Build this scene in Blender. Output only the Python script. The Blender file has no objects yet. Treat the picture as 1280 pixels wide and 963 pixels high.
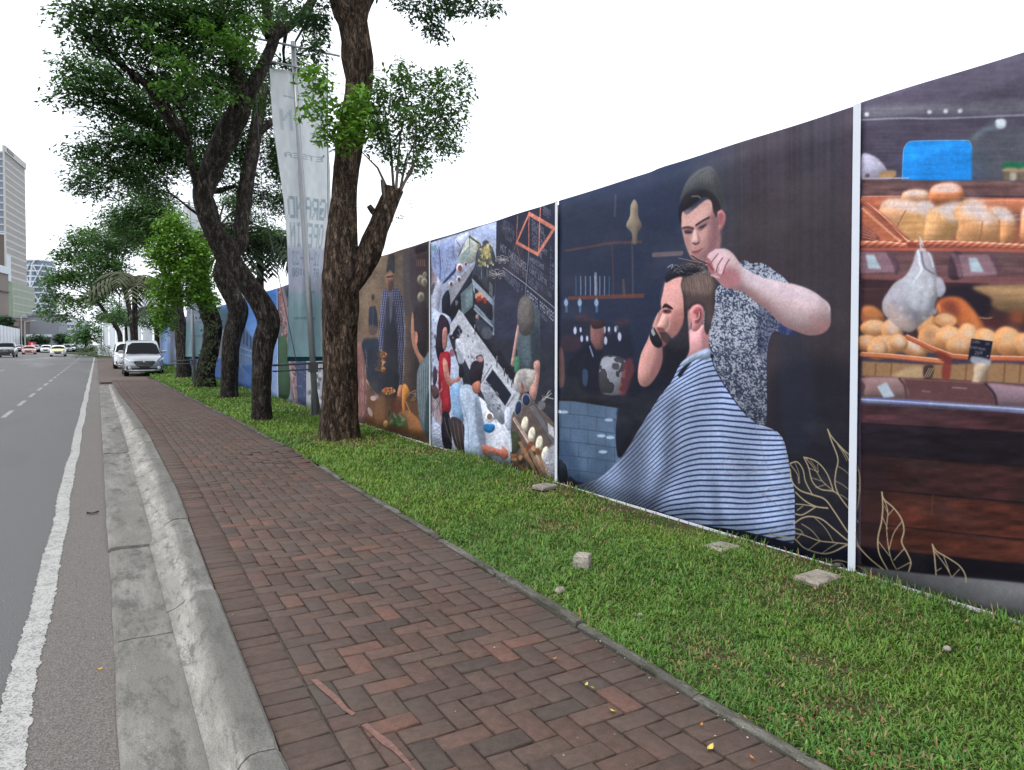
# Pavement beside a printed hoarding, street trees, parked cars and a far street end.
import bpy, math, random
import numpy as np
from mathutils import Vector, Matrix
SC=bpy.context.scene; COL=SC.collection
R=math.radians
random.seed(4); np.random.seed(4)
# ---------------------------------------------------------------- camera
F=920.; CX,CY=640.,481.5            # focal length and centre in pixels of a 1280 wide picture
H=1.45; YAW=math.atan(518.3/920.); P=R(1.5)
SH=-(50.5-F*math.tan(P))
fw=np.array([math.sin(YAW)*math.cos(P),math.cos(YAW)*math.cos(P),-math.sin(P)])
rt=np.array([math.cos(YAW),-math.sin(YAW),0.]); up=np.cross(rt,fw); CAM=np.array([0,0,H])
cam=bpy.data.cameras.new('camera'); co=bpy.data.objects.new('camera',cam); COL.objects.link(co); SC.camera=co
cam.sensor_fit='HORIZONTAL'; cam.sensor_width=36.; cam.lens=F/1280*36; cam.shift_y=SH/1280.
cam.clip_start=.05; cam.clip_end=6000
co.matrix_world=Matrix([[rt[0],up[0],-fw[0],0],[rt[1],up[1],-fw[1],0],[rt[2],up[2],-fw[2],H],[0,0,0,1]])
# measuring: where the sight line through a picture point meets a plane of the place
def ray(x,y): return fw+rt*(x-CX)/F-up*(y-CY-SH)/F
def onz(x,y,z=0.): r=ray(x,y); return CAM+r*((z-H)/r[2])
def onx(x,y,X): r=ray(x,y); return CAM+r*(X/r[0])
def ony(x,y,Y): r=ray(x,y); return CAM+r*(Y/r[1])
XF=4.22                              # the hoarding stands along this line
# ---------------------------------------------------------------- sky, sun, exposure
W=bpy.data.worlds.new('World'); SC.world=W; W.use_nodes=True
nt=W.node_tree; nt.nodes.clear()
out=nt.nodes.new('ShaderNodeOutputWorld'); bg=nt.nodes.new('ShaderNodeBackground'); sky=nt.nodes.new('ShaderNodeTexSky')
sky.sky_type='NISHITA'; sky.sun_disc=False; sky.sun_elevation=R(62); sky.sun_rotation=R(250); sky.air_density=1.; sky.dust_density=4.
mul=nt.nodes.new('ShaderNodeMix'); mul.data_type='RGBA'; mul.blend_type='MIX'; mul.inputs[0].default_value=.82
mul.inputs[7].default_value=(12.3,12.9,13.9,1)       # bright even cloud cover, in the same units as the sky
nt.links.new(sky.outputs[0],mul.inputs[6]); nt.links.new(mul.outputs[2],bg.inputs[0]); nt.links.new(bg.outputs[0],out.inputs[0])
bg.inputs[1].default_value=.10
SUN=bpy.data.lights.new('sun','SUN'); SUN.energy=.9; SUN.angle=R(14); SUN.color=(1,.97,.93)
so=bpy.data.objects.new('sun',SUN); COL.objects.link(so)
_e,_a=R(62),R(250)   # from the road side, high
so.rotation_euler=Vector((math.sin(_a)*math.cos(_e),math.cos(_a)*math.cos(_e),math.sin(_e))).to_track_quat('Z','Y').to_euler()
so.location=(-10,0,30)
SC.view_settings.view_transform='Standard'; SC.view_settings.look='None'; SC.view_settings.exposure=.55; SC.view_settings.gamma=1
SC.cycles.max_bounces=6; SC.cycles.diffuse_bounces=3; SC.cycles.glossy_bounces=3; SC.cycles.transmission_bounces=4; SC.cycles.volume_bounces=0; SC.cycles.transparent_max_bounces=6
SC.cycles.use_denoising=True
# ---------------------------------------------------------------- helpers
def tag(o,label=None,cat=None,group=None,kind=None):
    if label: o['label']=label
    if cat: o['category']=cat
    if group: o['group']=group
    if kind: o['kind']=kind
    return o
def thing(name,label,cat,loc=(0,0,0),rz=0.,group=None):
    o=bpy.data.objects.new(name,None); COL.objects.link(o); o.location=loc; o.rotation_euler=(0,0,rz); o.empty_display_size=.2
    return tag(o,label,cat,group)
def link(name,me,parent=None,loc=None):
    o=bpy.data.objects.new(name,me); COL.objects.link(o)
    if parent: o.parent=parent
    if loc is not None: o.location=loc
    return o
def copy_tree(o,parent=None):
    c=o.copy(); COL.objects.link(c); c.parent=parent
    for ch in KIDS(o): copy_tree(ch,c)
    return c
def KIDS(o): return [x for x in COL.objects if x.parent==o]
class MB:
    """collects shapes with one material each"""
    def __init__(s): s.v=[]; s.f=[]; s.n=0
    def add(s,v,f):
        v=[tuple(p) for p in v]; s.v+=v; s.f+=[tuple(i+s.n for i in q) for q in f]; s.n+=len(v); return s
    def box(s,x0,x1,y0,y1,z0,z1):
        return s.add([(x0,y0,z0),(x1,y0,z0),(x1,y1,z0),(x0,y1,z0),(x0,y0,z1),(x1,y0,z1),(x1,y1,z1),(x0,y1,z1)],[(3,2,1,0),(4,5,6,7),(0,1,5,4),(1,2,6,5),(2,3,7,6),(3,0,4,7)])
    def bbox(s,x0,x1,y0,y1,z0,z1,b=.01):
        """box with chamfered upper edges and corners"""
        v=[]
        for z,i in ((z0,0),(z1-b,0),(z1,b)): v+=[(x0+i,y0+i,z),(x1-i,y0+i,z),(x1-i,y1-i,z),(x0+i,y1-i,z)]
        f=[(3,2,1,0),(8,9,10,11)]
        for k in (0,4):
            for i in range(4): j=(i+1)%4; f.append((k+i,k+j,k+4+j,k+4+i))
        return s.add(v,f)
    def tube(s,pts,rad,n=8,cap=True):
        pts=[Vector(p) for p in pts]; rad=[rad]*len(pts) if not hasattr(rad,'__len__') else rad
        v=[];f=[];T0=(pts[1]-pts[0]).normalized(); u=T0.orthogonal().normalized()
        for i,p in enumerate(pts):
            T=(pts[min(i+1,len(pts)-1)]-pts[max(i-1,0)]).normalized(); u=(u-T*u.dot(T)).normalized(); w=T.cross(u)
            for k in range(n):
                a=2*math.pi*k/n; v.append(p+(u*math.cos(a)+w*math.sin(a))*rad[i])
        for i in range(len(pts)-1):
            for k in range(n): j=(k+1)%n; f.append((i*n+k,i*n+j,(i+1)*n+j,(i+1)*n+k))
        if cap: f.append(tuple(range(n))[::-1]); f.append(tuple(range((len(pts)-1)*n,len(pts)*n)))
        return s.add(v,f)
    def lathe(s,c,axis,prof,n=16):
        """profile of (distance along axis, radius)"""
        A=Vector(axis).normalized(); u=A.orthogonal().normalized(); w=A.cross(u); c=Vector(c); v=[];f=[]
        for t,r in prof:
            for k in range(n): a=2*math.pi*k/n; v.append(c+A*t+(u*math.cos(a)+w*math.sin(a))*r)
        for i in range(len(prof)-1):
            for k in range(n): j=(k+1)%n; f.append((i*n+k,i*n+j,(i+1)*n+j,(i+1)*n+k))
        return s.add(v,f)
    def loft(s,rings,close=True,cap=True):
        n=len(rings[0]); v=[p for r in rings for p in r]; f=[]
        for i in range(len(rings)-1):
            for k in range(n if close else n-1): j=(k+1)%n; f.append((i*n+k,i*n+j,(i+1)*n+j,(i+1)*n+k))
        if cap and close: f.append(tuple(range(n))[::-1]); f.append(tuple(range((len(rings)-1)*n,len(rings)*n)))
        return s.add(v,f)
    def mesh(s,name,mat=None,smooth=False):
        me=bpy.data.meshes.new(name); me.from_pydata([tuple(p) for p in s.v],[],s.f)
        if mat: me.materials.append(mat)
        if smooth: me.polygons.foreach_set('use_smooth',[True]*len(me.polygons))
        me.update(); return me
    def build(s,name,mat,parent=None,smooth=False,loc=None): return link(name,s.mesh(name,mat,smooth),parent,loc)
def npmesh(name,V,Q,mat,smooth=False,attr=None,k=4):
    """mesh from arrays: V (n,3), Q (m,k); attr: dict name -> (n,3) point colours"""
    me=bpy.data.meshes.new(name); V=np.ascontiguousarray(V,np.float32); Q=np.ascontiguousarray(Q,np.int32)
    me.vertices.add(len(V)); me.vertices.foreach_set('co',V.ravel())
    me.loops.add(Q.size); me.loops.foreach_set('vertex_index',Q.ravel())
    me.polygons.add(len(Q)); me.polygons.foreach_set('loop_start',np.arange(0,Q.size,k,dtype=np.int32))
    if smooth: me.polygons.foreach_set('use_smooth',np.ones(len(Q),bool))
    for a,c in (attr or {}).items():
        at=me.color_attributes.new(a,'FLOAT_COLOR','POINT'); c4=np.ones((len(V),4),np.float32); c4[:,:3]=c; at.data.foreach_set('color',c4.ravel())
    me.update(calc_edges=True); me.validate()
    if mat: me.materials.append(mat)
    return me
# ---------------------------------------------------------------- materials
class NT:
    def __init__(s,name):
        s.m=bpy.data.materials.new(name); s.m.use_nodes=True; s.t=s.m.node_tree; s.b=s.t.nodes['Principled BSDF']; s.out=s.t.nodes['Material Output']
    def n(s,k,**kw):
        q=s.t.nodes.new('ShaderNode'+k)
        for a,b in kw.items(): setattr(q,a,b)
        return q
    def l(s,a,b): s.t.links.new(a,b)
    def pos(s,obj=False):
        if not hasattr(s,'_p'): s._p=s.n('TexCoord').outputs['Object'] if obj else s.n('NewGeometry').outputs['Position']
        return s._p
    def scaled(s,v,sx,sy,sz):
        m=s.n('Mapping'); m.inputs['Scale'].default_value=(sx,sy,sz); s.l(v,m.inputs[0]); return m.outputs[0]
    def noise(s,v,scale,detail=4,rough=.55,dist=0.):
        q=s.n('TexNoise'); q.inputs['Scale'].default_value=scale; q.inputs['Detail'].default_value=detail; q.inputs['Roughness'].default_value=rough; q.inputs['Distortion'].default_value=dist; s.l(v,q.inputs['Vector']); return q.outputs['Fac']
    def voro(s,v,scale,feat='F1'):
        q=s.n('TexVoronoi',feature=feat); q.inputs['Scale'].default_value=scale; s.l(v,q.inputs['Vector']); return q.outputs['Distance']
    def ramp(s,f,stops):
        q=s.n('ValToRGB'); e=q.color_ramp.elements
        while len(e)<len(stops): e.new(.5)
        for i,(p,c) in enumerate(stops): e[i].position=p; e[i].color=(*((c,)*3 if not hasattr(c,'__len__') else c),1)
        s.l(f,q.inputs[0]); return q.outputs[0]
    def mix(s,f,a,b,mode='MIX'):
        q=s.n('Mix',data_type='RGBA',blend_type=mode)
        for v,i in ((f,0),(a,6),(b,7)):
            if isinstance(v,(int,float)): q.inputs[i].default_value=v if i==0 else (v,v,v,1)
            elif isinstance(v,tuple): q.inputs[i].default_value=(*v,1)
            else: s.l(v,q.inputs[i])
        return q.outputs[2]
    def math(s,op,a,b=0.):
        q=s.n('Math',operation=op)
        for v,i in ((a,0),(b,1)):
            if isinstance(v,(int,float)): q.inputs[i].default_value=v
            else: s.l(v,q.inputs[i])
        return q.outputs[0]
    def bump(s,h,strength=.5,dist=.01):
        q=s.n('Bump'); q.inputs['Strength'].default_value=strength; q.inputs['Distance'].default_value=dist; s.l(h,q.inputs['Height']); s.l(q.outputs[0],s.b.inputs['Normal']); return q
    def col(s,c):
        if isinstance(c,tuple): s.b.inputs['Base Color'].default_value=(*c,1)
        else: s.l(c,s.b.inputs['Base Color'])
    def set(s,rough=.6,spec=.4,metal=0.,coat=0.):
        s.b.inputs['Roughness'].default_value=rough; s.b.inputs['Specular IOR Level'].default_value=spec; s.b.inputs['Metallic'].default_value=metal; s.b.inputs['Coat Weight'].default_value=coat; return s.m
def plain(name,c,rough=.6,spec=.4,metal=0.,coat=0.,var=.15,scale=6.,bump=0.):
    m=NT(name); v=m.pos(True); n=m.noise(v,scale,5)
    m.col(m.mix(n,tuple(x*(1-var) for x in c),tuple(min(1,x*(1+var)) for x in c)))
    if bump: m.bump(m.noise(v,scale*6,4),bump,.01)
    return m.set(rough,spec,metal,coat)
def attr_mat(name,attr='tint',rough=.6,spec=.3,var=.2,scale=20.,bump=0.,trans=0.,bdist=.004):
    m=NT(name); a=m.n('Attribute',attribute_name=attr); v=m.pos(); n=m.noise(v,scale,4)
    c=m.mix(1.,a.outputs['Color'],m.mix(n,1-var,1+var),'MULTIPLY'); m.col(c)
    if bump: m.bump(m.noise(v,scale*5,5,.65),bump,bdist)
    m.set(rough,spec)
    if trans:
        t=m.n('BsdfTranslucent'); m.l(m.mix(1.,c,(1.1,1.25,.55),'MULTIPLY'),t.inputs[0]); x=m.n('MixShader'); x.inputs[0].default_value=trans
        m.l(m.b.outputs[0],x.inputs[1]); m.l(t.outputs[0],x.inputs[2]); m.l(x.outputs[0],m.out.inputs[0])
    return m.m
M={}
def asphalt(name,a,b,dust):
    m=NT(name); v=m.pos(); big=m.noise(m.scaled(v,1,.12,1),.55,4,.6); g=m.noise(v,150,3,.75); mid=m.noise(v,7,5,.65)
    c=m.mix(big,a,b); c=m.mix(m.ramp(mid,[(.35,0.),(.75,1.)]),c,dust); sp=m.ramp(g,[(.36,.45),(.52,1.),(.70,1.9)]); c=m.mix(1.,c,sp,'MULTIPLY')
    ck=m.voro(m.scaled(v,1,.45,1),.55,'DISTANCE_TO_EDGE'); c=m.mix(m.ramp(m.math('ADD',ck,m.math('MULTIPLY',m.noise(v,9,5,.8),.05)),[(.012,.28),(.018,0.)]),c,(.05,.05,.049)); c=m.mix(m.ramp(m.noise(m.scaled(v,1.4,.25,1),.8,2,.4),[(.60,0.),(.63,.22)]),c,(.075,.075,.074))
    wet=m.ramp(m.noise(m.scaled(v,.5,.06,1),.6,3,.5),[(.50,0.),(.66,1.)])
    m.col(c); m.set(.8,.35); m.l(m.ramp(wet,[(0,.82),(1,.52)]),m.b.inputs['Roughness']); m.bump(m.math('ADD',g,m.math('MULTIPLY',m.voro(v,120),.7)),.35,.004); return m.m
M['asphalt']=asphalt('asphalt',(.092,.092,.090),(.118,.117,.113),(.108,.107,.103))
M['shoulder']=asphalt('dusty_asphalt',(.112,.100,.090),(.140,.126,.112),(.126,.112,.100))
def concrete(name,a,b,dark,pale,s=3.,top=None):
    m=NT(name); v0=m.pos(); v=m.scaled(v0,1.,.34,1.); n1=m.noise(m.scaled(v,1.,.6,1),s,8,.78); n2=m.noise(v,s*7,8,.8); n3=m.noise(v0,140,3,.8); n4=m.noise(v,s*2.2,9,.82)
    c=m.mix(n2,a,b); c=m.mix(m.ramp(n1,[(.47,0.),(.60,.9)]),c,pale); c=m.mix(m.ramp(n4,[(.50,0.),(.60,.85)]),c,dark)
    if top is not None:     # old grime sits on the flat top, the sloping face is worn clean
        z=m.n('SeparateXYZ'); m.l(v0,z.inputs[0]); q=m.math('ADD',z.outputs[2],m.math('MULTIPLY',m.math('SUBTRACT',n2,.5),.06)); c=m.mix(m.ramp(m.math('MULTIPLY',m.math('ADD',q,.1),5.),[(.46,0.),(.60,.72)]),c,top)
        c=m.mix(m.ramp(m.math('MULTIPLY',m.math('ADD',q,.1),5.),[(.02,.6),(.16,0.)]),c,dark)
    c=m.mix(1.,c,m.ramp(n3,[(.32,.55),(.48,1.),(.72,1.25)]),'MULTIPLY'); m.col(c); m.set(.88,.22); m.bump(m.math('ADD',n2,m.math('MULTIPLY',n3,1.2)),.6,.003); return m.m
M['gutter']=concrete('gutter_concrete',(.135,.129,.114),(.178,.170,.150),(.085,.081,.072),(.235,.224,.200),2.5)
M['kerb']=concrete('kerb_concrete',(.20,.19,.167),(.268,.256,.228),(.105,.100,.088),(.36,.345,.31),5.,(.088,.085,.076))
M['edging']=concrete('mossy_edging',(.060,.057,.047),(.105,.098,.082),(.030,.034,.022),(.17,.16,.135),6.)
M['block']=concrete('rough_block',(.24,.21,.17),(.33,.295,.245),(.12,.10,.08),(.42,.385,.33),9.)
m=NT('joint_sand'); v=m.pos(); m.col(m.mix(m.noise(v,30,5),(.05,.042,.034),(.13,.11,.09))); M['joint']=m.set(.95,.2)
m=NT('paver_clay'); a=m.n('Attribute',attribute_name='tint'); v=m.pos(); n=m.noise(v,26,6,.7); g=m.noise(v,190,4,.75)
c=m.mix(1.,a.outputs['Color'],m.ramp(n,[(.3,.72),(.7,1.26)]),'MULTIPLY'); c=m.mix(1.,c,m.ramp(g,[(.3,.68),(.6,1.12),(.8,1.7)]),'MULTIPLY')
dirt=m.ramp(m.noise(m.scaled(v,1,.6,1),1.7,6,.7),[(.46,0.),(.70,.60)]); c=m.mix(dirt,c,(.080,.066,.056)); m.col(c); m.set(.78,.32); m.bump(m.math('ADD',n,m.math('MULTIPLY',g,.8)),.55,.003); M['paver']=m.m
m=NT('far_brick_paving'); v=m.pos(); bt=m.n('TexBrick'); bt.inputs['Scale'].default_value=1.; bt.inputs['Brick Width'].default_value=.21; bt.inputs['Row Height'].default_value=.107; bt.inputs['Mortar Size'].default_value=.006
bt.inputs['Color1'].default_value=(.135,.088,.072,1); bt.inputs['Color2'].default_value=(.105,.074,.062,1); bt.inputs['Mortar'].default_value=(.05,.04,.035,1); m.l(v,bt.inputs[0]); m.col(m.mix(m.noise(v,1.2,5,.6),m.mix(1.,bt.outputs[0],(.8,.8,.8),'MULTIPLY'),(.125,.098,.082))); M['brickfar']=m.set(.85,.25)
m=NT('verge_soil'); v=m.pos(); m.col(m.mix(m.ramp(m.noise(v,2.2,6,.7),[(.42,0.),(.62,1.)]),(.032,.058,.012),(.070,.050,.030))); m.bump(m.noise(v,30,6),.8,.02); M['soil']=m.set(.95,.15)
m=NT('open_ground'); v=m.pos(); m.col(m.mix(m.noise(v,.05,6),(.09,.10,.08),(.13,.13,.12))); M['ground']=m.set(.95,.2)
m=NT('road_paint'); v=m.pos(); w=m.ramp(m.math('ADD',m.noise(v,95,4,.75),m.math('MULTIPLY',m.noise(v,14,4,.6),.35)),[(.64,1.),(.80,0.)]); m.col(m.mix(w,(.14,.14,.14),m.mix(m.noise(v,5,4),(.33,.325,.30),(.43,.42,.39)))); m.bump(m.noise(v,160,3),.3,.002); M['paint']=m.set(.75,.3)
m=NT('old_lane_paint'); v=m.pos(); w=m.ramp(m.noise(v,30,4,.75),[(.35,1.),(.6,0.)]); m.col(m.mix(w,(.15,.15,.155),(.36,.37,.38))); M['paint2']=m.set(.75,.3)
m=NT('pink_paint'); v=m.pos(); m.col(m.mix(m.ramp(m.noise(v,60,4,.7),[(.4,0.),(.66,1.)]),(.205,.105,.085),(.10,.068,.055))); M['pink']=m.set(.8,.2)
def bark(name,a,b,c3,s=1.,moss=0.):
    m=NT(name); v=m.pos(); vs=m.scaled(v,14*s,14*s,3.0*s); n=m.noise(vs,1.,8,.72,1.1); n2=m.noise(m.scaled(v,30*s,30*s,7*s),1.,6,.7,.5); f=m.noise(v,70*s,6,.75)
    rid=m.math('ABSOLUTE',m.math('SUBTRACT',n,.5)); crack=m.ramp(rid,[(0.,0.),(.05,1.)]); vo=m.voro(m.scaled(v,11*s,11*s,5*s),1.,'DISTANCE_TO_EDGE'); vc=m.ramp(vo,[(0,0.),(.05,1.)])
    h=m.math('ADD',m.math('ADD',m.math('MULTIPLY',crack,.5),m.math('MULTIPLY',n,.9)),m.math('MULTIPLY',vc,.22))
    c=m.mix(m.ramp(n2,[(.38,0.),(.60,1.)]),a,b); c=m.mix(m.ramp(m.noise(m.scaled(v,7*s,7*s,2.4*s),1.2,6,.75,.8),[(.48,0.),(.60,.95)]),c,c3)
    c=m.mix(1.,c,m.ramp(crack,[(0,.38),(1.,1.)]),'MULTIPLY'); c=m.mix(1.,c,m.ramp(vc,[(0,.6),(1.,1.)]),'MULTIPLY'); c=m.mix(1.,c,m.ramp(f,[(.3,.55),(.7,1.45)]),'MULTIPLY'); m.col(c); m.set(.92,.15); m.bump(m.math('ADD',h,m.math('MULTIPLY',f,.4)),1.,.04); return m.m
M['bark_near']=bark('flaking_bark',(.036,.024,.017),(.090,.060,.042),(.22,.155,.112))
M['bark_dark']=bark('dark_bark',(.024,.019,.016),(.060,.049,.040),(.145,.125,.103),1.4)
M['bark_thin']=plain('twig_bark',(.12,.10,.08),.9,.15)
M['bark_cut']=plain('cut_wood',(.20,.16,.12),.9,.15,bump=.4)
M['leaf']=attr_mat('leaf','tint',.5,.35,.25,3.,trans=.28)
M['grass']=attr_mat('grass_blade','tint',.55,.3,.2,8.,trans=.22)
M['litter']=attr_mat('dry_leaf','tint',.8,.2,.2,60.)
M['galv']=plain('galvanised_steel',(.34,.35,.36),.45,.5,.55,var=.12,scale=9,bump=.15)
M['steel_dark']=plain('weathered_steel',(.10,.10,.105),.6,.4,.3)
M['white_trim']=plain('white_trim',(.66,.69,.76),.45,.4,var=.05)
M['sheet_back']=plain('fence_backing',(.16,.165,.17),.6,.4,.2)
M['rope']=plain('rope',(.10,.10,.11),.9,.1)
def carpaint(name,c,metal=.3): return plain(name,c,.32,.5,metal,.6,.04,2.)
M['glass_dark']=plain('tinted_glass',(.006,.007,.008),.10,.06,var=.05)
M['rubber']=plain('tyre_rubber',(.018,.018,.019),.85,.2)
M['chrome']=plain('bright_metal',(.62,.63,.65),.18,.6,.9,var=.03)
M['black']=plain('black_trim',(.014,.014,.015),.55,.4)
M['lamp']=plain('headlamp_glass',(.62,.66,.70),.1,.6,.3,.5,var=.05)
M['plate']=plain('plate_black',(.03,.03,.032),.5,.3)
# ---------------------------------------------------------------- print painter
class Canvas:
    """flat print of one hoarding sheet: y0..y1 along the fence, z0..z1 up, painted from measured outlines"""
    def __init__(s,y0,y1,z0,z1,res,base):
        s.y0,s.y1,s.z0,s.z1,s.res=y0,y1,z0,z1,res
        s.w=int(round((y1-y0)/res)); s.h=int(round((z1-z0)/res))
        s.a=np.empty((s.h,s.w,3),np.float32); s.a[:]=np.array(base,np.float32)/255
        s.o=(0.,0.,1.); s.rs=np.random.RandomState(7)
        # photo-plane coordinates of every texel, for tone fields
        yy=y1-(np.arange(s.w)+.5)*res; zz=z1-(np.arange(s.h)+.5)*res   # column 0 is the far end (left in the view)
        Y,Z=np.meshgrid(yy,zz)
        d=XF*fw[0]+Y*fw[1]+(Z-H)*fw[2]; s.d=d
        s.px=CX+F*(XF*rt[0]+Y*rt[1])/d
        s.py=CY+SH-F*(XF*up[0]+Y*up[1]+(Z-H)*up[2])/d
    def at(s,ox=0,oy=0,sc=1.): s.o=(ox,oy,sc); return s
    def conv(s,pts):
        ox,oy,sc=s.o; out=[]
        for x,y in pts:
            p=onx(ox+x/sc,oy+y/sc,XF); out.append(((s.y1-p[1])/s.res,(s.z1-p[2])/s.res))
        return np.array(out)
    def fill(s,P,color,blur,alpha,clip,form=0.):
        x0=int(max(0,math.floor(P[:,0].min()-blur*3-2))); x1=int(min(s.w,math.ceil(P[:,0].max()+blur*3+2)))
        y0=int(max(0,math.floor(P[:,1].min()-blur*3-2))); y1=int(min(s.h,math.ceil(P[:,1].max()+blur*3+2)))
        if x1<=x0 or y1<=y0: return None
        m=np.zeros((y1-y0,x1-x0),np.float32); xs=np.arange(x0,x1)
        Q=np.roll(P,-1,0); SS=2
        for r in range(y0,y1):
            for k in range(SS):
                yc=r+(k+.5)/SS
                c=(P[:,1]<=yc)!=(Q[:,1]<=yc)
                if not c.any(): continue
                X=np.sort(P[c,0]+(yc-P[c,1])/(Q[c,1]-P[c,1])*(Q[c,0]-P[c,0]))
                for a,b in zip(X[::2],X[1::2]):
                    m[r-y0]+=np.clip(np.minimum(xs+1,b)-np.maximum(xs,a),0,1)/SS
        m=np.minimum(m,1); m0=m
        m=blur2(m,blur)
        s.put((y0,y1,x0,x1),m*alpha,color,clip)
        if form and blur<5 and alpha>.8 and min(P[:,0].max()-P[:,0].min(),P[:,1].max()-P[:,1].min())>22:
            # the printed photograph models round things: soft shading inside the outline
            R_=int(max(2,min(26,.20*min(P[:,0].max()-P[:,0].min(),P[:,1].max()-P[:,1].min()))))
            b_=m0
            for _ in range(2): b_=box1(box1(b_,R_,0),R_,1)
            gy,gx=np.gradient(b_); sh=1+form*(np.clip((gx*.55+gy*.85)*R_*1.6,-.5,.45)-.34*np.clip(1-b_,0,.6)+.09)
            k=m if clip is None else m*clip[y0:y1,x0:x1]
            s.a[y0:y1,x0:x1]*=(1+(sh-1)*k)[...,None]
        return (y0,y1,x0,x1),m
    def put(s,box,m,color,clip=None):
        y0,y1,x0,x1=box
        if clip is not None: m=m*clip[y0:y1,x0:x1]
        if callable(color): color=color(s.px[y0:y1,x0:x1],s.py[y0:y1,x0:x1])
        c=np.asarray(color,np.float32)/255
        t=s.a[y0:y1,x0:x1]; t+= (c-t)*m[...,None]
    def poly(s,pts,color,blur=1.,alpha=1.,smooth=True,clip=None,form=None):
        P=s.conv(pts)
        if smooth: P=catmull(P,True)
        return s.fill(P,color,blur,alpha,clip,(.5 if smooth else 0.) if form is None else form)
    def mask(s,pts,blur=1.,smooth=True):
        P=s.conv(pts)
        if smooth: P=catmull(P,True)
        keep=s.a; s.a=np.zeros_like(keep); s.fill(P,(255,255,255),blur,1.,None); m=s.a[...,0].copy(); s.a=keep; return m
    def ell(s,cx,cy,rx,ry,color,blur=1.,alpha=1.,rot=0.,clip=None):
        t=np.linspace(0,2*math.pi,28,endpoint=False); c,q=math.cos(rot),math.sin(rot)
        return s.poly([(cx+rx*math.cos(a)*c-ry*math.sin(a)*q, cy+rx*math.cos(a)*q+ry*math.sin(a)*c) for a in t],color,blur,alpha,False,clip,.6 if rx*ry/(s.o[2]**2)>12 else 0.)
    def line(s,pts,width,color,blur=.6,alpha=1.,smooth=True,clip=None):
        """stroke; width in photo pixels"""
        P=s.conv(pts)
        if smooth and len(P)>2: P=catmull(P,False)
        sc=s.o[2]
        a=np.array(s.conv([pts[len(pts)//2]]))[0]; q=pts[len(pts)//2]
        b=np.array(s.conv([(q[0],q[1]+sc)]))[0]; hw=max(.35,width*abs(b[1]-a[1])/2)
        x0=int(max(0,P[:,0].min()-hw-3)); x1=int(min(s.w,P[:,0].max()+hw+4)); y0=int(max(0,P[:,1].min()-hw-3)); y1=int(min(s.h,P[:,1].max()+hw+4))
        if x1<=x0 or y1<=y0: return
        D=np.full((y1-y0,x1-x0),1e3,np.float32)
        for A,B in zip(P[:-1],P[1:]):
            bx0=int(max(x0,min(A[0],B[0])-hw-3)); bx1=int(min(x1,max(A[0],B[0])+hw+4)); by0=int(max(y0,min(A[1],B[1])-hw-3)); by1=int(min(y1,max(A[1],B[1])+hw+4))
            if bx1<=bx0 or by1<=by0: continue
            X,Y=np.meshgrid(np.arange(bx0,bx1)+.5,np.arange(by0,by1)+.5)
            d=B-A; L=max(1e-6,d@d); t=np.clip(((X-A[0])*d[0]+(Y-A[1])*d[1])/L,0,1)
            dist=np.hypot(X-A[0]-t*d[0],Y-A[1]-t*d[1])
            v=D[by0-y0:by1-y0,bx0-x0:bx1-x0]; np.minimum(v,dist,out=v)
        m=np.clip((hw-D)/max(blur,.3)+.5,0,1)
        s.put((y0,y1,x0,x1),m*alpha,color,clip)
    def tone(s,f,clip=None):
        """multiply by a field of photo coordinates"""
        g=f(s.px,s.py).astype(np.float32)
        if clip is not None: g=1+(g-1)*clip
        s.a*=g[...,None]
    def noise(s,size,seed,oct=1):
        """value noise in photo pixels"""
        n=0.;amp=1.;tot=0.
        for k in range(oct):
            n=n+amp*vnoise(s.px/size,s.py/size,seed+k); tot+=amp; amp*=.5; size=size/2 if not isinstance(size,tuple) else size
        return n/tot
    def noise2(s,sx,sy,seed,ang=0.):
        c,q=math.cos(ang),math.sin(ang)
        return vnoise((s.px*c+s.py*q)/sx,(-s.px*q+s.py*c)/sy,seed)
    def text(s,x,y,ux,uy,vx,vy,st,color,alpha=1.,blur=.6,weight=.9):
        """5x7 lettering: origin, advance per cell column (ux,uy) and per row (vx,vy), in current units"""
        for ch in st:
            g=FONT.get(ch)
            if g:
                for r in range(7):
                    for c in range(5):
                        if g[r][c]=='1':
                            X=x+ux*c+vx*r; Y=y+uy*c+vy*r; e=weight
                            s.poly([(X,Y),(X+ux*e,Y+uy*e),(X+ux*e+vx*e,Y+uy*e+vy*e),(X+vx*e,Y+vy*e)],color,blur*.5,alpha,False)
            x+=ux*6; y+=uy*6
def finish(c,seed=1,amt=1.):
    """print grain and small tonal variation of a photographic print"""
    ca,sa=.83,.56; X=c.px*ca+c.py*sa; Y=-c.px*sa+c.py*ca
    g=.10*(vnoise(X/1.15,Y/1.15,seed)-.5)+.06*(vnoise(X/2.7,Y/2.7,seed+1)-.5)+.045*(vnoise(X/8.,Y/8.,seed+2)-.5)+.05*(vnoise(X/25.,Y/25.,seed+3)-.5)
    c.a*=(1+amt*g)[...,None]; l=c.a.mean(-1,keepdims=True); c.a[:]=np.clip(l+(c.a-l)*1.04,0,1)**1.06
FONT={}
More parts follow.
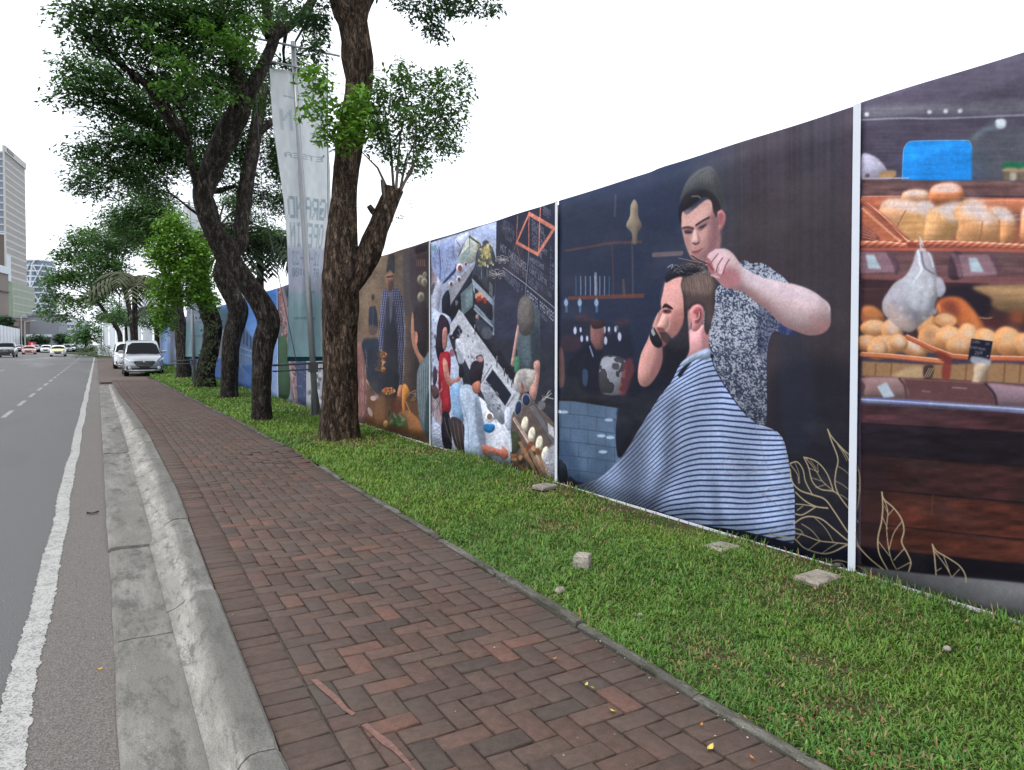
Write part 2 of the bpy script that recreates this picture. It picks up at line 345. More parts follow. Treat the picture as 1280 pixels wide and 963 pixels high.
for _k,_v in {'A':'0e11111f111111','B':'1e11111e11111e','C':'0e11101010110e','D':'1e11111111111e','E':'1f10101e10101f','F':'1f10101e101010','G':'0e11101713110f','H':'1111111f111111','I':'0e04040404040e','K':'11121418141211','L':'1010101010101f','M':'111b1515111111','N':'11191513111111','O':'0e11111111110e','P':'1e11111e101010','R':'1e11111e141211','S':'0f10100e01011e','T':'1f040404040404','U':'1111111111110e','W':'1111111515150a','X':'11110a040a1111','Y':'1111110a040404','0':'0e11131519110e','1':'040c040404040e','2':'0e11010204081f','3':'1f02040201110e','5':'1f101e0101110e','6':'0608101e11110e','8':'0e11110e11110e','-':'0000001f000000','.':'00000000000606',':':'00060600060600'}.items():
    FONT[_k]=[format(int(_v[2*i:2*i+2],16),'05b') for i in range(7)]
def catmull(P,closed,n=6):
    out=[]; N=len(P); t=(np.arange(n)/n)[:,None]
    rng=range(N) if closed else range(N-1)
    for i in rng:
        if closed: a,b,c,d=P[i-1],P[i],P[(i+1)%N],P[(i+2)%N]
        else: a,b,c,d=P[max(i-1,0)],P[i],P[i+1],P[min(i+2,N-1)]
        out.append(.5*((2*b)+(c-a)*t+(2*a-5*b+4*c-d)*t*t+(3*b-a-3*c+d)*t**3))
    if not closed: out.append(P[-1:])
    return np.vstack(out)
def box1(m,r,ax):
    k=2*r+1; pad=[(0,0),(0,0)]; pad[ax]=(r+1,r)
    c=np.cumsum(np.pad(m,pad,mode='edge'),axis=ax,dtype=np.float64)
    return ((c[k:]-c[:-k])/k if ax==0 else (c[:,k:]-c[:,:-k])/k).astype(np.float32)
def blur2(m,b):
    b=b*.6 if b<4 else b-1.6
    if b<.75: return m
    r=max(1,int(round(b*.75)))
    for _ in range(2): m=box1(box1(m,r,0),r,1)
    return m
def vnoise(x,y,seed):
    xi=np.floor(x).astype(np.int64); yi=np.floor(y).astype(np.int64); fx=x-xi; fy=y-yi
    fx=fx*fx*(3-2*fx); fy=fy*fy*(3-2*fy)
    def h(a,b):
        n=(a*374761393+b*668265263+seed*974711)&0xffffffff; n=((n^(n>>13))*1274126177)&0xffffffff
        return ((n^(n>>16))&0xffff)/65535.
    return (h(xi,yi)*(1-fx)+h(xi+1,yi)*fx)*(1-fy)+(h(xi,yi+1)*(1-fx)+h(xi+1,yi+1)*fx)*fy
# ---------------------------------------------------------------- ground, road, markings
def off(Y): return float(np.interp(Y,[2.6,4.5,8,13,17,23,30,36],[0,.04,.13,.16,.13,.02,-.05,-.05]))
def hz(x,y):
    """how the paving has settled and where roots lift it"""
    return .045*math.exp(-((y-9.9)/1.0)**2-((x-2.2)/.75)**2)+.006*math.sin(x*2.1+y*.7)+.006*math.sin(y*1.3+1.)-.012*math.exp(-((y-7.2)/1.2)**2-((x-1.2)/.6)**2)
def sheet(name,xs,ys,z,mat,kind='structure',label=None):
    V=[];Fq=[]
    for j,y in enumerate(ys):
        for i in range(len(xs)):
            x=xs[i](y) if callable(xs[i]) else xs[i]; V.append((x,y,z(x,y) if callable(z) else z))
    n=len(xs)
    for j in range(len(ys)-1):
        for i in range(n-1): Fq.append((j*n+i,j*n+i+1,(j+1)*n+i+1,(j+1)*n+i))
    o=MB().add(V,Fq).build(name,mat); tag(o,label,None,None,kind); return o
sheet('ground',[-3000,0,3000],[-1500,0,3500],-.20,M['ground'])
def road_right(y): return .07 if y<95 else .07-((y-95)**2)*.0016 if y<190 else -14.4-(y-190)*.30
ys=[-12]+list(range(0,96,6))+list(range(95,520,8))[1:]
road=sheet('road',[-26,-12,-4,-1,road_right],ys,-.12,M['asphalt'],label='grey asphalt carriageway running to the far crossing')
sheet('road_shoulder',[lambda y:-.30,lambda y:.06],[-12]+list(np.arange(0,92,4.)),-.116,M['shoulder'],label='dusty brown strip of asphalt beside the gutter')
def edge_line():
    """solid line with chipped edges, bending left at the far end"""
    ys=list(np.arange(.8,14,.012))+list(np.arange(14,95,.25))+list(np.arange(95,150,2.)); rs=random.Random(5)
    V=[];Fq=[]; a=b=0.
    for y in ys:
        x=-.31 if y<95 else -.31-((y-95)**2)*.0016
        w=.058; a=a*.6+rs.uniform(-.006,.006); b=b*.6+rs.uniform(-.006,.006)
        wob=.008*math.sin(y*1.1)+.006*math.sin(y*2.7)
        V+=[(x-w+a+wob,y,-.112),(x+w+b+wob,y,-.112)]
    for i in range(len(ys)-1): Fq.append((2*i,2*i+1,2*i+3,2*i+2))
    o=MB().add(V,Fq).build('edge_line',M['paint'],road); tag(o,'solid white edge line with chipped paint')
edge_line()
for i in range(24):
    y=15.5+i*3.55; L=2.0
    MB().add([(-1.83,y,-.115),(-1.73,y,-.115),(-1.73,y+L,-.115),(-1.83,y+L,-.115)],[(0,1,2,3)]).build('lane_dash',M['paint2'],road)
for (x,y) in ((-4.9,44),(-5.1,52),(-4.6,36)):
    MB().add([(x,y,-.115),(x+.13,y,-.115),(x+.13,y+3.4,-.115),(x,y+3.4,-.115)],[(0,1,2,3)]).build('lane_dash',M['paint2'],road)
# ---------------------------------------------------------------- gutter and kerb
kerb=thing('kerb','weathered concrete kerb with a gutter of cracked slabs','kerb',(.4,3,0)); kerb['kind']='structure'; del kerb['category']
inv=Matrix.Translation((-.4,-3,0))
def under(o,root):
    o.parent=root; o.matrix_parent_inverse=Matrix.Translation(root.location).inverted(); return o
rs=random.Random(11)
cuts=[-1.6,2.2,4.33,6.28,9.0,11.75,14.6,17.4,20.2,23.0,25.8,28.6,31.6]; dz=[0,.0,.0,.0,.022,.020,.03,.028,.026,.024,.02,.02,.02]
for i in range(len(cuts)-1):
    y0,y1=cuts[i]+.007,cuts[i+1]-.007; n=max(4,int((y1-y0)/.16)); rings=[]; e=rs.uniform(-.006,.006)
    for k in range(n+1):
        y=y0+(y1-y0)*k/n; t=dz[i+1]; w=.003*math.sin(y*5)+e; q=.010 if k in (0,n) else 0
        rings.append([(.052+w,y,-.19),(.052+w,y,-.108+t-q),(.070+w,y,-.095+t-q),(.14,y,-.090+t-q),(.25,y,-.094+t*.9-q),(.345,y,-.092+t*.8-q),(.40,y,-.085),(.40,y,-.19)])
    under(MB().loft(rings).build('gutter_slab',M['gutter']),kerb)
cuts=[-.9,1.0,2.66,4.62,6.62,8.5,10.4,12.3,14.2,16.1,18.,19.9,21.8,23.7,25.6,27.5,29.4,31.3]
for i in range(len(cuts)-1):
    y0,y1=cuts[i]+.006,cuts[i+1]-.006; n=max(6,int((y1-y0)/.1)); rings=[]; e=rs.uniform(-.009,.009); h=rs.uniform(-.006,.010)
    for k in range(n+1):
        y=y0+(y1-y0)*k/n; o_=off(y); s=e*1.0; q=.012 if k in (0,n) else 0; j=lambda a:.12*a*math.sin(y*3+a*900)+.10*rs.uniform(-a,a)
        bx=.335; cx=.425+o_*.85+s; ex=.545+o_; f=min(1,(31.3-y)/2.5); top=(.022+h)*1.-.06*(1-f)
        rings.append([(bx,y,-.19),(bx+s,y,-.086),(bx+(cx-bx)*.30+j(.002),y,-.072),(bx+(cx-bx)*.62+j(.004),y,-.036-q+j(.002)),(bx+(cx-bx)*.88+j(.003),y,-.004+h-q),(cx+.018+j(.003),y,top-.004-q+j(.002)),(cx+.045,y,top-q+j(.002)),(ex-.012,y,top-.004-q+j(.002)),(ex+s*.3,y,top-.016-q),(ex,y,-.19)])
    under(MB().loft(rings).build('kerb_stone',M['kerb'],smooth=False),kerb)
# broken corner lumps at the near joint
b=MB()
for (x,y,z,s) in ((.45,2.70,.004,.022),(.475,2.675,.012,.016),(.50,2.665,.010,.014),(.425,2.72,-.012,.015)):
    b.lathe((x,y,z-s*.5),(.1,.2,1),[(0,s),(s*.4,s*.9),(s*.8,s*.35),(s*.85,0.001)],6)
under(b.build('broken_concrete',M['edging']),kerb)
# ---------------------------------------------------------------- brick paving
PX,PY,X0=.1056,.1077,.752
pave=sheet('pavement',[lambda y:.52+off(y),lambda y:1.0+off(y),lambda y:1.4+off(y),lambda y:1.8+off(y),lambda y:2.16+off(y)],list(np.arange(-1.,34.6,.4)),lambda x,y:hz(x,y)-.017,M['joint'],label='red brown brick pavement laid in herringbone')
rs=random.Random(21)
def tint():
    t=rs.random()
    if t<.06: c=(.112,.058,.042)
    elif t<.28: c=(.092,.054,.041)
    elif t<.86: c=(.081,.052,.040)
    else: c=(.070,.050,.040)
    k=rs.uniform(.84,1.14); return tuple(x*k for x in c)
def paver_geo(L,Wd,b=.007):
    """block with worn chamfered top, centred, top at 0"""
    v=[]
    for z,i in ((-.03,0),(-b,0),(-.0022,b*.45),(0,b*1.3)): v+=[(-L/2+i,-Wd/2+i,z),(L/2-i,-Wd/2+i,z),(L/2-i,Wd/2-i,z),(-L/2+i,Wd/2-i,z)]
    f=[(12,13,14,15)]
    for k in (0,4,8):
        for i in range(4): j=(i+1)%4; f.append((k+i,k+j,k+4+j,k+4+i))
    return v,f
J=.0095
blocks=[]      # cx, cy, sx, sy (before the sideways drift of the path)
y_lo,y_hi=-.6,34.
YB=2.558; j0=int((y_lo-YB)/PY); j1=int((y_hi-YB)/PY)      # row phase: a half block next to the right border here
for j in range(j0,j1):
    for i in range(11):
        jj=j; k=(jj+i-10+3)%4; cy=(YB+j*PY); cxl=X0+i*PX
        if k==3:
            if i<10: blocks.append((cxl+PX,cy,2*PX,PY))
            else: blocks.append((cxl+PX/2,cy,PX,PY))
        elif k==0:
            if i==0: blocks.append((cxl+PX/2,cy,PX,PY))
        elif k==1: blocks.append((cxl+PX/2,cy+PY/2,PX,2*PY))
    # cell phase of the last column: half block at j=0
blocks=[q for q in blocks if y_lo<q[1]<y_hi]
n=int((y_hi-y_lo)/PY)
for j in range(n):
    y=y_lo+j*PY+.03
    blocks.append((.648,y,.198,PY)); blocks.append((2.014,y+.02,.198,PY))
def dist(q): return math.hypot(q[0],q[1])
def seen(q):
    v=np.array([q[0],q[1],0])-CAM; d=v@fw
    if d<.3: return -1
    x=CX+F*(v@rt)/d; y=CY+SH-F*(v@up)/d
    return q[2]*q[3]/d**3 if (-60<x<1340 and y<1010) else -1
blocks.sort(key=lambda q:-seen(q))
cache={}
V=[];Q=[];C=[]
for idx,(cx,cy,sx,sy) in enumerate(blocks):
    if seen((cx,cy,sx,sy))<0 and idx<300: continue
    x=cx+off(cy); z=hz(x,cy)+rs.uniform(-.0032,.0032); ax,ay=rs.gauss(0,.011),rs.gauss(0,.011)
    if math.hypot(cy-9.9,(cx-1.95)*1.6)<.9: ax+=rs.uniform(-.05,.05); ay+=rs.uniform(-.05,.05); z+=rs.uniform(-.006,.012)
    jx=.0015 if sx<.2 and cx<.7 else 0
    rz=rs.gauss(0,.007); gx=rs.uniform(-.001,.001); gy=rs.uniform(-.001,.001)
    if idx<300:
        key=(round(sx,3),round(sy,3),rs.randrange(14))
        if key not in cache:
            v,f=paver_geo(sx-J,sy-J,rs.uniform(.003,.006)); v=[(a+rs.uniform(-.0012,.0012),b_+rs.uniform(-.0012,.0012),c_) for a,b_,c_ in v]
            t=tint(); cache[key]=npmesh('brick',np.array(v),np.array(f),M['paver'],attr={'tint':np.tile(t,(len(v),1))})
        o=link('brick',cache[key],pave,(x+gx,cy+gy,z)); o.rotation_euler=(ax,ay,rz)
    else:
        v,f=paver_geo(sx-J,sy-J,.006); v=np.array(v); c,s=math.cos(rz),math.sin(rz)
        v=np.stack([v[:,0]*c-v[:,1]*s+x+gx,v[:,0]*s+v[:,1]*c+cy+gy,v[:,2]+z+v[:,1]*ax-v[:,0]*ay],1)
        Q.append(np.array(f)+len(V)*16); V.append(v); C.append(np.tile(tint(),(16,1)))
o=link('brick_field',npmesh('brick_field',np.vstack(V),np.vstack(Q),M['paver'],attr={'tint':np.vstack(C)}),pave); tag(o,None,None,None,'stuff')
# pink paint mark, printed on the blocks as thin patches
pk=[(387,848),(405,848),(421,866),(442,892),(470,912),(492,930),(512,950),(522,963),(508,955),(484,932),(462,916),(444,900),(424,882),(402,862)]
pts=[onz(a,b_,.0) for a,b_ in pk]; nn=len(pts)
b=MB(); L_=[onz(*q) for q in ((388,848),(400,860),(415,872),(430,887),(440,893),(452,905),(465,917),(478,929),(492,938),(506,952),(516,963))]; R_=[onz(*q) for q in ((400,847),(412,857),(425,868),(438,884),(447,889),(462,901),(473,911),(490,922),(500,934),(512,948),(522,963))]
for i in range(10):
    if i==4: continue
    a0,a1,c1,c0=L_[i],L_[i+1],R_[i+1],R_[i]
    b.add([(p[0],p[1],hz(p[0],p[1])+.0040) for p in (a0,a0+(c0-a0)*.75,a1+(c1-a1)*.75,a1)],[(0,1,2,3)])
o=b.build('paint_streak',M['pink'],pave)
# lowered crossing beyond the raised pavement, where the cars are parked
sheet('crossing_ramp',[.06,2.,4.15],[33.4,34.6,37,40,60,90],lambda x,y:-.035 if y>34.7 else -.05,M['brickfar'],label='lower brick apron where the cars are parked')
sheet('kerb_end_apron',[.055,.5,2.2],[31.25,32.5,34.],-.104,M['brickfar'],label='worn patch where the kerb ends at the crossing')
sheet('far_verge',[road_right,lambda y:8.],[90,100,110,120,140,170],-.03,M['soil'],label='planted island at the bend of the road')
# ---------------------------------------------------------------- edging, verge
edg=thing('verge_edging','low mossy concrete edging between bricks and grass','edging',(2.17,3,0)); 
def ex(y): return 2.122+off(y)
ys_=[-.8,.4,1.35,2.25,3.12,4.05,5.0,5.9,6.9,7.8,8.7]+[10.6+k*1.05 for k in range(22)]
for i in range(len(ys_)-1):
    y0,y1=ys_[i]+.006,ys_[i+1]-.006
    if i==10: continue
    rings=[]; n=8; h=rs.uniform(-.004,.012); e=rs.uniform(-.008,.008); tilt=rs.uniform(-.01,.01)
    for k in range(n+1):
        y=y0+(y1-y0)*k/n; x=ex(y)+e; q=.008 if k in (0,n) else 0; j=lambda a=.003:rs.uniform(-a,a); z=h+tilt*(k/n-.5)+hz(x,y)
        rings.append([(x,y,-.08),(x+.002,y,z+.002-q),(x+.010+j(),y,z+.010-q+j()),(x+.035,y,z+.013-q+j(.004)),(x+.054+j(),y,z+.008-q),(x+.062,y,z-.006),(x+.062,y,-.08)])
    under(MB().loft(rings).build('edging_stone',M['edging']),edg)
for (px_,py_,L,w,rz,rx) in ((385,562,.42,.07,2.2,.10),(360,566,.36,.06,.5,.05),(392,575,.34,.06,2.5,-.05),(352,574,.3,.05,.55,.06)):
    p=onz(px_,py_); q=MB().bbox(-L/2,L/2,-w/2,w/2,-.03,.035,.006).build('concrete_piece',M['edging'],None,(p[0],p[1],hz(p[0],p[1])+.015)); q.rotation_euler=(rx,.04,rz)
    tag(q,{385:'long broken edging sliver lying askew by the big tree',360:'thin broken edging sliver lying across lifted bricks',392:'short broken edging sliver against the grass near the big tree',352:'smallest broken edging sliver on the lifted bricks'}[px_],'concrete piece')
sheet('grass_verge',[lambda y:2.18+off(y),2.7,3.3,3.8,4.6],list(np.arange(-2,36,.5)),lambda x,y:-.012+.012*math.sin(x*3+y)+.01*math.sin(y*2.3),M['soil'],label='strip of lawn between the pavement and the printed hoarding')
sheet('back_lot',[4.6,12,60],[-6,40,100],-.05,M['ground'],label='open ground behind the hoarding')
sheet('verge_end',[1.95,3.,4.6],[35.5,40,60,80],lambda x,y:-.02,M['soil'],label='thin grass beside the parked cars')
def patches(x,y):
    """0..1 how worn the turf is"""
    w=0.
    for (a,b_,r) in ((3.62,2.80,.26),(3.2,4.9,.2),(4.1,5.4,.35),(4.1,4.6,.3),(2.62,1.9,.13),(2.4,1.35,.14),(4.12,3.3,.25),(3.3,11.0,.5),(2.55,2.55,.12),(3.9,6.3,.3),(3.9,9.2,.4),(2.9,2.25,.1),(3.24,11.15,.42),(2.75,14.6,.3),(3.15,21.3,.3),(3.1,26.5,.35),(3.2,34.5,.3),(3.9,15.,.25)):
        w+=np.exp(-((x-a)**2+(y-b_)**2*.5)/(r*r))
    return np.clip(w+np.clip((x-4.02)/.2,0,1)*.55,0,1)
def grass():
    rg=np.random.RandomState(3); V=[];Q=[];C=[]
    for (y0,y1,dens,Ls,Ws) in ((-.2,1.2,2500,.05,.006),(1.2,3.2,14500,.034,.0046),(3.2,5.5,10500,.038,.0056),(5.5,9,6000,.046,.0075),(9,15,2700,.058,.011),(15,24,1300,.07,.018),(24,36,650,.09,.03),(36,60,160,.12,.05)):
        n=int((y1-y0)*2.02*dens); y=rg.uniform(y0,y1,n); x=2.172+np.interp(y,[2.6,4.5,8,13,17,23,30,36],[0,.04,.13,.16,.13,.02,-.05,-.05])+rg.rand(n)*(4.24-2.172)
        cl=vnoise(x*9,y*9,5)*.6+vnoise(x*27,y*27,6)*.4; w=patches(x,y); keep=(rg.rand(n)<(1-w*.72))&(rg.rand(n)<.35+cl*1.1)&(x<4.23); x=x[keep];y=y[keep];w=w[keep];cl=cl[keep]; n=len(x)
        big=vnoise(x*1.6,y*1.2,11); L=Ls*.86*rg.uniform(.45,1.55,n)*(1-.35*w)*(.75+.6*cl); Wd=Ws*1.15*rg.uniform(.5,1.6,n); az=rg.uniform(0,2*math.pi,n); lean=rg.uniform(.5,1.7,n)
        # tall fringe against the foot of the hoarding
        tall=(x>4.08)&(rg.rand(n)<.25)&(y<9); L=np.where(tall,L*1.9,L); lean=np.where(tall,lean*.5,lean)
        dx,dy=np.cos(az),np.sin(az); sx,sy=-dy,dx; z0=-.012+.012*np.sin(x*3+y)+.01*np.sin(y*2.3)
        pts=[]
        for t,wf in ((0,.8),(.45,1.),(.8,.75),(1.,.12)):
            a=lean*t; hh=L*t*np.cos(a*.75); rr=L*t*np.sin(a*.75)
            for sgn in (-1,1): pts.append(np.stack([x+dx*rr+sx*Wd*.5*wf*sgn,y+dy*rr+sy*Wd*.5*wf*sgn,z0+hh],1))
        P_=np.stack(pts,1).reshape(-1,3); base=sum(len(v) for v in V)
        q=np.array([[0,1,3,2],[2,3,5,4],[4,5,7,6]])[None]+(np.arange(n)*8)[:,None,None]+base; V.append(P_); Q.append(q.reshape(-1,4))
        g=np.stack([.066+.040*rg.rand(n)+.055*big,.150+.07*rg.rand(n)+.05*big,.026+.02*rg.rand(n)],1); g=g*(.75+.5*cl)[:,None]
        dry=(rg.rand(n)<.045+.42*w); g[dry]=np.stack([.20+.10*rg.rand(dry.sum()),.155+.08*rg.rand(dry.sum()),.07+.04*rg.rand(dry.sum())],1)
        lightg=rg.rand(n)<.10; g[lightg]*=np.array([1.6,1.35,1.3])
        C.append(np.repeat(g,8,0))
    o=link('grass',npmesh('grass',np.vstack(V),np.vstack(Q),M['grass'],attr={'tint':np.vstack(C)})); tag(o,'short green turf with worn brown patches',None,None,'stuff')
grass()
# dead leaves and twigs caught in the turf and along the edging
def leaf_litter():
    rg=np.random.RandomState(8); V=[];Q=[];C=[]
    spots=[(3.62,2.80,.2,90),(2.30,1.55,.05,40),(2.32,1.9,.07,60),(2.30,2.4,.06,50),(3.9,4.9,.3,60),(4.0,6.4,.35,60),(3.2,11.2,.35,90),(2.8,2.5,.7,60),(3.2,4.,.9,70),(3.,6.5,1.1,60)]
    for a,b_,r,n in spots:
        x=a+rg.randn(n)*r; y=b_+rg.randn(n)*r*1.4; ok=(x>2.16+.0)&(x<4.2); x=x[ok];y=y[ok];n=len(x)
        L=rg.uniform(.005,.014,n); W_=L*rg.uniform(.25,.6,n); az=rg.rand(n)*6.28; z=.012+rg.rand(n)*.025; tl=rg.randn(n)*.3
        dx,dy=np.cos(az),np.sin(az); P_=np.stack([np.stack([x-dx*L,y-dy*L,z-tl*L],1),np.stack([x-dy*W_,y+dx*W_,z+.003+0*L],1),np.stack([x+dx*L,y+dy*L,z+tl*L],1),np.stack([x+dy*W_,y-dx*W_,z+.002+0*L],1)],1).reshape(-1,3)
        base=sum(len(v) for v in V); V.append(P_); Q.append(np.arange(n*4).reshape(-1,4)+base)
        c=np.array([[.20,.11,.06],[.14,.08,.045],[.26,.18,.10],[.17,.075,.04]])[rg.randint(0,4,n)]; C.append(np.repeat(c,4,0))
    o=link('leaf_litter',npmesh('leaf_litter',np.vstack(V),np.vstack(Q),M['litter'],attr={'tint':np.vstack(C)})); tag(o,'scattered dry brown leaf bits in the turf',None,None,'stuff')
leaf_litter()
def fleck():
    """tiny debris on pavers, gutter and road"""
    rg=np.random.RandomState(18); n=420; y=1.4+rg.rand(n)**1.6*9; x=rg.uniform(-1.2,2.1,n); e=rg.rand(n)<.4; x=np.where(e,2.09+rg.randn(n)*.03,x); e2=(~e)&(rg.rand(n)<.2); x=np.where(e2,.36+rg.randn(n)*.02,x)
    z=np.where(x<.05,-.112,np.where(x<.40,-.084,.006)); L=rg.uniform(.002,.006,n); W_=L*rg.uniform(.4,.9,n); az=rg.rand(n)*6.28; dx,dy=np.cos(az),np.sin(az)
    z=z+np.array([hz(a,b_) if a>.5 else 0 for a,b_ in zip(x,y)])
    P_=np.stack([np.stack([x-dx*L,y-dy*L,z],1),np.stack([x-dy*W_,y+dx*W_,z+.003],1),np.stack([x+dx*L,y+dy*L,z+.001],1),np.stack([x+dy*W_,y-dx*W_,z+.002],1)],1).reshape(-1,3)
    c=np.array([[.5,.45,.36],[.32,.22,.12],[.12,.10,.08],[.42,.36,.28]])[rg.randint(0,4,n)]
    o=link('debris',npmesh('debris',P_,np.arange(n*4).reshape(-1,4),M['litter'],attr={'tint':np.repeat(c,4,0)})); tag(o,'tiny bits of dry debris on the bricks and gutter',None,None,'stuff')
fleck()
def fallen_leaf(px_,py_,L,rz,c,label,z=0.):
    p=onz(px_,py_,z); b=MB(); v=[];f=[]
    ws=(.02,.30,.42,.30,.03)
    for i,w in enumerate(ws):
        t=i/4.-.5; v+=[(t*L,-w*L*.5,.006+.25*L*abs(t)),(t*L,0,.003+.12*L*t*t),(t*L,w*L*.5,.009+.3*L*abs(t))]
    for i in range(4): f+=[(3*i,3*i+1,3*i+4,3*i+3),(3*i+1,3*i+2,3*i+5,3*i+4)]
    me=npmesh('fallen_leaf',np.array(v),np.array(f),M['litter'],attr={'tint':np.tile(c,(15,1))}); o=link('fallen_leaf',me,None,(p[0],p[1],z+(hz(p[0],p[1]) if p[0]>.5 else 0)+.004)); o.rotation_euler=(0,0,rz); return tag(o,label,'leaf','fallen leaves')
Yl=(.62,.50,.12); Ol=(.50,.22,.08)
for a in ((888,936,.045,.3,Yl,'largest yellow leaf on the bricks near the edging'),(766,889,.035,1.9,Yl,'curled yellow leaf in the middle of the bricks'),(733,856,.028,.5,Yl,'yellow leaf beside another one on the bricks, left of the pair'),(741,860,.024,1.8,Yl,'small yellow leaf, right one of the pair on the bricks'),
          (940,949,.030,1.2,Ol,'orange leaf on the reddish brick next to the edging'),(877,907,.022,.4,Ol,'tiny orange leaf on the border bricks'),(1024,944,.04,.2,(.55,.33,.13),'tan leaf lying on the edging by the grass'),(693,824,.03,.1,(.30,.16,.08),'brown leaf flat on the bricks')): fallen_leaf(*a)
fallen_leaf(125,839,.026,.4,(.6,.36,.08),'orange leaf in the road beside the gutter',-.115); fallen_leaf(137,838,.022,1.4,(.42,.26,.10),'brown leaf against the gutter edge',-.115); fallen_leaf(126,853,.018,2.,(.6,.40,.10),'smallest orange leaf on the asphalt',-.115)
p=onz(116,643,-.12); o=fallen_leaf(116,643,.10,.2,(.05,.03,.02),'dark dead leaf curled on the road by the gutter',-.115)
# blocks and stones on the turf
def rock(name,px_,py_,s,label,cat,mat,box=None,rz=.3,z=0.,rx=0.):
    p=onz(px_,py_); rr=random.Random(px_); b=MB()
    if box:
        L,w,h=box; v=[]; 
        for zz,i in ((0,0),(h*.55,-.002),(h-.008,0),(h,.008)):
            for (a,c_) in ((-1,-1),(0,-1.02),(1,-1),(1.01,0),(1,1),(0,1.02),(-1,1),(-1.01,0)): v.append(((L/2-i)*a+rr.uniform(-.003,.003),(w/2-i)*c_+rr.uniform(-.003,.003),zz+rr.uniform(-.002,.002)))
        f=[tuple(range(24,32))]
        for k in (0,8,16):
            for i in range(8): j=(i+1)%8; f.append((k+i,k+j,k+8+j,k+8+i))
        b.add(v,f)
    else:
        rings=[]
        for i in range(6):
            t=i/5*math.pi*.5; rings.append([(math.cos(a)*s*math.cos(t)*(1+rr.uniform(-.14,.14)),math.sin(a)*s*.8*math.cos(t)*(1+rr.uniform(-.14,.14)),s*.75*math.sin(t)) for a in [2*math.pi*k/9 for k in range(9)]])
        b.loft(rings)
    o=b.build(name,mat,None,smooth=not box,loc=(p[0],p[1],z)); o.rotation_euler=(rx,0,rz); return tag(o,label,cat)
rock('brick_block',728,709,0,'squarish tan brick block sitting alone on the lawn','block',M['block'],(.105,.10,.085),.75)
rock('stone',700,740,.040,'small pale round stone on the grass near the edging','stone',M['block'])
rock('stone',1184,812,.024,'tiny pale pebble in the grass at the right','stone',M['block']); rock('stone',800,770,.02,'tiny chip of stone in the turf near the bricks','stone',M['block'])
rock('concrete_pad',902,687,0,'flat concrete pad under the hoarding below the striped cape','concrete pad',M['block'],(.20,.17,.03),.15)
rock('concrete_pad',1022,726,0,'larger cracked concrete pad at the foot of the white divider','concrete pad',M['block'],(.25,.17,.034),.1)
rock('concrete_pad',681,611,0,'small concrete pad half sunk below the hoarding near the kitchen print','concrete pad',M['block'],(.2,.16,.04),.2)
rock('stone',1046,716,.03,'broken lump of stone on the cracked concrete pad','stone',M['edging'],None,.3,.04)
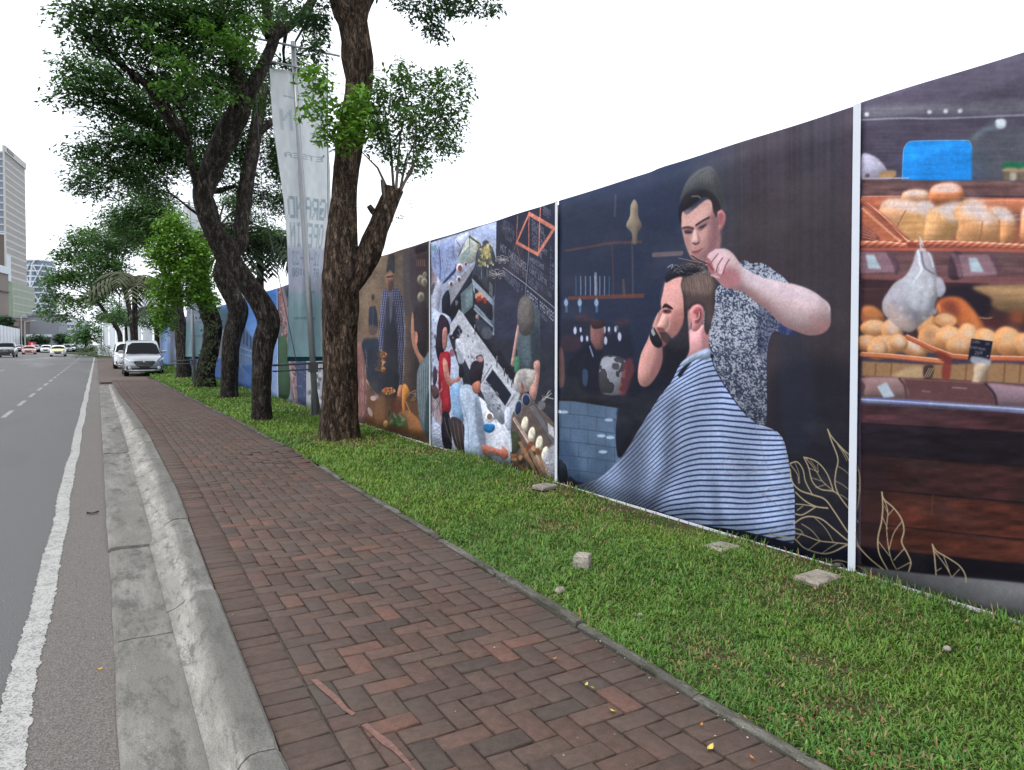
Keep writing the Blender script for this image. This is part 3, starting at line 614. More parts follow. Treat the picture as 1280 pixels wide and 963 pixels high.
def mural_barber():
    c=Canvas(3.01,6.50,0.0,2.965,.0036,(48,50,62))
    # ---- backdrop: blue-black room on the left, brown-grey boards on the right, washed lighter to the top
    px,py=c.px,c.py
    k=np.clip((px-860)/70,0,1); up_=np.clip((520-py)/400,0,1)
    L=np.stack([34+16*up_,39+22*up_,60+26*up_],-1); R=np.stack([46+26*up_,42+24*up_,48+30*up_],-1)
    c.a[:]=((L*(1-k[...,None])+R*k[...,None])/255)
    st=c.noise2(7,900,3)*.5+c.noise2(19,900,5)*.5
    rightm=np.clip((px-890)/30,0,1)
    c.a*=(1+((st-.5)*.30+.16*(c.noise2(2.6,900,12)-.5))*rightm)[...,None]
    c.a[...,0]*=1+.05*(c.noise2(40,900,8)>.5)*rightm*np.clip((500-np.abs(py-480))/300,0,1)
    c.at()
    c.poly([(900,300),(1072,215),(1072,480),(1000,560),(960,540)],(74,62,66),30,.35)
    c.poly([(960,480),(1072,470),(1072,700),(1000,690)],(30,29,40),22,.75)
    c.poly([(975,420),(1010,430),(1020,540),(985,560)],(40,52,70),12,.35)
    # ---- bar shelves at far left
    c.at(690,120,3.2)
    c.poly([(30,430),(520,290),(520,960),(30,960)],(38,46,70),30,.35)
    c.line([(60,620),(150,605),(240,590),(365,585)],3.2,(96,66,66),2.5,.75)
    c.line([(246,590),(250,800)],3,(84,62,66),2.5,.7)
    c.line([(326,580),(330,800)],3.5,(92,84,92),3,.55)
    c.line([(70,810),(200,805),(370,800)],5,(112,66,56),2.5,.8)
    c.line([(410,637),(520,630)],6,(132,110,108),3,.7)
    c.poly([(335,415),(350,440),(352,480),(366,520),(350,548),(345,590),(330,590),(326,550),(303,520),(318,480),(320,440)],(150,134,112),2.5,.85)
    c.line([(258,400),(255,480)],4,(98,92,104),3,.5)
    rs=c.rs
    for x in list(range(100,245,19)):
        c.line([(x,725),(x,795)],2.6,(150,165,190) if rs.rand()>.4 else (70,110,150),1.4,.55)
    c.line([(178,715),(180,790)],6,(190,195,210),2,.5)
    c.line([(290,740),(295,795)],5,(120,90,80),3,.5)
    for x in (60,115,182): c.line([(x,815),(x+2,860)],5,(90,130,175),2.5,.65); c.ell(x,828,9,14,(170,190,215),2.5,.7)
    for x,y in ((100,935),(212,935),(236,940),(265,935)): c.ell(x,y,9,16,(210,214,235),2,.85)
    for x,y in ((120,890),(150,900),(290,905)): c.ell(x,y,26,16,(80,52,58),5,.6)
    # ---- seated figure and bottles in the dim middle
    c.at(690,380,4.01)
    c.poly([(40,110),(200,90),(330,110),(400,140),(400,470),(40,470)],(30,34,52),9,.85)
    c.poly([(60,160),(140,170),(140,230),(60,230)],(70,48,58),6,.6)
    for x,y,r in ((122,135,10),(155,175,9),(182,175,8),(267,130,11),(274,185,11),(345,165,12),(150,130,7),(292,128,7),(325,128,8)): c.ell(x,y,r*.8,r*1.9,(200,206,232),2,.85)
    c.poly([(205,95),(240,85),(265,110),(268,170),(255,230),(235,240),(205,215),(198,150)],(134,92,88),4,.85)
    c.poly([(205,90),(262,84),(268,115),(215,125)],(44,30,36),3,.9)
    c.poly([(195,190),(225,230),(260,235),(255,300),(250,470),(80,470),(90,300),(150,230)],(22,26,42),6,.95)
    c.line([(195,215),(210,262)],3,(150,165,190),2,.7)
    c.poly([(255,275),(370,282),(372,370),(360,450),(255,440)],(150,150,158),4,.85)
    nz=c.noise(9,21,2)
    mm=c.mask([(255,275),(370,282),(372,370),(360,450),(255,440)],2)
    c.a*=(1-mm*.55*(nz>.5))[...,None]
    c.poly([(310,300),(340,300),(340,330),(310,325)],(40,40,52),3,.7)
    c.poly([(372,290),(410,285),(425,440),(345,455),(350,400)],(120,56,62),5,.65)
    c.poly([(40,235),(62,240),(66,400),(40,405)],(150,104,92),6,.6)
    c.poly([(160,330),(185,340),(180,410),(160,400)],(90,120,160),4,.5)
    c.poly([(40,460),(440,470),(450,550),(330,520),(40,486)],(26,26,38),4,.95)
    # ---- tiled counter front
    t=c.mask([(40,486),(120,489),(330,522),(438,545),(436,590),(400,700),(290,850),(170,905),(40,880)],1.5,False)
    tile=np.stack([92+0*px,112+0*px,138+0*px],-1)/255*(1+.25*(c.noise(60,4,2)-.5))[...,None]
    c.a[:]=c.a*(1-t[...,None])+tile*t[...,None]
    for k in range(6):
        y=486+k*70; c.line([(40,y-8 if k else y),(170,y+4),(330,y+26),(430,y+40)],1.3,(60,74,98),1.2,.8,clip=t)
    for r in range(6):
        for k in range(5):
            x=96+k*90-(r%2)*46; y=486+r*70+x*.08-6; c.line([(x,y),(x,y+68)],1.3,(60,74,98),1.2,.8,smooth=False,clip=t)
    c.poly([(40,700),(90,690),(170,900),(40,900)],(38,56,84),20,.5,clip=t)
    c.poly([(220,760),(300,700),(300,900),(150,905)],(62,78,100),20,.5,clip=t)
    for x,y in ((65,543),(298,670),(252,662),(290,582),(262,742)): c.ell(x,y,22,8,(200,222,240),3,.7)
    c.line([(38,540),(48,541)],4,(225,235,245),2,.9)
    # chair backs
    c.poly([(335,562),(440,590),(520,560),(470,640),(360,770),(345,760)],(24,27,40),3,1)
    c.line([(335,565),(345,765)],2.5,(60,64,76),2,.7)
    c.poly([(40,790),(62,790),(82,815),(88,910),(40,910)],(30,36,48),2.5,1)
    c.line([(62,792),(82,815),(90,905)],2,(96,110,124),1.5,.7)
    c.poly([(92,865),(130,890),(190,905),(150,925),(90,915)],(26,30,44),3,.9)
    # dark void between the arm and the cape
    c.poly([(430,330),(560,260),(640,330),(600,420),(420,640),(330,560),(380,450)],(24,27,42),7,.95)
    # ---- barber's shirt (speckled knit)
    c.at(880,300,4.01)
    shirt=[(60,255),(190,110),(240,120),(290,115),(350,150),(425,215),(440,300),(450,440),(420,478),(385,462),(345,470),(322,560),(318,700),(312,940),(230,940),(120,760),(40,600),(10,520),(-10,400)]
    m=c.mask(shirt,1.2)
    X_=px*.8+py*.6+2.2*c.noise(5,36); Y_=-px*.6+py*.8+2.2*c.noise(5,37); n=vnoise(X_/1.9,Y_/1.4,31)*.6+vnoise(X_/1.05,Y_/1.05,33)*.4; n2=c.noise(14,35,2)
    dark=np.clip((n2-.52)*1.1+(py-400)*.0022+(.5-n)*3.6+.46,0,1)
    lt=np.array([172,177,190])/255.; dk=np.array([58,64,86])/255.
    shade=1-.25*np.clip((py-420)/100,0,1)
    col=(lt*(1-dark[...,None])+dk*dark[...,None])*shade[...,None]
    c.a[:]=c.a*(1-m[...,None])+col*m[...,None]
    c.poly([(282,300),(290,420),(300,560),(282,590),(270,480)],(30,36,56),6,.55)
    c.poly([(300,310),(385,370),(420,440),(400,478),(350,460),(330,560),(300,600),(290,420)],(40,46,70),9,.5)
    c.poly([(380,420),(440,440),(470,470),(430,480),(390,470)],(44,52,92),5,.8)
    c.line([(100,480),(180,490),(260,470)],3,(190,192,205),2.5,.4); c.line([(110,440),(200,430)],3,(60,66,90),3,.4)
    # ---- barber's head
    c.at(780,190,5.35)
    c.poly([(600,540),(650,560),(650,670),(700,760),(640,860),(560,760),(560,600)],(150,112,112),5,1)     # neck
    c.poly([(395,390),(430,420),(560,320),(620,370),(640,430),(640,560),(610,640),(560,730),(520,742),(470,722),(440,690),(405,590),(385,470)],(196,152,146),2.2,1)
    c.poly([(560,440),(640,420),(636,650),(560,735),(540,700),(590,600)],(150,108,112),9,.75)
    c.poly([(395,400),(470,380),(560,330),(600,400),(540,450),(480,470),(400,500)],(208,168,160),9,.6)
    c.poly([(620,400),(655,388),(682,420),(680,470),(655,525),(632,520),(640,470)],(196,134,134),2.5,1)   # ear
    c.poly([(640,415),(664,412),(668,450),(648,495),(640,470)],(140,74,82),4,.7)
    # hair and hat
    c.poly([(372,400),(390,330),(440,280),(540,250),(620,300),(650,380),(630,400),(622,440),(600,400),(588,330),(540,300),(500,330),(430,380),(392,410),(385,480),(376,450)],(34,28,38),2.2,1)
    c.poly([(380,340),(390,280),(430,190),(490,130),(560,100),(600,110),(640,170),(662,260),(680,340),(690,390),(655,370),(610,290),(560,256),(500,250),(430,275),(385,340)],(80,82,86),2.,1)
    c.poly([(450,170),(560,112),(600,130),(600,200),(500,200),(430,240)],(104,105,106),12,.6)
    c.poly([(610,140),(655,230),(688,380),(655,350),(620,260)],(52,56,62),8,.6)
    c.poly([(372,400),(392,340),(400,360),(390,420),(384,500)],(26,26,40),4,.9)
    c.line([(460,300),(500,298),(515,312)],2,(150,150,140),1.6,.6)
    # face features
    c.line([(396,512),(430,505),(466,516)],2.6,(70,48,54),2,.95)
    c.line([(484,492),(530,462),(572,440)],3,(64,44,50),2,.95)
    c.poly([(405,530),(440,520),(465,532),(450,552),(415,550)],(96,66,76),4,.85)
    c.poly([(500,508),(545,480),(556,492),(525,520),(502,522)],(98,68,78),4,.8)
    c.ell(430,535,12,7,(40,34,44),2,.9); c.ell(528,500,11,6,(40,36,46),2,.85); c.ell(541,494,4,3,(200,200,205),1.4,.6)
    c.poly([(468,520),(484,520),(508,600),(500,612),(468,612),(458,600)],(214,176,170),4,.85)
    c.poly([(490,530),(512,590),(515,612),(498,606)],(158,112,112),4,.7)
    c.line([(460,612),(485,622),(505,608)],1.8,(116,70,74),1.8,.8)
    c.poly([(458,668),(490,660),(530,643),(520,668),(490,688),(468,685)],(160,96,102),2.5,.95)
    c.line([(458,670),(492,668),(532,645)],1.3,(96,52,60),1.4,.85)
    c.poly([(455,690),(500,700),(560,660),(560,720),(520,745),(475,725)],(150,112,112),6,.6)
    c.poly([(560,540),(620,520),(600,620),(550,700)],(160,116,118),8,.5)
    c.poly([(590,400),(636,430),(632,560),(600,650),(556,722),(530,700),(575,600),(590,500)],(120,84,92),9,.55)
    c.poly([(400,505),(470,505),(462,535),(412,545)],(84,56,66),4,.5); c.poly([(484,500),(560,455),(566,480),(520,520),(486,520)],(90,62,72),5,.45)
    c.poly([(405,560),(440,570),(450,640),(430,670),(412,620)],(150,108,108),8,.5); c.poly([(500,620),(560,590),(560,660),(520,650)],(178,136,134),9,.5)
    c.line([(412,536),(432,541),(452,537)],1.5,(30,24,34),1.,.9); c.line([(508,506),(528,503),(548,488)],1.5,(30,24,34),1.,.9); c.line([(472,612),(482,616),(500,606)],1.6,(92,52,58),1.2,.8)
    c.poly([(470,530),(482,530),(492,590),(480,600),(470,580)],(232,202,196),4,.7)
    c.line([(384,335),(430,275),(500,250),(560,256),(610,290),(655,370)],1.2,(46,48,52),1.6,.8)
    for i in range(9): c.line([(430+i*24,265-abs(i-4)*-3),(450+i*20,180-6*i+abs(i-4)*6),(520+i*8,115+abs(i-5)*4)],.8,(60,64,62),1.4,.5)
    # ---- client's head
    c.at(780,310,5.35)
    c.poly([(430,560),(560,520),(570,640),(570,700),(480,760),(400,770),(380,700)],(206,156,158),3,1)     # neck
    c.poly([(520,560),(560,520),(572,680),(540,690)],(160,110,116),6,.7)
    c.poly([(286,225),(340,190),(400,200),(450,300),(470,420),(440,520),(380,560),(300,620),(262,600),(232,560),(222,530),(240,480),(262,430),(254,370),(268,300)],(206,152,146),2.2,1)
    c.poly([(286,230),(380,195),(390,300),(330,360),(262,380)],(226,172,168),10,.6)
    c.poly([(330,430),(430,420),(430,520),(330,600),(300,560)],(166,112,106),12,.7)
    c.poly([(262,430),(300,440),(310,520),(285,550),(240,520)],(218,172,164),6,.7)
    # hair
    c.poly([(285,225),(290,180),(320,130),(380,105),(450,80),(500,90),(560,120),(610,190),(615,260),(608,400),(585,500),(565,580),(540,540),(540,400),(500,375),(450,400),(420,470),(405,450),(400,330),(385,250),(395,190),(340,205),(290,235)],(56,46,50),2.5,1)
    c.poly([(390,230),(440,180),(540,160),(600,200),(606,290),(560,330),(430,310),(395,280)],(132,112,104),9,.75)
    c.poly([(430,310),(560,320),(600,330),(596,460),(560,520),(540,400),(480,370),(420,400)],(86,70,70),8,.75)
    rs=np.random.RandomState(3)
    for i in range(60):
        x=400+rs.rand()*190; y=175+rs.rand()*70; c.line([(x,y),(x+rs.randn()*6+6,y+60+rs.rand()*30)],.6,(178,156,140) if rs.rand()>.5 else (70,54,54),.6,.4,False)
    c.poly([(285,225),(290,180),(330,130),(400,120),(520,150),(440,185),(390,190),(330,205)],(22,22,34),4,.95)
    for i in range(44):
        x=295+rs.rand()*240; y=110+rs.rand()*70; c.line([(x,y),(x+14+rs.rand()*18,y-8-rs.rand()*14),(x+40+rs.rand()*20,y-4+rs.rand()*14)],.6,(168,172,182) if rs.rand()>.45 else (18,18,26),.6,.55)
    c.line([(370,70),(430,82),(480,92),(560,105)],.8,(150,140,140),.8,.9); c.line([(298,130),(330,112),(322,140)],1,(180,190,205),.8,.8)
    # ear
    c.poly([(440,430),(470,385),(510,380),(535,410),(536,470),(510,535),(480,560),(455,550),(455,500)],(204,140,142),2.5,1)
    c.poly([(462,430),(490,398),(518,410),(520,460),(500,500),(474,500),(486,450)],(128,66,72),4,.85)
    c.line([(470,480),(500,470),(506,430)],2,(226,170,166),1.8,.8)
    c.poly([(428,420),(450,440),(448,600),(430,620),(425,540)],(212,170,170),4,.6)
    # brow, eye, nose
    c.poly([(262,405),(280,375),(310,388),(332,410),(310,408),(285,400)],(40,28,34),2,1)
    c.poly([(262,418),(300,412),(322,424),(300,440),(270,436)],(92,56,58),3.5,.85); c.ell(283,424,11,6,(34,26,32),1.6,.95)
    c.poly([(222,530),(248,535),(278,545),(270,556),(238,556)],(112,62,60),3,.85)
    c.line([(262,440),(248,490),(232,528)],1.4,(238,196,190),1.6,.6)
    # beard
    c.poly([(405,460),(420,440),(430,500),(436,600),(440,680),(420,735),(385,790),(300,850),(262,860),(255,760),(258,690),(232,600),(228,572),(270,560),(300,580),(330,610),(370,560),(395,510)],(36,30,42),4,1)
    c.poly([(290,650),(400,600),(425,660),(380,780),(270,850),(262,720)],(22,22,36),8,.85)
    c.poly([(228,575),(268,562),(300,590),(296,640),(262,660),(240,620)],(84,58,60),4,.75)
    for i in range(50):
        x=240+rs.rand()*180; y=570+rs.rand()*120; c.line([(x,y),(x-6+rs.randn()*5,y+24)],.6,(104,80,82) if rs.rand()>.5 else (14,14,24),.6,.35,False)
    c.poly([(238,630),(262,622),(285,640),(270,660),(246,655)],(150,92,96),3,.75)
    # ---- barber's left hand and wrist behind the face
    c.poly([(255,410),(262,440),(236,500),(232,560),(250,600),(260,760),(215,870),(165,925),(118,918),(100,850),(118,720),(165,610),(190,540),(215,470)],(190,142,136),2.5,1)
    c.poly([(215,600),(258,640),(258,760),(200,880),(190,800),(235,700)],(140,96,100),8,.7)
    c.poly([(180,560),(200,530),(222,560),(260,640),(240,668),(205,655),(180,610)],(24,26,38),1.8,1)
    c.poly([(186,560),(198,540),(215,575),(200,590)],(180,186,186),2,.85)
    c.line([(232,440),(214,500),(200,545)],2,(222,180,172),2,.6)
    # redraw nose edge over hand
    c.poly([(262,440),(246,480),(222,530),(240,556),(276,552),(300,520),(300,450)],(216,166,158),2.,.95)
    c.poly([(224,534),(250,534),(276,545),(268,558),(238,558)],(120,68,66),2.5,.85)
    c.poly([(254,375),(290,340),(300,430),(262,434)],(210,158,150),3,.6)
    c.poly([(262,405),(280,375),(310,388),(332,410),(310,408),(285,400)],(40,28,34),2,1); c.poly([(266,418),(300,412),(322,424),(300,440),(272,436)],(92,56,58),3,.85); c.ell(285,424,11,6,(34,26,32),1.6,.95)
    # ---- raised right hand, forearm
    c.at(880,300,4.01)
    arm=[(20,80),(60,50),(110,45),(150,70),(180,110),(215,150),(300,190),(400,215),(460,225),(540,255),(600,295),(635,330),(642,390),(635,435),(600,468),(540,478),(480,462),(400,425),(330,360),(260,310),(200,262),(140,245),(105,240),(70,200),(40,170),(25,140)]
    c.poly(arm,(186,164,166),2.2,1)
    am=c.mask(arm,1.5)
    c.poly([(180,225),(260,270),(360,350),(420,410),(500,440),(600,430),(640,400),(640,480),(400,480),(150,280)],(134,100,102),12,.85,clip=am)
    c.poly([(190,150),(300,205),(430,235),(560,270),(600,320),(480,300),(350,265),(220,215)],(206,190,202),12,.8,clip=am)
    c.line([(190,132),(240,165),(330,196),(460,222),(560,262),(625,312),(640,350)],3.4,(216,204,218),4,.75,clip=am)
    c.poly([(540,380),(600,400),(640,400),(630,470),(560,470)],(162,116,118),14,.5,clip=am)
    c.poly([(90,150),(150,140),(190,190),(160,240),(100,235),(60,190)],(166,110,116),9,.85,clip=am)
    for pts in ([(20,115),(40,85),(62,60)],[(52,150),(62,115),(84,80)],[(88,160),(100,120),(118,88)]):
        c.line(pts,7,(224,188,196),2.2,.9); c.line([(a+13,b+12) for a,b in pts],2,(130,74,84),2,.8)
    c.poly([(12,100),(30,95),(58,150),(50,172),(30,158)],(150,86,92),3,.75)
    c.line([(26,122),(48,150)],2.4,(120,56,66),2,.8)
    c.line([(-60,80),(-20,104),(20,120)],1.3,(20,18,24),.8,1)
    c.line([(40,178),(80,190)],2.5,(226,180,184),2,.7)
    # ---- striped cape
    c.at(690,400,3.01)
    cape=[(487,165),(530,140),(585,110),(602,130),(612,170),(640,225),(680,290),(720,345),(770,388),(810,402),(850,420),(875,450),(890,500),(900,560),(915,640),(917,700),(914,838),(840,822),(700,790),(560,770),(380,715),(250,690),(180,665),(95,628),(140,612),(190,590),(250,530),(330,410),(400,300),(450,235)]
    P=c.conv(cape); cm=c.mask(cape,1.2)
    X=(px-690)*3.01; Y=(py-400)*3.01
    x0=520-.22*(Y-250)+18*np.sin(Y/70.); 
    sp=26.; u=(x0-X); soft=sp*np.log1p(np.exp(np.clip(u/sp,-30,30)))
    sfield=Y-1.12*soft+9*np.sin((X-560)/95.+Y/260.)*np.clip((X-480)/80,0,1)-.10*np.clip(X-640,0,400)*np.clip((560-Y)/200,0,1)+ .05*(X-560)*np.clip((X-500)/100,0,1)
    sfield+=5*(c.noise(26,51)-.5)
    # denser stripes where the cloth gathers on the left
    fr=np.mod(sfield/20.3,1.)
    stripe=np.clip((np.abs(fr-.5)-.29)/.10,0,1)
    base=np.stack([172+0*px,188+0*px,220+0*px],-1)/255.; dkc=np.array([36,44,88])/255.
    left=np.clip((x0-X)/120,0,1)
    fold=1+.20*np.sin((X*.82+Y*.35)/27.+2.5*np.sin(Y/190.))*(.35+.65*left)-.05
    fold*=1-.22*np.clip((480-X)/300,0,1)
    fold=fold*(1-.28*np.exp(-((X-x0+35)/32)**2)*np.clip((Y-230)/100,0,1))
    fold=fold*(1-.20*np.exp(-((X-610-.1*(Y-600))/26)**2)*np.clip((Y-520)/100,0,1))
    amp=.92-.30*left
    col=(base*(1-stripe[...,None]*amp[...,None])+dkc*stripe[...,None]*amp[...,None])*fold[...,None]
    weave=1+.07*(c.noise(1.6,55)-.5)
    col*=weave[...,None]
    c.a[:]=c.a*(1-cm[...,None])+col*cm[...,None]
    c.poly([(485,168),(515,140),(582,108),(603,125),(590,150),(540,150),(505,175)],(150,164,184),2,.9)
    c.poly([(476,205),(500,175),(528,160),(512,180),(486,215)],(24,26,42),1.8,1)
    c.line([(600,128),(612,170),(640,228),(690,305),(740,365)],1.6,(30,34,60),1.2,.8)
    c.ell(606,138,7,8,(24,26,40),1.2,1)
    c.line([(94,628),(190,592),(260,520),(340,400),(440,250)],1.2,(140,150,180),1.6,.5)
    c.poly([(250,365),(330,380),(330,410),(256,520)],(24,27,40),3,1)
    # floor shadow line below the cape
    c.poly([(560,772),(700,792),(914,840),(917,838),(1145,870),(1145,960),(900,900),(700,850)],(22,26,44),2,.97,False)
    c.at(); c.tone(lambda x,y:1+.10*(vnoise(x/90,y/60,77)-.5))
    finish(c,5); gold_leaves(c); wrinkles(c,5)
    return c
def gold_leaves(c):
    G=(168,152,122); c.at(880,520,3.556)
    def g(pts,w=1.1,a=.95): c.line(pts,w*1.35,G,.7,a)
    # tall leaf
    g([(556,60),(575,95),(620,145),(660,185),(690,235),(697,300),(690,390),(676,440)],1.3)
    g([(556,60),(572,110),(600,190),(590,250),(586,300),(600,345),(630,390),(672,440),(690,470)],1.4)
    g([(575,95),(640,180),(655,240),(650,300),(655,350),(672,420)],1.)
    for a,b in (((600,130),(640,200)),((600,225),(650,262)),((588,290),(650,330)),((610,350),(660,390)),((655,250),(690,240)),((652,300),(694,300)),((655,350),(690,330))): g([a,((a[0]+b[0])/2,(a[1]+b[1])/2-4),b],.8,.8)
    # second leaf
    g([(450,184),(490,195),(525,220),(555,265),(578,330)],1.3); g([(450,184),(470,230),(485,290),(520,325),(578,335),(600,350)],1.3)
    g([(460,190),(500,240),(530,290),(575,330)],.9)
    for a,b in (((480,200),(505,235)),((468,230),(512,250)),((480,275),(528,290)),((510,215),(512,250)),((500,320),(545,305))): g([a,b],.8,.8)
    # third leaf fragment
    g([(388,212),(420,205),(445,240),(455,290),(485,348)],1.3); g([(388,240),(395,290),(430,330),(485,350),(540,370),(580,420),(640,510),(690,575)],1.5)
    g([(388,215),(420,260),(425,300)],.9); g([(410,210),(425,250),(430,300)],.8,.8)
    g([(412,340),(450,375),(500,402),(555,410)],1.4); g([(412,392),(450,395),(500,403)],1.); g([(412,436),(440,440),(470,425),(500,405)],1.2)
    g([(420,420),(445,400)],.8)
    # big lower leaf
    g([(405,480),(440,455),(480,447),(530,460),(580,500),(640,550),(690,580)],1.4)
    g([(300,525),(340,535),(405,545),(450,585),(500,605),(545,612),(590,600),(640,575),(690,575)],1.4)
    g([(408,520),(450,530),(520,555),(580,562),(690,575)],1.1)
    for a,b in (((440,480),(520,552)),((500,455),(580,558)),((410,500),(450,528)),((470,595),(520,558)),((530,610),(600,566)),((420,545),(440,520))): g([a,((a[0]+b[0])/2+6,(a[1]+b[1])/2-6),b],.9,.85)
    # faint leaves over the cape
    f=.55
    for pts in ([(80,215),(110,185),(160,180),(200,205),(235,240),(300,240),(370,262)],[(80,215),(110,250),(160,268),(235,245)],[(90,215),(150,220),(235,243)],[(230,45),(255,110),(270,180),(290,230)],[(230,45),(300,60),(340,90),(370,150),(372,210)],
                [(260,350),(300,322),(350,318),(388,325)],[(260,350),(300,375),(350,410),(400,428)],[(265,350),(330,360),(400,380)],[(290,522),(330,495),(405,470)],[(290,522),(340,512),(405,490)]): c.line(pts,1.2,(128,118,120),.8,f)
    g([(550,660),(590,642),(640,650),(700,672),(740,700)],1.2); g([(560,662),(610,655),(640,680)],.9)
    # stem and leaves on the next print
    g([(676,440),(680,500),(690,570),(740,630),(800,680)],1.5)
    g([(795,338),(805,370),(850,410),(885,460),(895,510),(885,560),(910,610),(925,650),(915,690)],1.5)
    g([(795,338),(800,400),(795,470),(780,540),(785,610),(820,680)],1.5)
    g([(800,360),(822,420),(818,500),(826,580),(840,640),(860,680)],1.)
    g([(850,410),(825,440)],.8); g([(885,470),(850,520),(830,590)],.9); g([(800,450),(822,500)],.8); g([(785,560),(830,620)],.9); g([(895,590),(850,640)],.9); g([(922,650),(865,680)],.9); g([(808,400),(822,430)],.8)
    g([(1021,570),(1040,600),(1090,630),(1140,665),(1165,705),(1168,740)],1.4); g([(1021,570),(1030,620),(1036,705)],1.4); g([(1030,600),(1075,660),(1105,715)],1.); g([(1070,620),(1095,690)],.9); g([(1036,690),(1060,675)],.8); g([(1140,680),(1110,712)],.8)
    c.line([(1168,740),(1172,800)],1.2,(120,116,110),.8,.5)
    c.line([(690,640),(730,680),(760,720),(870,745),(910,690)],1.,(110,104,98),.8,.5)
def wrinkles(c,seed):
    """creases in the sheet: printed tone breaks slightly along them"""
    n=c.noise2(260,14,seed,-.32); g=np.clip((n-.72)/.2,0,1)*np.clip((c.z1-.0)-((c.z1-(np.arange(c.h)+.5)*c.res)[:,None])<.45,0,1)
    c.a*=(1+.10*g)[...,None]
def mural_bakery():
    c=Canvas(-.45,3.01,0.0,2.985,.0036,(70,64,76)); px,py=c.px,c.py
    rs=c.rs
    # ceiling of the shop, shelves run on beyond the first metres
    c.a[:]=np.stack([72+14*np.clip((300-py)/250,0,1),64+16*np.clip((300-py)/250,0,1),80+16*np.clip((300-py)/250,0,1)],-1)/255
    c.at(1060,60,2.675)
    c.poly([(50,198),(300,188),(1200,150),(1200,210),(300,225),(50,232)],(112,110,120),7,.8)
    c.line([(50,242),(200,236),(350,236),(1200,200)],2.2,(160,165,176),2,.7)
    for x,y in ((68,224),(276,215),(330,213),(378,212),(700,190),(900,182)): c.ell(x,y,8,7,(220,222,228),2.5,.9)
    c.poly([(412,310),(440,280),(500,250),(530,262),(460,290),(430,315)],(120,140,148),5,.7); c.poly([(498,245),(515,238),(532,245),(530,268),(505,270)],(224,232,238),2.5,1)
    c.poly([(420,300),(1200,200),(1200,440),(420,440)],(92,96,104),16,.8)
    c.poly([(50,360),(80,358),(112,378),(135,410),(142,440),(50,440)],(176,172,190),2,1)
    c.poly([(108,422),(130,412),(164,412),(158,436),(112,436)],(176,140,104),2,1); c.ell(70,428,8,7,(80,60,64),2,.8)
    # blue board
    c.at(1070,160,6.02)
    c.poly([(365,400),(357,380),(365,180),(378,140),(410,105),(480,98),(820,96),(868,112),(884,150),(882,400)],(34,142,222),1.6,1,False)
    c.line([(360,395),(366,190),(382,135),(415,106),(500,100),(820,97),(866,112),(882,150)],.9,(140,196,236),1,.8)
    c.poly([(400,330),(860,300),(860,395),(400,395)],(26,128,210),30,.5)
    c.line([(60,384),(405,380)],1.8,(190,176,186),1.2,.9)
    # jars
    for k in range(5):
        x=1122+k*118; 
        c.poly([(x,320),(x+112,320),(x+112,395),(x,395)],(120,104,88),2,1,False); c.poly([(x+50,340),(x+90,340),(x+90,392),(x+50,392)],(186,184,170),2,.8)
        c.poly([(x,275),(x+20,262),(x+95,262),(x+112,275),(x+112,305),(x,305)],(28,112,74),1.8,1); c.poly([(x,310),(x+55,300),(x+112,310),(x+112,335),(x,330)],(176,150,118),2,.9)
    # shelf board
    c.poly([(60,392),(880,402),(2600,430),(2600,540),(820,512),(60,505)],(108,80,80),1.5,1,False)
    m=c.mask([(60,392),(880,402),(2600,430),(2600,540),(820,512),(60,505)],1,False); c.tone(lambda x,y:1+.35*(vnoise(x/22,y/3.5,3)-.5),m)
    c.poly([(820,512),(2600,540),(2600,560),(820,528)],(40,30,46),1.5,1,False)
    c.poly([(880,405),(2600,432),(2600,445),(880,420)],(150,110,100),3,.5)
    # basket back
    c.poly([(58,515),(2600,540),(2600,900),(58,900)],(150,92,74),2,1,False)
    c.poly([(58,520),(340,515),(340,560),(120,590),(58,570)],(190,110,84),3,.9)
    c.poly([(900,540),(2600,560),(2600,640),(980,640)],(196,124,92),3,.9)
    c.poly([(1180,640),(2600,650),(2600,720),(1200,730)],(122,84,76),3,.8)
    for y in (520,): c.line([(58,y),(340,y-4)],1.2,(226,168,146),1,.8)
    c.line([(940,545),(2600,560)],1.2,(226,168,146),1,.8); c.line([(1200,655),(2600,672)],.9,(226,178,150),1,.7); c.line([(1200,690),(2600,706)],.9,(214,158,132),1,.6)
    c.poly([(62,590),(100,610),(340,850),(62,860)],(184,110,84),2,1,False); c.poly([(62,740),(190,840),(62,850)],(110,66,66),4,.9)
    for k in range(4): c.line([(62,750+k*24),(150+k*6,800+k*16)],1.2,(208,140,112),1,.7)
    # loaves
    def loaf(x,y,w,h,top=(226,212,208),side=(206,150,108),lo=(170,118,78)):
        c.poly([(x-w,y+h*.1),(x-w*.85,y-h*.6),(x-w*.3,y-h),(x+w*.4,y-h),(x+w*.9,y-h*.55),(x+w,y+h*.2),(x+w*.9,y+h),(x-w*.9,y+h)],side,2,1,form=.9)
        c.poly([(x-w*.8,y-h*.2),(x-w*.75,y-h*.65),(x-w*.2,y-h*.95),(x+w*.45,y-h*.95),(x+w*.85,y-h*.5),(x+w*.7,y-h*.15),(x,y-h*.05)],top,6,.95)
        c.poly([(x-w*.8,y+h*.5),(x+w*.8,y+h*.5),(x+w*.85,y+h*.95),(x-w*.85,y+h*.95)],lo,8,.6)
    loaf(460,520,110,52); loaf(690,492,128,72,(226,206,200),(214,132,92)); 
    c.poly([(185,620),(235,545),(380,540),(560,600),(600,720),(560,850),(440,850),(340,760),(190,640)],(206,156,118),2,1)
    c.poly([(210,590),(250,545),(380,545),(540,600),(560,650),(480,690),(380,620)],(222,206,206),9,.95)
    c.poly([(340,700),(400,640),(520,660),(545,800),(500,860),(430,850),(330,760)],(196,150,102),5,.9)
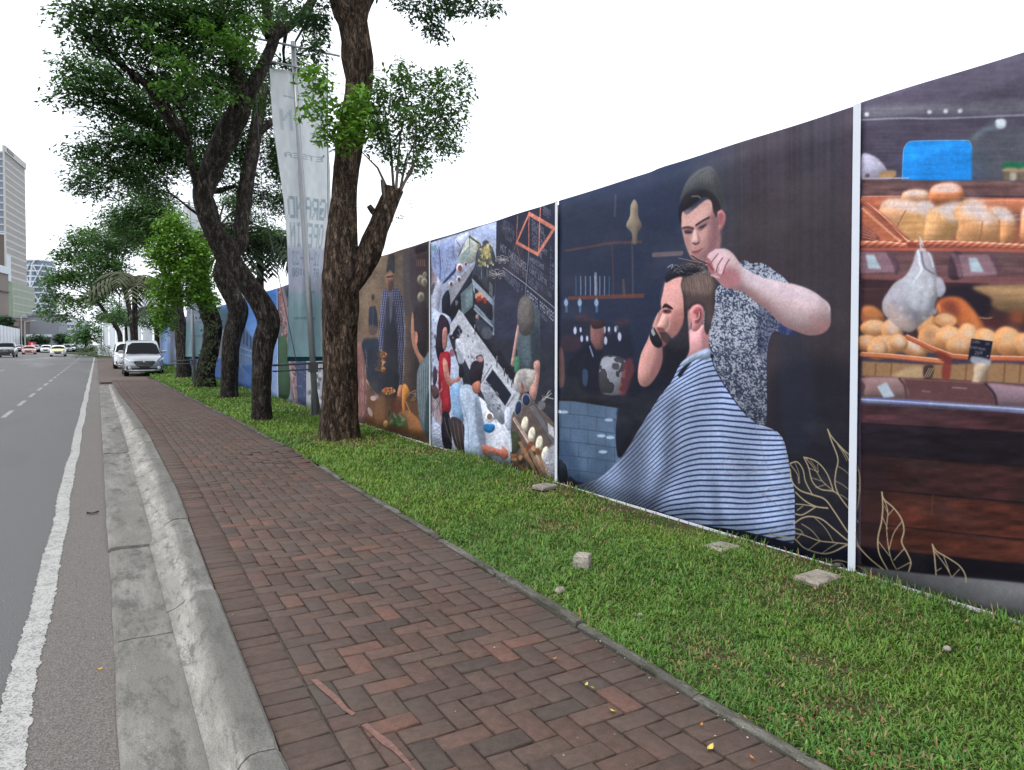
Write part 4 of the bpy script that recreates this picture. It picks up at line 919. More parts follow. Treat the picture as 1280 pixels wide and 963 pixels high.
    c.line([(320,745),(352,680),(385,625)],1.5,(140,92,70),2,.8)
    c.poly([(470,560),(560,550),(600,600),(560,640),(500,600)],(226,210,208),4,.9)
    c.poly([(545,650),(600,600),(700,600),(780,690),(780,760),(690,850),(600,858),(520,850)],(202,156,112),3,1); c.poly([(570,630),(620,600),(700,605),(775,690),(720,710),(640,640)],(218,204,200),7,.9); c.poly([(660,720),(700,700),(765,730),(740,810),(680,850),(630,850)],(150,114,72),9,.75)
    c.poly([(640,600),(720,560),(800,560),(830,600),(760,640),(700,640)],(220,206,206),5,.9)
    c.poly([(740,640),(800,560),(880,535),(960,560),(1010,620),(1080,690),(1090,860),(780,860),(780,720)],(208,154,108),3,1); c.poly([(800,600),(830,550),(890,535),(960,560),(1000,620),(1070,690),(1000,720),(900,680),(790,640)],(216,204,208),9,.9)
    c.line([(960,710),(950,790),(935,850)],1.6,(150,96,66),2,.8); c.ell(880,605,22,9,(170,120,96),4,.7)
    c.poly([(1010,620),(1060,595),(1140,610),(1200,680),(1210,740),(1180,860),(1090,860),(1085,700)],(206,150,104),3,1); c.poly([(1020,615),(1060,597),(1140,612),(1200,680),(1190,710),(1090,690)],(214,206,212),7,.9); c.line([(1088,700),(1088,860)],1.4,(150,96,66),2,.8)
    for k in range(10):
        x=1330+k*150+rs.rand()*30; loaf(x,690+rs.rand()*20,84,130+rs.rand()*30)
    c.tone(lambda x,y:1+.10*(vnoise(x/9,y/9,13)-.5)+.06*(vnoise(x/3,y/3,14)-.5))
    # basket rims
    def rim(pts,w,col=(190,112,86)):
        c.line(pts,w,col,1.2,1,False); c.line([(a,b-w*1.8) for a,b in pts],w*.28,(232,178,150),1,.85,False); c.line([(a,b+w*2.2) for a,b in pts],w*.3,(130,70,60),1.2,.7,False)
    rim([(58,552),(200,660),(395,860),(440,880)],6.5,(186,110,86)); c.line([(60,540),(400,840)],1,(110,62,56),1,.8); c.line([(60,610),(340,855)],3,(226,160,130),1.2,.8)
    rim([(58,870),(250,872),(385,888)],7); rim([(440,868),(700,868),(1264,896),(2600,950)],8)
    rm=c.mask([(58,845),(250,845),(1264,860),(2600,910),(2600,1000),(1264,935),(385,920),(58,915)],1,False); c.tone(lambda x,y:1+.16*np.sin(x/1.6+y*.9),rm)
    c.poly([(395,870),(440,862),(470,890),(430,915),(395,905)],(130,66,56),3,.9)
    # lower rack
    c.at(1070,310,4.586)
    c.poly([(40,0),(360,2),(963,8),(2000,60),(2000,250),(800,215),(40,245)],(104,76,78),1.5,1,False)
    c.line([(40,8),(500,10),(963,18),(2000,70)],4.5,(178,96,80),1.5,.9)
    m=c.mask([(40,30),(2000,80),(2000,230),(40,200)],1,False); c.tone(lambda x,y:1+.25*(vnoise(x/16,y/3,23)-.5),m)
    c.poly([(40,150),(480,165),(963,170),(2000,235),(2000,260),(780,208),(40,180)],(120,80,82),1.5,1,False); c.poly([(40,180),(780,208),(720,240),(40,235)],(58,38,44),3,.95,False)
    for x in (-40,550,1140,1700):
        y=(x-40)*.03
        c.poly([(x,20+y),(x+60,18+y),(x+70,150+y),(x-10,155+y)],(62,46,56),3,.9); c.poly([(x+40,25+y),(x+220,28+y),(x+275,140+y),(x+70,150+y)],(142,112,122),2,1,False)
        c.poly([(x,22+y),(x+30,25+y),(x+62,80+y),(x+66,150+y),(x+45,152+y),(x+30,90+y)],(122,92,102),2,1); c.poly([(x+222,25+y),(x+250,30+y),(x+290,90+y),(x+288,145+y),(x+268,150+y),(x+262,90+y)],(96,70,82),2,1)
        c.poly([(x+102,42+y),(x+150,42+y),(x+192,124+y),(x+118,122+y)],(178,192,202),1.6,1,False)
    # dark interior and bread of the lower basket
    c.poly([(40,240),(160,235),(480,225),(740,220),(800,215),(2000,270),(2000,620),(40,520)],(66,44,48),3,1,False)
    c.poly([(480,240),(700,215),(780,290),(775,380),(720,400),(640,310),(520,280)],(34,26,38),5,.9)
    c.poly([(735,215),(2000,262),(2000,480),(960,380),(800,340),(785,290)],(140,112,84),4,1); c.tone(lambda x,y:1+.12*(vnoise(x/30,y/2.4,29)-.5))
    c.poly([(790,400),(880,440),(960,470),(2000,540),(2000,620),(700,470)],(78,42,44),8,.95)
    c.line([(715,400),(760,405),(785,400)],1.5,(170,140,120),1.6,.8); c.ell(930,400,46,40,(150,84,56),8,.8)
    c.poly([(45,340),(110,335),(165,380),(160,420),(60,415)],(172,112,70),4,1); c.poly([(40,370),(70,400),(60,425),(40,420)],(170,96,64),3,1)
    c.poly([(470,320),(520,285),(600,285),(660,330),(730,430),(735,470),(640,480),(560,420),(480,380)],(180,104,62),4,1); c.poly([(490,320),(540,295),(590,310),(600,400),(540,390)],(110,56,48),8,.85); c.poly([(650,340),(700,400),(730,460),(690,470)],(206,130,78),5,.7)
    def roll(x,y,a,b,r=0,t=(218,186,160),s=(196,140,92)):
        c.ell(x,y,a,b,s,2,1,r); c.ell(x+a*.05,y-b*.22,a*.72,b*.6,t,8,.85,r); c.ell(x-a*.2,y+b*.6,a*.6,b*.3,(160,104,70),7,.5,r)
    roll(110,460,80,48); roll(215,470,62,72,.5,(218,196,186)); roll(70,545,70,46); roll(170,560,90,62); roll(330,570,90,50,.5,(222,202,190)); roll(250,545,56,50,.6,(222,202,190))
    roll(130,580,60,60)
    roll(410,440,52,70,.3,(222,170,118)); roll(520,415,66,38,.1); roll(440,520,80,80); c.ell(430,500,42,36,(160,100,62),9,.6); roll(545,520,86,74,.3,(226,192,160)); roll(650,510,60,80,-.2,(222,196,170))
    roll(600,560,80,60); roll(760,540,66,90,-.7,(224,192,160)); roll(880,540,80,96,-.7,(220,182,144)); roll(980,560,60,80,-.6)
    for k in range(7): roll(1090+k*120,590+k*8,72,86,-.6)
    c.line([(460,380),(480,330),(490,360)],1.5,(226,170,130),2,.6)
    # front basket side (glass of loaves below the rim)
    c.poly([(40,650),(440,670),(860,660),(2000,760),(2000,900),(963,780),(400,745),(40,735)],(150,116,86),2,1,False)
    for x in (120,210,540,640,760,860,950,1080,1200): c.line([(x,665),(x-8,770)],2,(104,72,58),2.2,.7)
    c.poly([(210,730),(320,680),(400,690),(395,745),(215,738)],(190,166,132),4,.7); c.poly([(395,680),(450,675),(440,745),(395,745)],(60,44,46),2,.9); c.poly([(505,670),(550,660),(540,750),(500,748)],(130,56,52),2,.9)
    for k in range(3): c.line([(400+k*12,740),(425+k*12,690)],1,(210,190,160),1,.7)
    rim([(40,610),(200,620),(500,650)],6,(198,124,84)); rim([(300,510),(440,575),(560,620),(660,628),(963,635),(2000,725)],6,(186,106,74)); c.poly([(470,590),(530,610),(560,650),(520,660),(470,625)],(120,54,46),3,.85)
    # hanging plastic bag
    bag=[(352,15),(380,5),(410,20),(440,40),(460,110),(470,160),(500,180),(520,240),(480,280),(460,330),(470,370),(440,390),(400,420),(350,465),(320,482),(280,475),(210,420),(165,370),(160,310),(185,260),(230,200),(290,160),(330,90)]
    c.poly(bag,(166,166,176),2.5,.88)
    bm=c.mask(bag,2)
    c.poly([(300,180),(380,130),(450,180),(440,300),(400,370),(330,330),(290,270)],(204,208,216),10,.75,clip=bm)
    c.poly([(180,300),(260,360),(350,440),(300,480),(180,400)],(196,170,160),10,.7,clip=bm)
    c.line([(362,20),(372,90),(380,130),(335,200)],3.2,(222,226,234),1.6,.9,clip=bm); c.line([(380,25),(400,110),(455,150)],2.4,(110,106,120),1.6,.8,clip=bm); c.line([(420,25),(440,70),(450,110)],2,(200,204,214),1.4,.8,clip=bm)
    for i in range(60):
        x=200+rs.rand()*270; y=150+rs.rand()*260; w_=5+rs.rand()*22; c.poly([(x,y),(x+w_,y+rs.randn()*8),(x+w_*.7+rs.randn()*5,y+w_*.9),(x+rs.randn()*5,y+w_)],[(236,238,244),(140,138,150),(206,204,212),(176,160,156)][rs.randint(4)],4,.42,clip=bm)
    c.poly([(470,175),(500,180),(522,245),(488,285),(470,240)],(188,186,200),2,.7); c.line([(375,-40),(378,0),(400,12)],2.6,(206,202,204),1.6,.8); c.line([(372,-60),(390,-10)],2,(220,214,214),1.5,.7)
    # price card
    c.poly([(668,520),(790,536),(770,648),(648,640)],(30,28,44),1.2,1,False)
    c.at(1195,410,16.05)
    c.text(345,245,7,.9,-1.2,8,'CORN',(196,196,204),.9,.5); c.text(610,285,5,.6,-1,8,'200',(190,190,198),.9,.5)
    c.text(318,360,8.5,1.4,-1.2,8,'EMPANA',(200,200,210),.9,.5); c.text(400,460,9,1.6,-1.5,10,'28',(206,206,214),.95,.5); c.text(520,470,8,1.4,-1.5,9,'R',(200,200,208),.95,.5); c.ell(655,565,22,16,(180,180,196),1,.8)
    c.poly([(345,570),(700,640),(690,740),(590,770),(340,700)],(172,178,186),2,.85)
    c.at(1070,310,4.586); c.poly([(690,665),(770,672),(740,760),(705,815),(668,808),(680,740)],(176,160,142),2.5,.85); c.poly([(675,760),(708,765),(712,800),(690,816),(665,805)],(186,178,172),2,.8)
    # counter rail
    c.poly([(40,735),(300,750),(963,790),(2000,900),(2000,1010),(963,925),(40,865)],(96,66,68),1.6,1,False); c.line([(60,738),(300,752),(963,792),(2000,900)],1.6,(140,84,72),1.5,.9)
    c.poly([(45,745),(255,745),(290,790),(300,858),(70,850),(60,790)],(134,108,108),2,1); c.line([(255,750),(285,790),(296,858)],3,(86,58,62),1.8,.9); c.poly([(128,795),(180,768),(230,852),(165,860)],(176,188,200),1.6,1,False)
    c.poly([(760,778),(963,795),(1300,830),(1300,950),(963,912),(820,900),(800,850)],(132,110,120),2,1); c.line([(750,780),(800,840),(815,900)],3.4,(60,42,54),2,.9)
    c.line([(390,820),(430,825)],2,(160,120,104),2,.6); c.line([(560,800),(640,806)],1.6,(176,146,130),2,.6)
    c.poly([(38,855),(480,880),(963,912),(2000,1010),(2000,1045),(963,948),(480,905),(38,885)],(120,124,156),1.6,1,False); c.line([(38,868),(300,882),(500,896),(963,925),(2000,1020)],1.6,(186,196,226),1.6,.9); c.line([(60,858),(420,885)],1.2,(90,100,190),1.6,.7)
    # wooden counter front
    c.at(1060,400,2.47)
    c.poly([(44,262),(543,290),(1200,330),(1200,980),(543,820),(44,700)],(42,26,30),1.2,1,False)
    m=c.mask([(44,262),(543,290),(1200,330),(1200,980),(543,820),(44,700)],1,False)
    for y0,y1,col in ((262,318,(70,44,50)),(318,415,(32,24,34)),(418,520,(58,34,34)),(522,625,(80,42,34)),(627,715,(74,40,32))):
        a=(y0-262)*.32/400; sl=.04+.0003*(y0-262)
        c.poly([(44,y0),(1200,y0+1156*(.055+a*.2)),(1200,y1+1156*(.06+a*.22)),(44,y1)],col,2.5,.95,False,clip=m); c.line([(44,y1),(1200,y1+1156*(.06+a*.22))],1.2,(18,13,20),1.6,.9,clip=m)
    c.a*=1+(m*(.50*(vnoise(px/26,py/6,61)-.5)+.30*(vnoise(px/60,py/26,63)-.5)+.2*(vnoise(px/9,py/2.2,64)-.5)))[...,None]
    c.poly([(44,420),(120,420),(120,700),(44,700)],(40,28,34),14,.6,clip=m)
    c.line([(265,540),(262,600)],1.2,(120,72,50),1.6,.6); c.line([(300,600),(420,690)],3,(100,60,44),6,.3)
    c.poly([(44,698),(300,728),(543,752),(1200,860),(1200,960),(543,812),(230,790),(44,758)],(17,14,24),3,1,False)
    # grey floor of the print
    c.poly([(44,760),(230,782),(543,812),(1200,905),(1200,1300),(44,900)],(112,110,114),2.5,1,False); c.poly([(240,800),(543,820),(1200,930),(1200,1000),(400,880)],(140,138,142),10,.6)
    c.tone(lambda x,y:1+.08*(vnoise(x/50,y/40,70)-.5))
    finish(c,15); gold_leaves(c); wrinkles(c,9)
    return c
def mural_kitchen():
    c=Canvas(6.50,9.90,0.0,2.955,.0042,(44,46,58)); px,py=c.px,c.py; rs=c.rs
    c.at(530,260,6.02)
    W=(182,192,218); DK=(34,34,48)
    # light cafe from above, left part
    c.poly([(30,270),(345,170),(555,105),(555,300),(540,700),(400,960),(30,960)],(168,176,200),3,1,False)
    c.poly([(345,200),(555,105),(555,300),(480,260),(430,300)],(176,188,222),8,.9)
    c.poly([(50,300),(120,270),(230,240),(240,420),(180,520),(100,540),(60,470)],(150,164,204),8,.9)
    for i in range(46):
        x=45+rs.rand()*190; y=280+rs.rand()*230; c.line([(x,y),(x+rs.randn()*16,y+30+rs.rand()*50)],1.2,[(110,124,164),(204,212,236),(70,80,112),(150,130,140)][rs.randint(4)],1.2,.6)
    c.poly([(60,300),(95,280),(80,330)],(90,140,120),4,.6); c.line([(118,300),(126,440),(124,640)],2.5,(62,72,110),2,.85)
    c.poly([(150,560),(235,460),(240,420),(250,470),(170,560)],(36,54,104),3,.9)
    c.poly([(240,240),(320,190),(350,200),(340,260),(260,340)],(176,182,206),2,1); c.line([(265,355),(340,235)],2.4,(74,88,104),1.5,.9); c.line([(250,250),(275,290)],2,(90,90,110),1.6,.7)
    c.poly([(345,215),(440,275),(400,400),(300,420),(270,380)],(176,178,172),3,1); c.line([(345,215),(440,280)],2.6,(72,88,92),1.3,1); c.line([(348,215),(350,290)],2,(72,88,92),1.3,.9); c.poly([(270,380),(345,290),(350,340),(310,410)],(140,160,160),3,.8)
    c.poly([(35,560),(100,520),(140,600),(120,760),(100,960),(35,960)],(190,194,214),4,1)
    c.poly([(35,430),(90,500),(100,570),(50,640),(35,600)],(140,124,128),5,.8); c.ell(70,610,12,50,(84,82,96),3,.8,.2)
    # counter running up to the right
    c.poly([(190,620),(230,560),(395,415),(400,440),(205,730)],(150,150,160),2,1,False)
    c.poly([(205,730),(400,430),(400,500),(160,800),(140,780)],(40,44,60),2,1,False)
    for x,y,r in ((275,455,28),(210,575,20),(268,540,20),(320,425,16)): c.ell(x,y,r,r*1.35,(196,190,200),2,1); c.ell(x+2,y,r*.55,r*.8,(120,60,54) if r>25 else (70,60,66),2,.9)
    c.poly([(140,690),(190,620),(200,740),(150,820)],(34,36,52),3,1)
    # flower and bottle shelf
    c.poly([(395,420),(410,330),(470,245),(520,290),(550,400),(545,560),(520,680),(380,540)],(58,62,74),3,1)
    for i in range(70):
        x=420+rs.rand()*110; y=270+rs.rand()*170; c.ell(x,y,5+rs.rand()*8,8+rs.rand()*10,[(190,170,110),(210,206,200),(90,104,84),(70,70,60),(150,140,100)][rs.randint(5)],1.2,.8)
    c.ell(485,330,26,50,(212,196,130),5,.7)
    for i in range(16):
        x=405+rs.rand()*130; y=440+rs.rand()*110; c.line([(x,y),(x,y+50)],1.5,(130,140,150) if rs.rand()>.5 else (30,34,46),1.2,.7)
    # dark room with glazed case
    c.poly([(160,800),(395,500),(540,700),(540,960),(400,960),(262,790),(200,880)],(28,28,40),2,1,False)
    c.poly([(280,650),(370,560),(380,740),(290,820)],(96,112,118),2.5,1,False); c.poly([(320,660),(370,600),(376,700),(330,750)],(140,160,164),8,.6)
    c.poly([(240,700),(262,705),(245,740)],(160,150,140),3,.7)
    c.poly([(368,528),(540,700),(536,960),(520,960),(378,620)],(150,162,176),1.6,1,False)
    c.poly([(392,600),(525,735),(525,940),(388,760)],(40,38,48),1.6,1,False); c.poly([(400,730),(470,800),(525,830),(525,880),(400,760)],(140,158,176),2,.95)
    for x,y in ((405,665),(425,650),(440,680),(418,690),(450,660),(470,700)): c.ell(x,y,13,22,(150,54,42) if rs.rand()>.4 else (196,150,130),2.5,.95)
    c.poly([(470,800),(500,740),(525,770),(520,850)],(24,26,38),2,.9)
    c.ell(412,840,16,42,(150,124,128),3,.9); c.line([(388,760),(522,890)],3,(168,178,190),1.3,.9); c.poly([(400,880),(440,900),(490,960),(400,960)],(90,64,60),5,.7)
    for k in range(6): c.line([(500,560+k*16),(524,590+k*16)],1.2,(180,184,190),1,.6)
    # blackboard menu
    c.poly([(553,105),(850,0),(1000,-60),(1000,1000),(540,1000),(553,300)],(44,46,64),1.4,1,False)
    c.poly([(553,620),(770,700),(700,960),(540,960)],(54,56,76),14,.8)
    ux,uy=9.5,7.2
    c.text(585,262,2.5,2.1,0,8.2,'HOT CHOCOLATE',(176,180,200),.9,.7)
    c.text(660,385,1.90,1.46,0,4.6,'CLASSIC 3.0',(150,154,176),.85,.6); c.text(665,425,1.90,1.46,0,4.6,'WHITE  3.5',(150,154,176),.85,.6)
    c.text(600,465,1.68,1.40,0,5,'CHOCO BISCUIT 2',(156,160,180),.9,.7); c.text(612,505,1.68,1.62,0,4.4,'MARSHMALLOW',(136,140,162),.85,.6)
    c.text(800,365,2.02,1.23,0,5.4,'AMERICANO',(160,164,186),.9,.6); c.text(800,410,1.79,1.46,0,5,'CAPPUCCINO 2',(150,154,176),.85,.6); c.text(800,450,2.24,1.68,0,5.4,'CAFE LATTE',(170,174,194),.9,.6); c.text(795,500,1.79,1.57,0,5,'FLAT WHITE . 150',(150,154,176),.85,.6); c.text(795,540,2.24,1.90,0,5,'MOCHA',(160,164,186),.85,.6)
    c.text(783,618,2.25,1.95,0,9.5,'SWEETS PASTRIES',(196,200,216),.95,.7); c.text(785,690,1.46,1.40,0,4.6,'FRESH BAKED DAILY',(160,164,186),.85,.6)
    for k in range(6): c.text(955,285+k*56,1.68,1.23,0,5,['1.','2.','1.0','2.5','1.8','1.5'][k],(170,174,194),.9,.6)
    for k,y in enumerate((80,120,160,200)): c.text(600+6*k,y,1.79,1.34,0,4.4,['LATTE 2','ESPRESSO','TEA 1.5','COCOA'][k],(140,140,156),.8,.6)
    for k,y in enumerate((85,130,185,235,290)): c.text(820,y,2.13,1.68,0,6,['SALADES','BAGUETTE','CHICKEN','CROISSANT','QUICHE'][k],(166,166,182),.85,.6)
    for k,y in enumerate((-20,15)): c.text(905,y,1.68,1.34,0,5,['SAUCES','DIPS'][k],(160,160,180),.85,.6)
    c.line([(600,450),(770,572),(1000,765)],1.2,(158,160,170),.8,.9,False); c.line([(795,330),(768,700)],1.6,(120,124,138),.8,1,False)
    # copper lamp frame
    CO=(204,128,108)
    for A,B,w in (((800,45),(985,155),5.5),((985,155),(860,350),5),((860,350),(705,262),4.2),((705,262),(800,45),3.6),((886,-40),(868,335),2.2),((800,45),(795,330),1.8),((712,60),(705,250),1.2)): c.line([A,B],w,CO,1.2,.92,False)
    c.line([(700,260),(650,440)],1,(150,110,104),1,.8); c.line([(700,260),(760,520)],1,(150,110,104),1,.8)
    for i in range(9): c.line([(680+i*8,270),(640+i*16,520)],.7,(132,112,112),.8,.6)
    # line flowers
    for cx,cy,r in ((600,390,46),(560,500,56),(650,130,0)):
        for k in range(7):
            a=k*.9; 
            if r: c.line([(cx,cy),(cx+r*math.cos(a)-8,cy+r*.6*math.sin(a)),(cx+r*1.0*math.cos(a+.45),cy+r*.62*math.sin(a+.45)),(cx,cy)],.8,(176,170,168),.8,.85)
    for k in range(14):
        x=600+rs.rand()*180; y=90+rs.rand()*90; c.line([(x,y),(x-18+rs.rand()*10,y+20)],.7,(150,136,130),.8,.5)
    # lower half -------------------------------------------------------
    c.at(530,400,4.588)
    c.poly([(30,0),(100,-40),(160,0),(150,100),(230,350),(260,600),(250,760),(30,700)],(176,184,206),3,1)
    # white counter diagonal with screens
    c.poly([(150,60),(205,-60),(235,-30),(560,420),(620,500),(480,640),(380,500),(330,400)],(184,186,196),2,1,False)
    c.poly([(235,-30),(300,-20),(410,190),(440,170),(600,440),(560,430)],(30,30,42),2,1,False)
    c.poly([(155,100),(200,28),(228,66),(185,140)],(34,32,48),1.5,1,False)
    c.poly([(360,345),(400,285),(505,430),(470,495)],(32,34,50),1.5,1,False); c.line([(395,265),(525,430)],2,(200,204,212),1,.9,False); c.line([(330,370),(395,262)],2,(110,114,128),1,.9,False); c.line([(525,430),(480,500)],2,(120,124,136),1,.8,False)
    c.line([(345,400),(470,560)],2,(150,152,164),1.2,.8,False)
    c.poly([(320,440),(400,520),(490,640),(500,820),(430,860),(330,640),(300,500)],(206,208,220),3,1)
    c.poly([(360,380),(440,500),(470,560),(450,600),(380,520),(345,430)],(140,146,158),3,.9)
    for i in range(20): x=350+rs.rand()*80; y=400+rs.rand()*120; c.line([(x,y),(x+12,y+16)],1.3,[(90,96,110),(210,214,222)][rs.randint(2)],1,.6)
    # bottles at counter edge
    for x,y,h in ((424,210,60),(465,280,40),(485,315,44),(507,345,40),(300,30,50),(318,40,44)): c.line([(x,y+h*.4),(x,y+h)],2.4,(40,40,52),1,.95); c.line([(x,y),(x,y+h*.35)],1.6,(190,180,180),1,.9)
    c.poly([(300,0),(360,10),(396,70),(390,110),(340,100)],(60,66,80),3,.8); c.ell(365,75,28,36,(90,94,104),3,.7)
    for i in range(70):
        u=rs.rand(); x=170+u*300+rs.randn()*26; y=20+u*560+rs.randn()*26; w_=5+rs.rand()*9; c.poly([(x,y),(x+w_,y+w_*.5),(x+w_,y+w_*1.6),(x,y+w_*1.3)],[(96,102,118),(214,218,228),(60,62,76),(150,130,128),(120,130,150)][rs.randint(5)],1.2,.6,False)
    for i in range(46):
        x=35+rs.rand()*60; y=-10+rs.rand()*480; c.ell(x,y,3+rs.rand()*7,5+rs.rand()*12,[(110,104,116),(70,66,80),(206,208,220),(140,116,112)][rs.randint(4)],1.2,.6)
    # woman in red
    c.poly([(80,30),(100,-30),(140,0),(155,60),(130,110),(120,180),(90,240),(72,170),(76,90)],(42,32,46),2.2,1)
    c.poly([(112,60),(135,45),(140,110),(128,170),(112,160)],(176,126,122),2.5,.95)
    c.poly([(90,220),(115,185),(150,190),(158,260),(150,380),(160,500),(130,555),(95,540),(88,420)],(146,40,52),2,1)
    c.poly([(120,250),(140,300),(150,430),(135,500),(118,400)],(184,54,64),7,.6); c.poly([(92,300),(105,380),(110,520),(92,500)],(112,24,40),6,.7)
    c.poly([(112,225),(135,235),(160,340),(210,325),(215,345),(160,382),(130,350),(115,290)],(190,134,124),2,1)
    c.poly([(104,550),(150,545),(165,740),(115,720)],(28,26,38),2,1); c.line([(118,560),(150,740)],2,(60,58,70),1.6,.6)
    c.poly([(206,280),(216,260),(230,270),(238,310),(228,330),(208,325)],(30,28,38),1.6,1); c.line([(228,180),(230,260)],2.5,(70,70,84),1.6,.8)
    c.poly([(185,120),(215,110),(240,160),(236,240),(205,250),(190,190)],(200,204,216),3,.7); c.ell(196,120,10,12,(240,240,246),1.5,.9); c.ell(165,190,14,22,(130,60,66),3,.7)
    # blue trousers person, stools
    c.poly([(158,390),(205,360),(225,430),(240,560),(200,600),(165,520)],(140,170,206),3,1)
    c.poly([(35,400),(95,420),(105,600),(60,560),(40,480)],(150,130,134),5,.8)
    for i in range(26): x=45+rs.rand()*70; y=340+rs.rand()*220; c.line([(x,y),(x+rs.randn()*14,y+20+rs.rand()*30)],1.2,[(90,84,88),(196,190,196),(120,90,84),(60,58,66)][rs.randint(4)],1,.7)
    c.poly([(55,290),(70,270),(80,340),(60,380)],(50,42,52),3,.9); c.poly([(42,380),(80,385),(90,440),(60,450)],(72,52,54),3,.85)
    c.poly([(160,560),(235,600),(242,770),(205,760),(170,680)],(58,48,54),3,1)
    for k in range(5): c.line([(120+k*26,560+k*8),(140+k*24,640+k*16),(175+k*16,730+k*8)],1.1,(170,150,130),1,.7)
    for k in range(5): c.line([(42+k*6,600+k*20),(70+k*4,580+k*26),(100,610+k*22),(60,640+k*18)],.8,(120,114,120),.8,.6)
    # man in white
    c.poly([(215,390),(260,370),(300,400),(330,480),(350,620),(360,720),(350,800),(245,770),(240,600),(215,480)],(170,184,206),2.2,1)
    c.poly([(300,440),(345,560),(360,700),(345,760),(310,640)],(120,128,146),7,.7); c.poly([(225,400),(265,385),(290,500),(280,640),(245,560)],(196,208,226),8,.6)
    c.line([(225,480),(260,600),(262,740)],1.6,(120,134,164),2,.6)
    c.poly([(270,290),(290,240),(330,240),(345,280),(335,350),(320,400),(295,400),(272,340)],(34,28,40),2,1); c.poly([(285,370),(325,350),(330,400),(310,425),(288,410)],(170,112,96),2,1)
    c.poly([(305,215),(335,200),(350,225),(348,280),(330,290),(320,245)],(44,36,48),2,.95); c.ell(330,225,18,18,(200,160,150),2,.8)
    c.poly([(335,720),(370,722),(440,745),(450,725),(480,750),(485,790),(455,808),(430,785),(350,775)],(172,108,92),2,1)
    c.ell(382,560,24,30,(236,234,236),2,1); c.ell(382,556,15,18,(110,90,84),2,.9); c.poly([(350,600),(405,600),(408,630),(380,650),(352,635)],(44,110,164),2,1)
    c.poly([(385,760),(500,820),(510,850),(420,840),(350,800)],(110,116,124),4,.8)
    # barista in apron
    c.poly([(535,60),(560,-80),(600,-120),(660,-60),(670,60),(665,240),(630,290),(560,270),(540,180)],(74,86,96),2.2,1)
    c.poly([(560,90),(600,80),(620,180),(610,270),(570,240)],(104,118,126),9,.6); c.poly([(620,60),(665,60),(668,230),(630,250)],(46,54,66),8,.7)
    c.poly([(540,-30),(555,-110),(590,-140),(625,-100),(640,0),(615,80),(570,90),(548,50)],(88,84,84),2.2,1); c.poly([(556,-100),(590,-135),(612,-100),(600,-20),(560,0)],(118,112,108),8,.6)
    c.poly([(540,30),(548,60),(530,200),(522,265),(504,258),(508,220),(525,110)],(176,140,134),2,1)
    c.poly([(525,220),(550,215),(552,290),(526,305)],(70,130,100),3,.9)
    c.poly([(555,285),(640,290),(650,340),(620,400),(560,420),(525,400),(520,340)],(182,176,172),2.5,1); c.poly([(545,300),(590,300),(580,400),(535,390)],(150,142,142),7,.6)
    c.poly([(632,250),(668,240),(662,360),(640,460),(608,430),(615,380),(640,330)],(184,140,132),2,1)
    c.poly([(560,360),(572,370),(580,420),(566,430)],(150,80,70),3,.8)
    # jars and trays bottom right
    c.poly([(505,560),(560,420),(620,450),(760,600),(770,930),(740,920),(500,850)],(96,84,80),2.5,1,False)
    for x,y,a,b,r in ((545,505,22,46,.15),(590,460,26,38,-.1)): c.ell(x,y,a,b,(150,158,170),1.5,1,r); c.ell(x,y,a*.8,b*.84,(36,46,76),2,1,r)
    for k in range(12): c.line([(690+rs.randn()*18,460+rs.randn()*24),(700+rs.randn()*24,420+rs.randn()*10)],1.4,[(180,176,176),(60,56,62)][k%2],1,.85)
    c.ell(680,490,24,26,(120,116,120),3,.8)
    c.poly([(610,500),(640,480),(765,680),(770,720),(740,720)],(70,66,72),1.5,1,False)
    for k in range(22):
        x=612+k*6.2; y=505+k*9.6; c.line([(x,y),(x+26,y-14)],1.1,(150,146,150),.8,.85,False)
    for x,y in ((583,600),(622,660),(665,710),(700,772)): c.ell(x,y,21,46,(206,196,176),2,1,.12); c.ell(x+3,y-8,13,28,(228,220,204),4,.7,.12)
    c.poly([(510,560),(525,555),(745,900),(740,925),(700,900)],(164,140,128),1.5,.9,False); c.line([(515,570),(720,890)],1.5,(216,204,198),1,.8,False)
    for i in range(46):
        x=510+rs.rand()*150; y=650+rs.rand()*200+ (x-510)*.5; c.ell(x,y,8+rs.rand()*10,9+rs.rand()*10,[(66,48,40),(150,92,60),(110,66,46),(190,140,100),(50,66,40)][rs.randint(5)],1.8,.85)
    c.poly([(500,680),(530,640),(560,700),(540,760),(500,760)],(50,62,48),3,.85)
    c.poly([(470,510),(505,520),(500,640),(470,600)],(190,196,214),3,.9); c.poly([(480,660),(500,640),(505,760),(485,720)],(206,214,226),3,.8)
    for k in range(3): c.poly([(540+k*60,700+k*44),(560+k*60,696+k*46),(660+k*30,880+k*12),(640+k*30,880+k*8)],(150,116,92),1.8,.85,False)
    c.poly([(690,800),(740,720),(775,740),(775,935)],(170,170,182),5,.8)
    for i in range(40): x=700+rs.rand()*70; y=760+rs.rand()*150; c.ell(x,y,4,4,[(96,96,112),(214,214,224)][rs.randint(2)],1,.7)
    c.poly([(715,590),(750,620),(752,680),(720,650)],(204,202,210),1.5,.9,False)
    c.tone(lambda x,y:1+.16*(vnoise(x/2.4,y/2.4,91)-.5)+.10*(vnoise(x/14,y/14,92)-.5))
    finish(c,31,1.5)
    return c
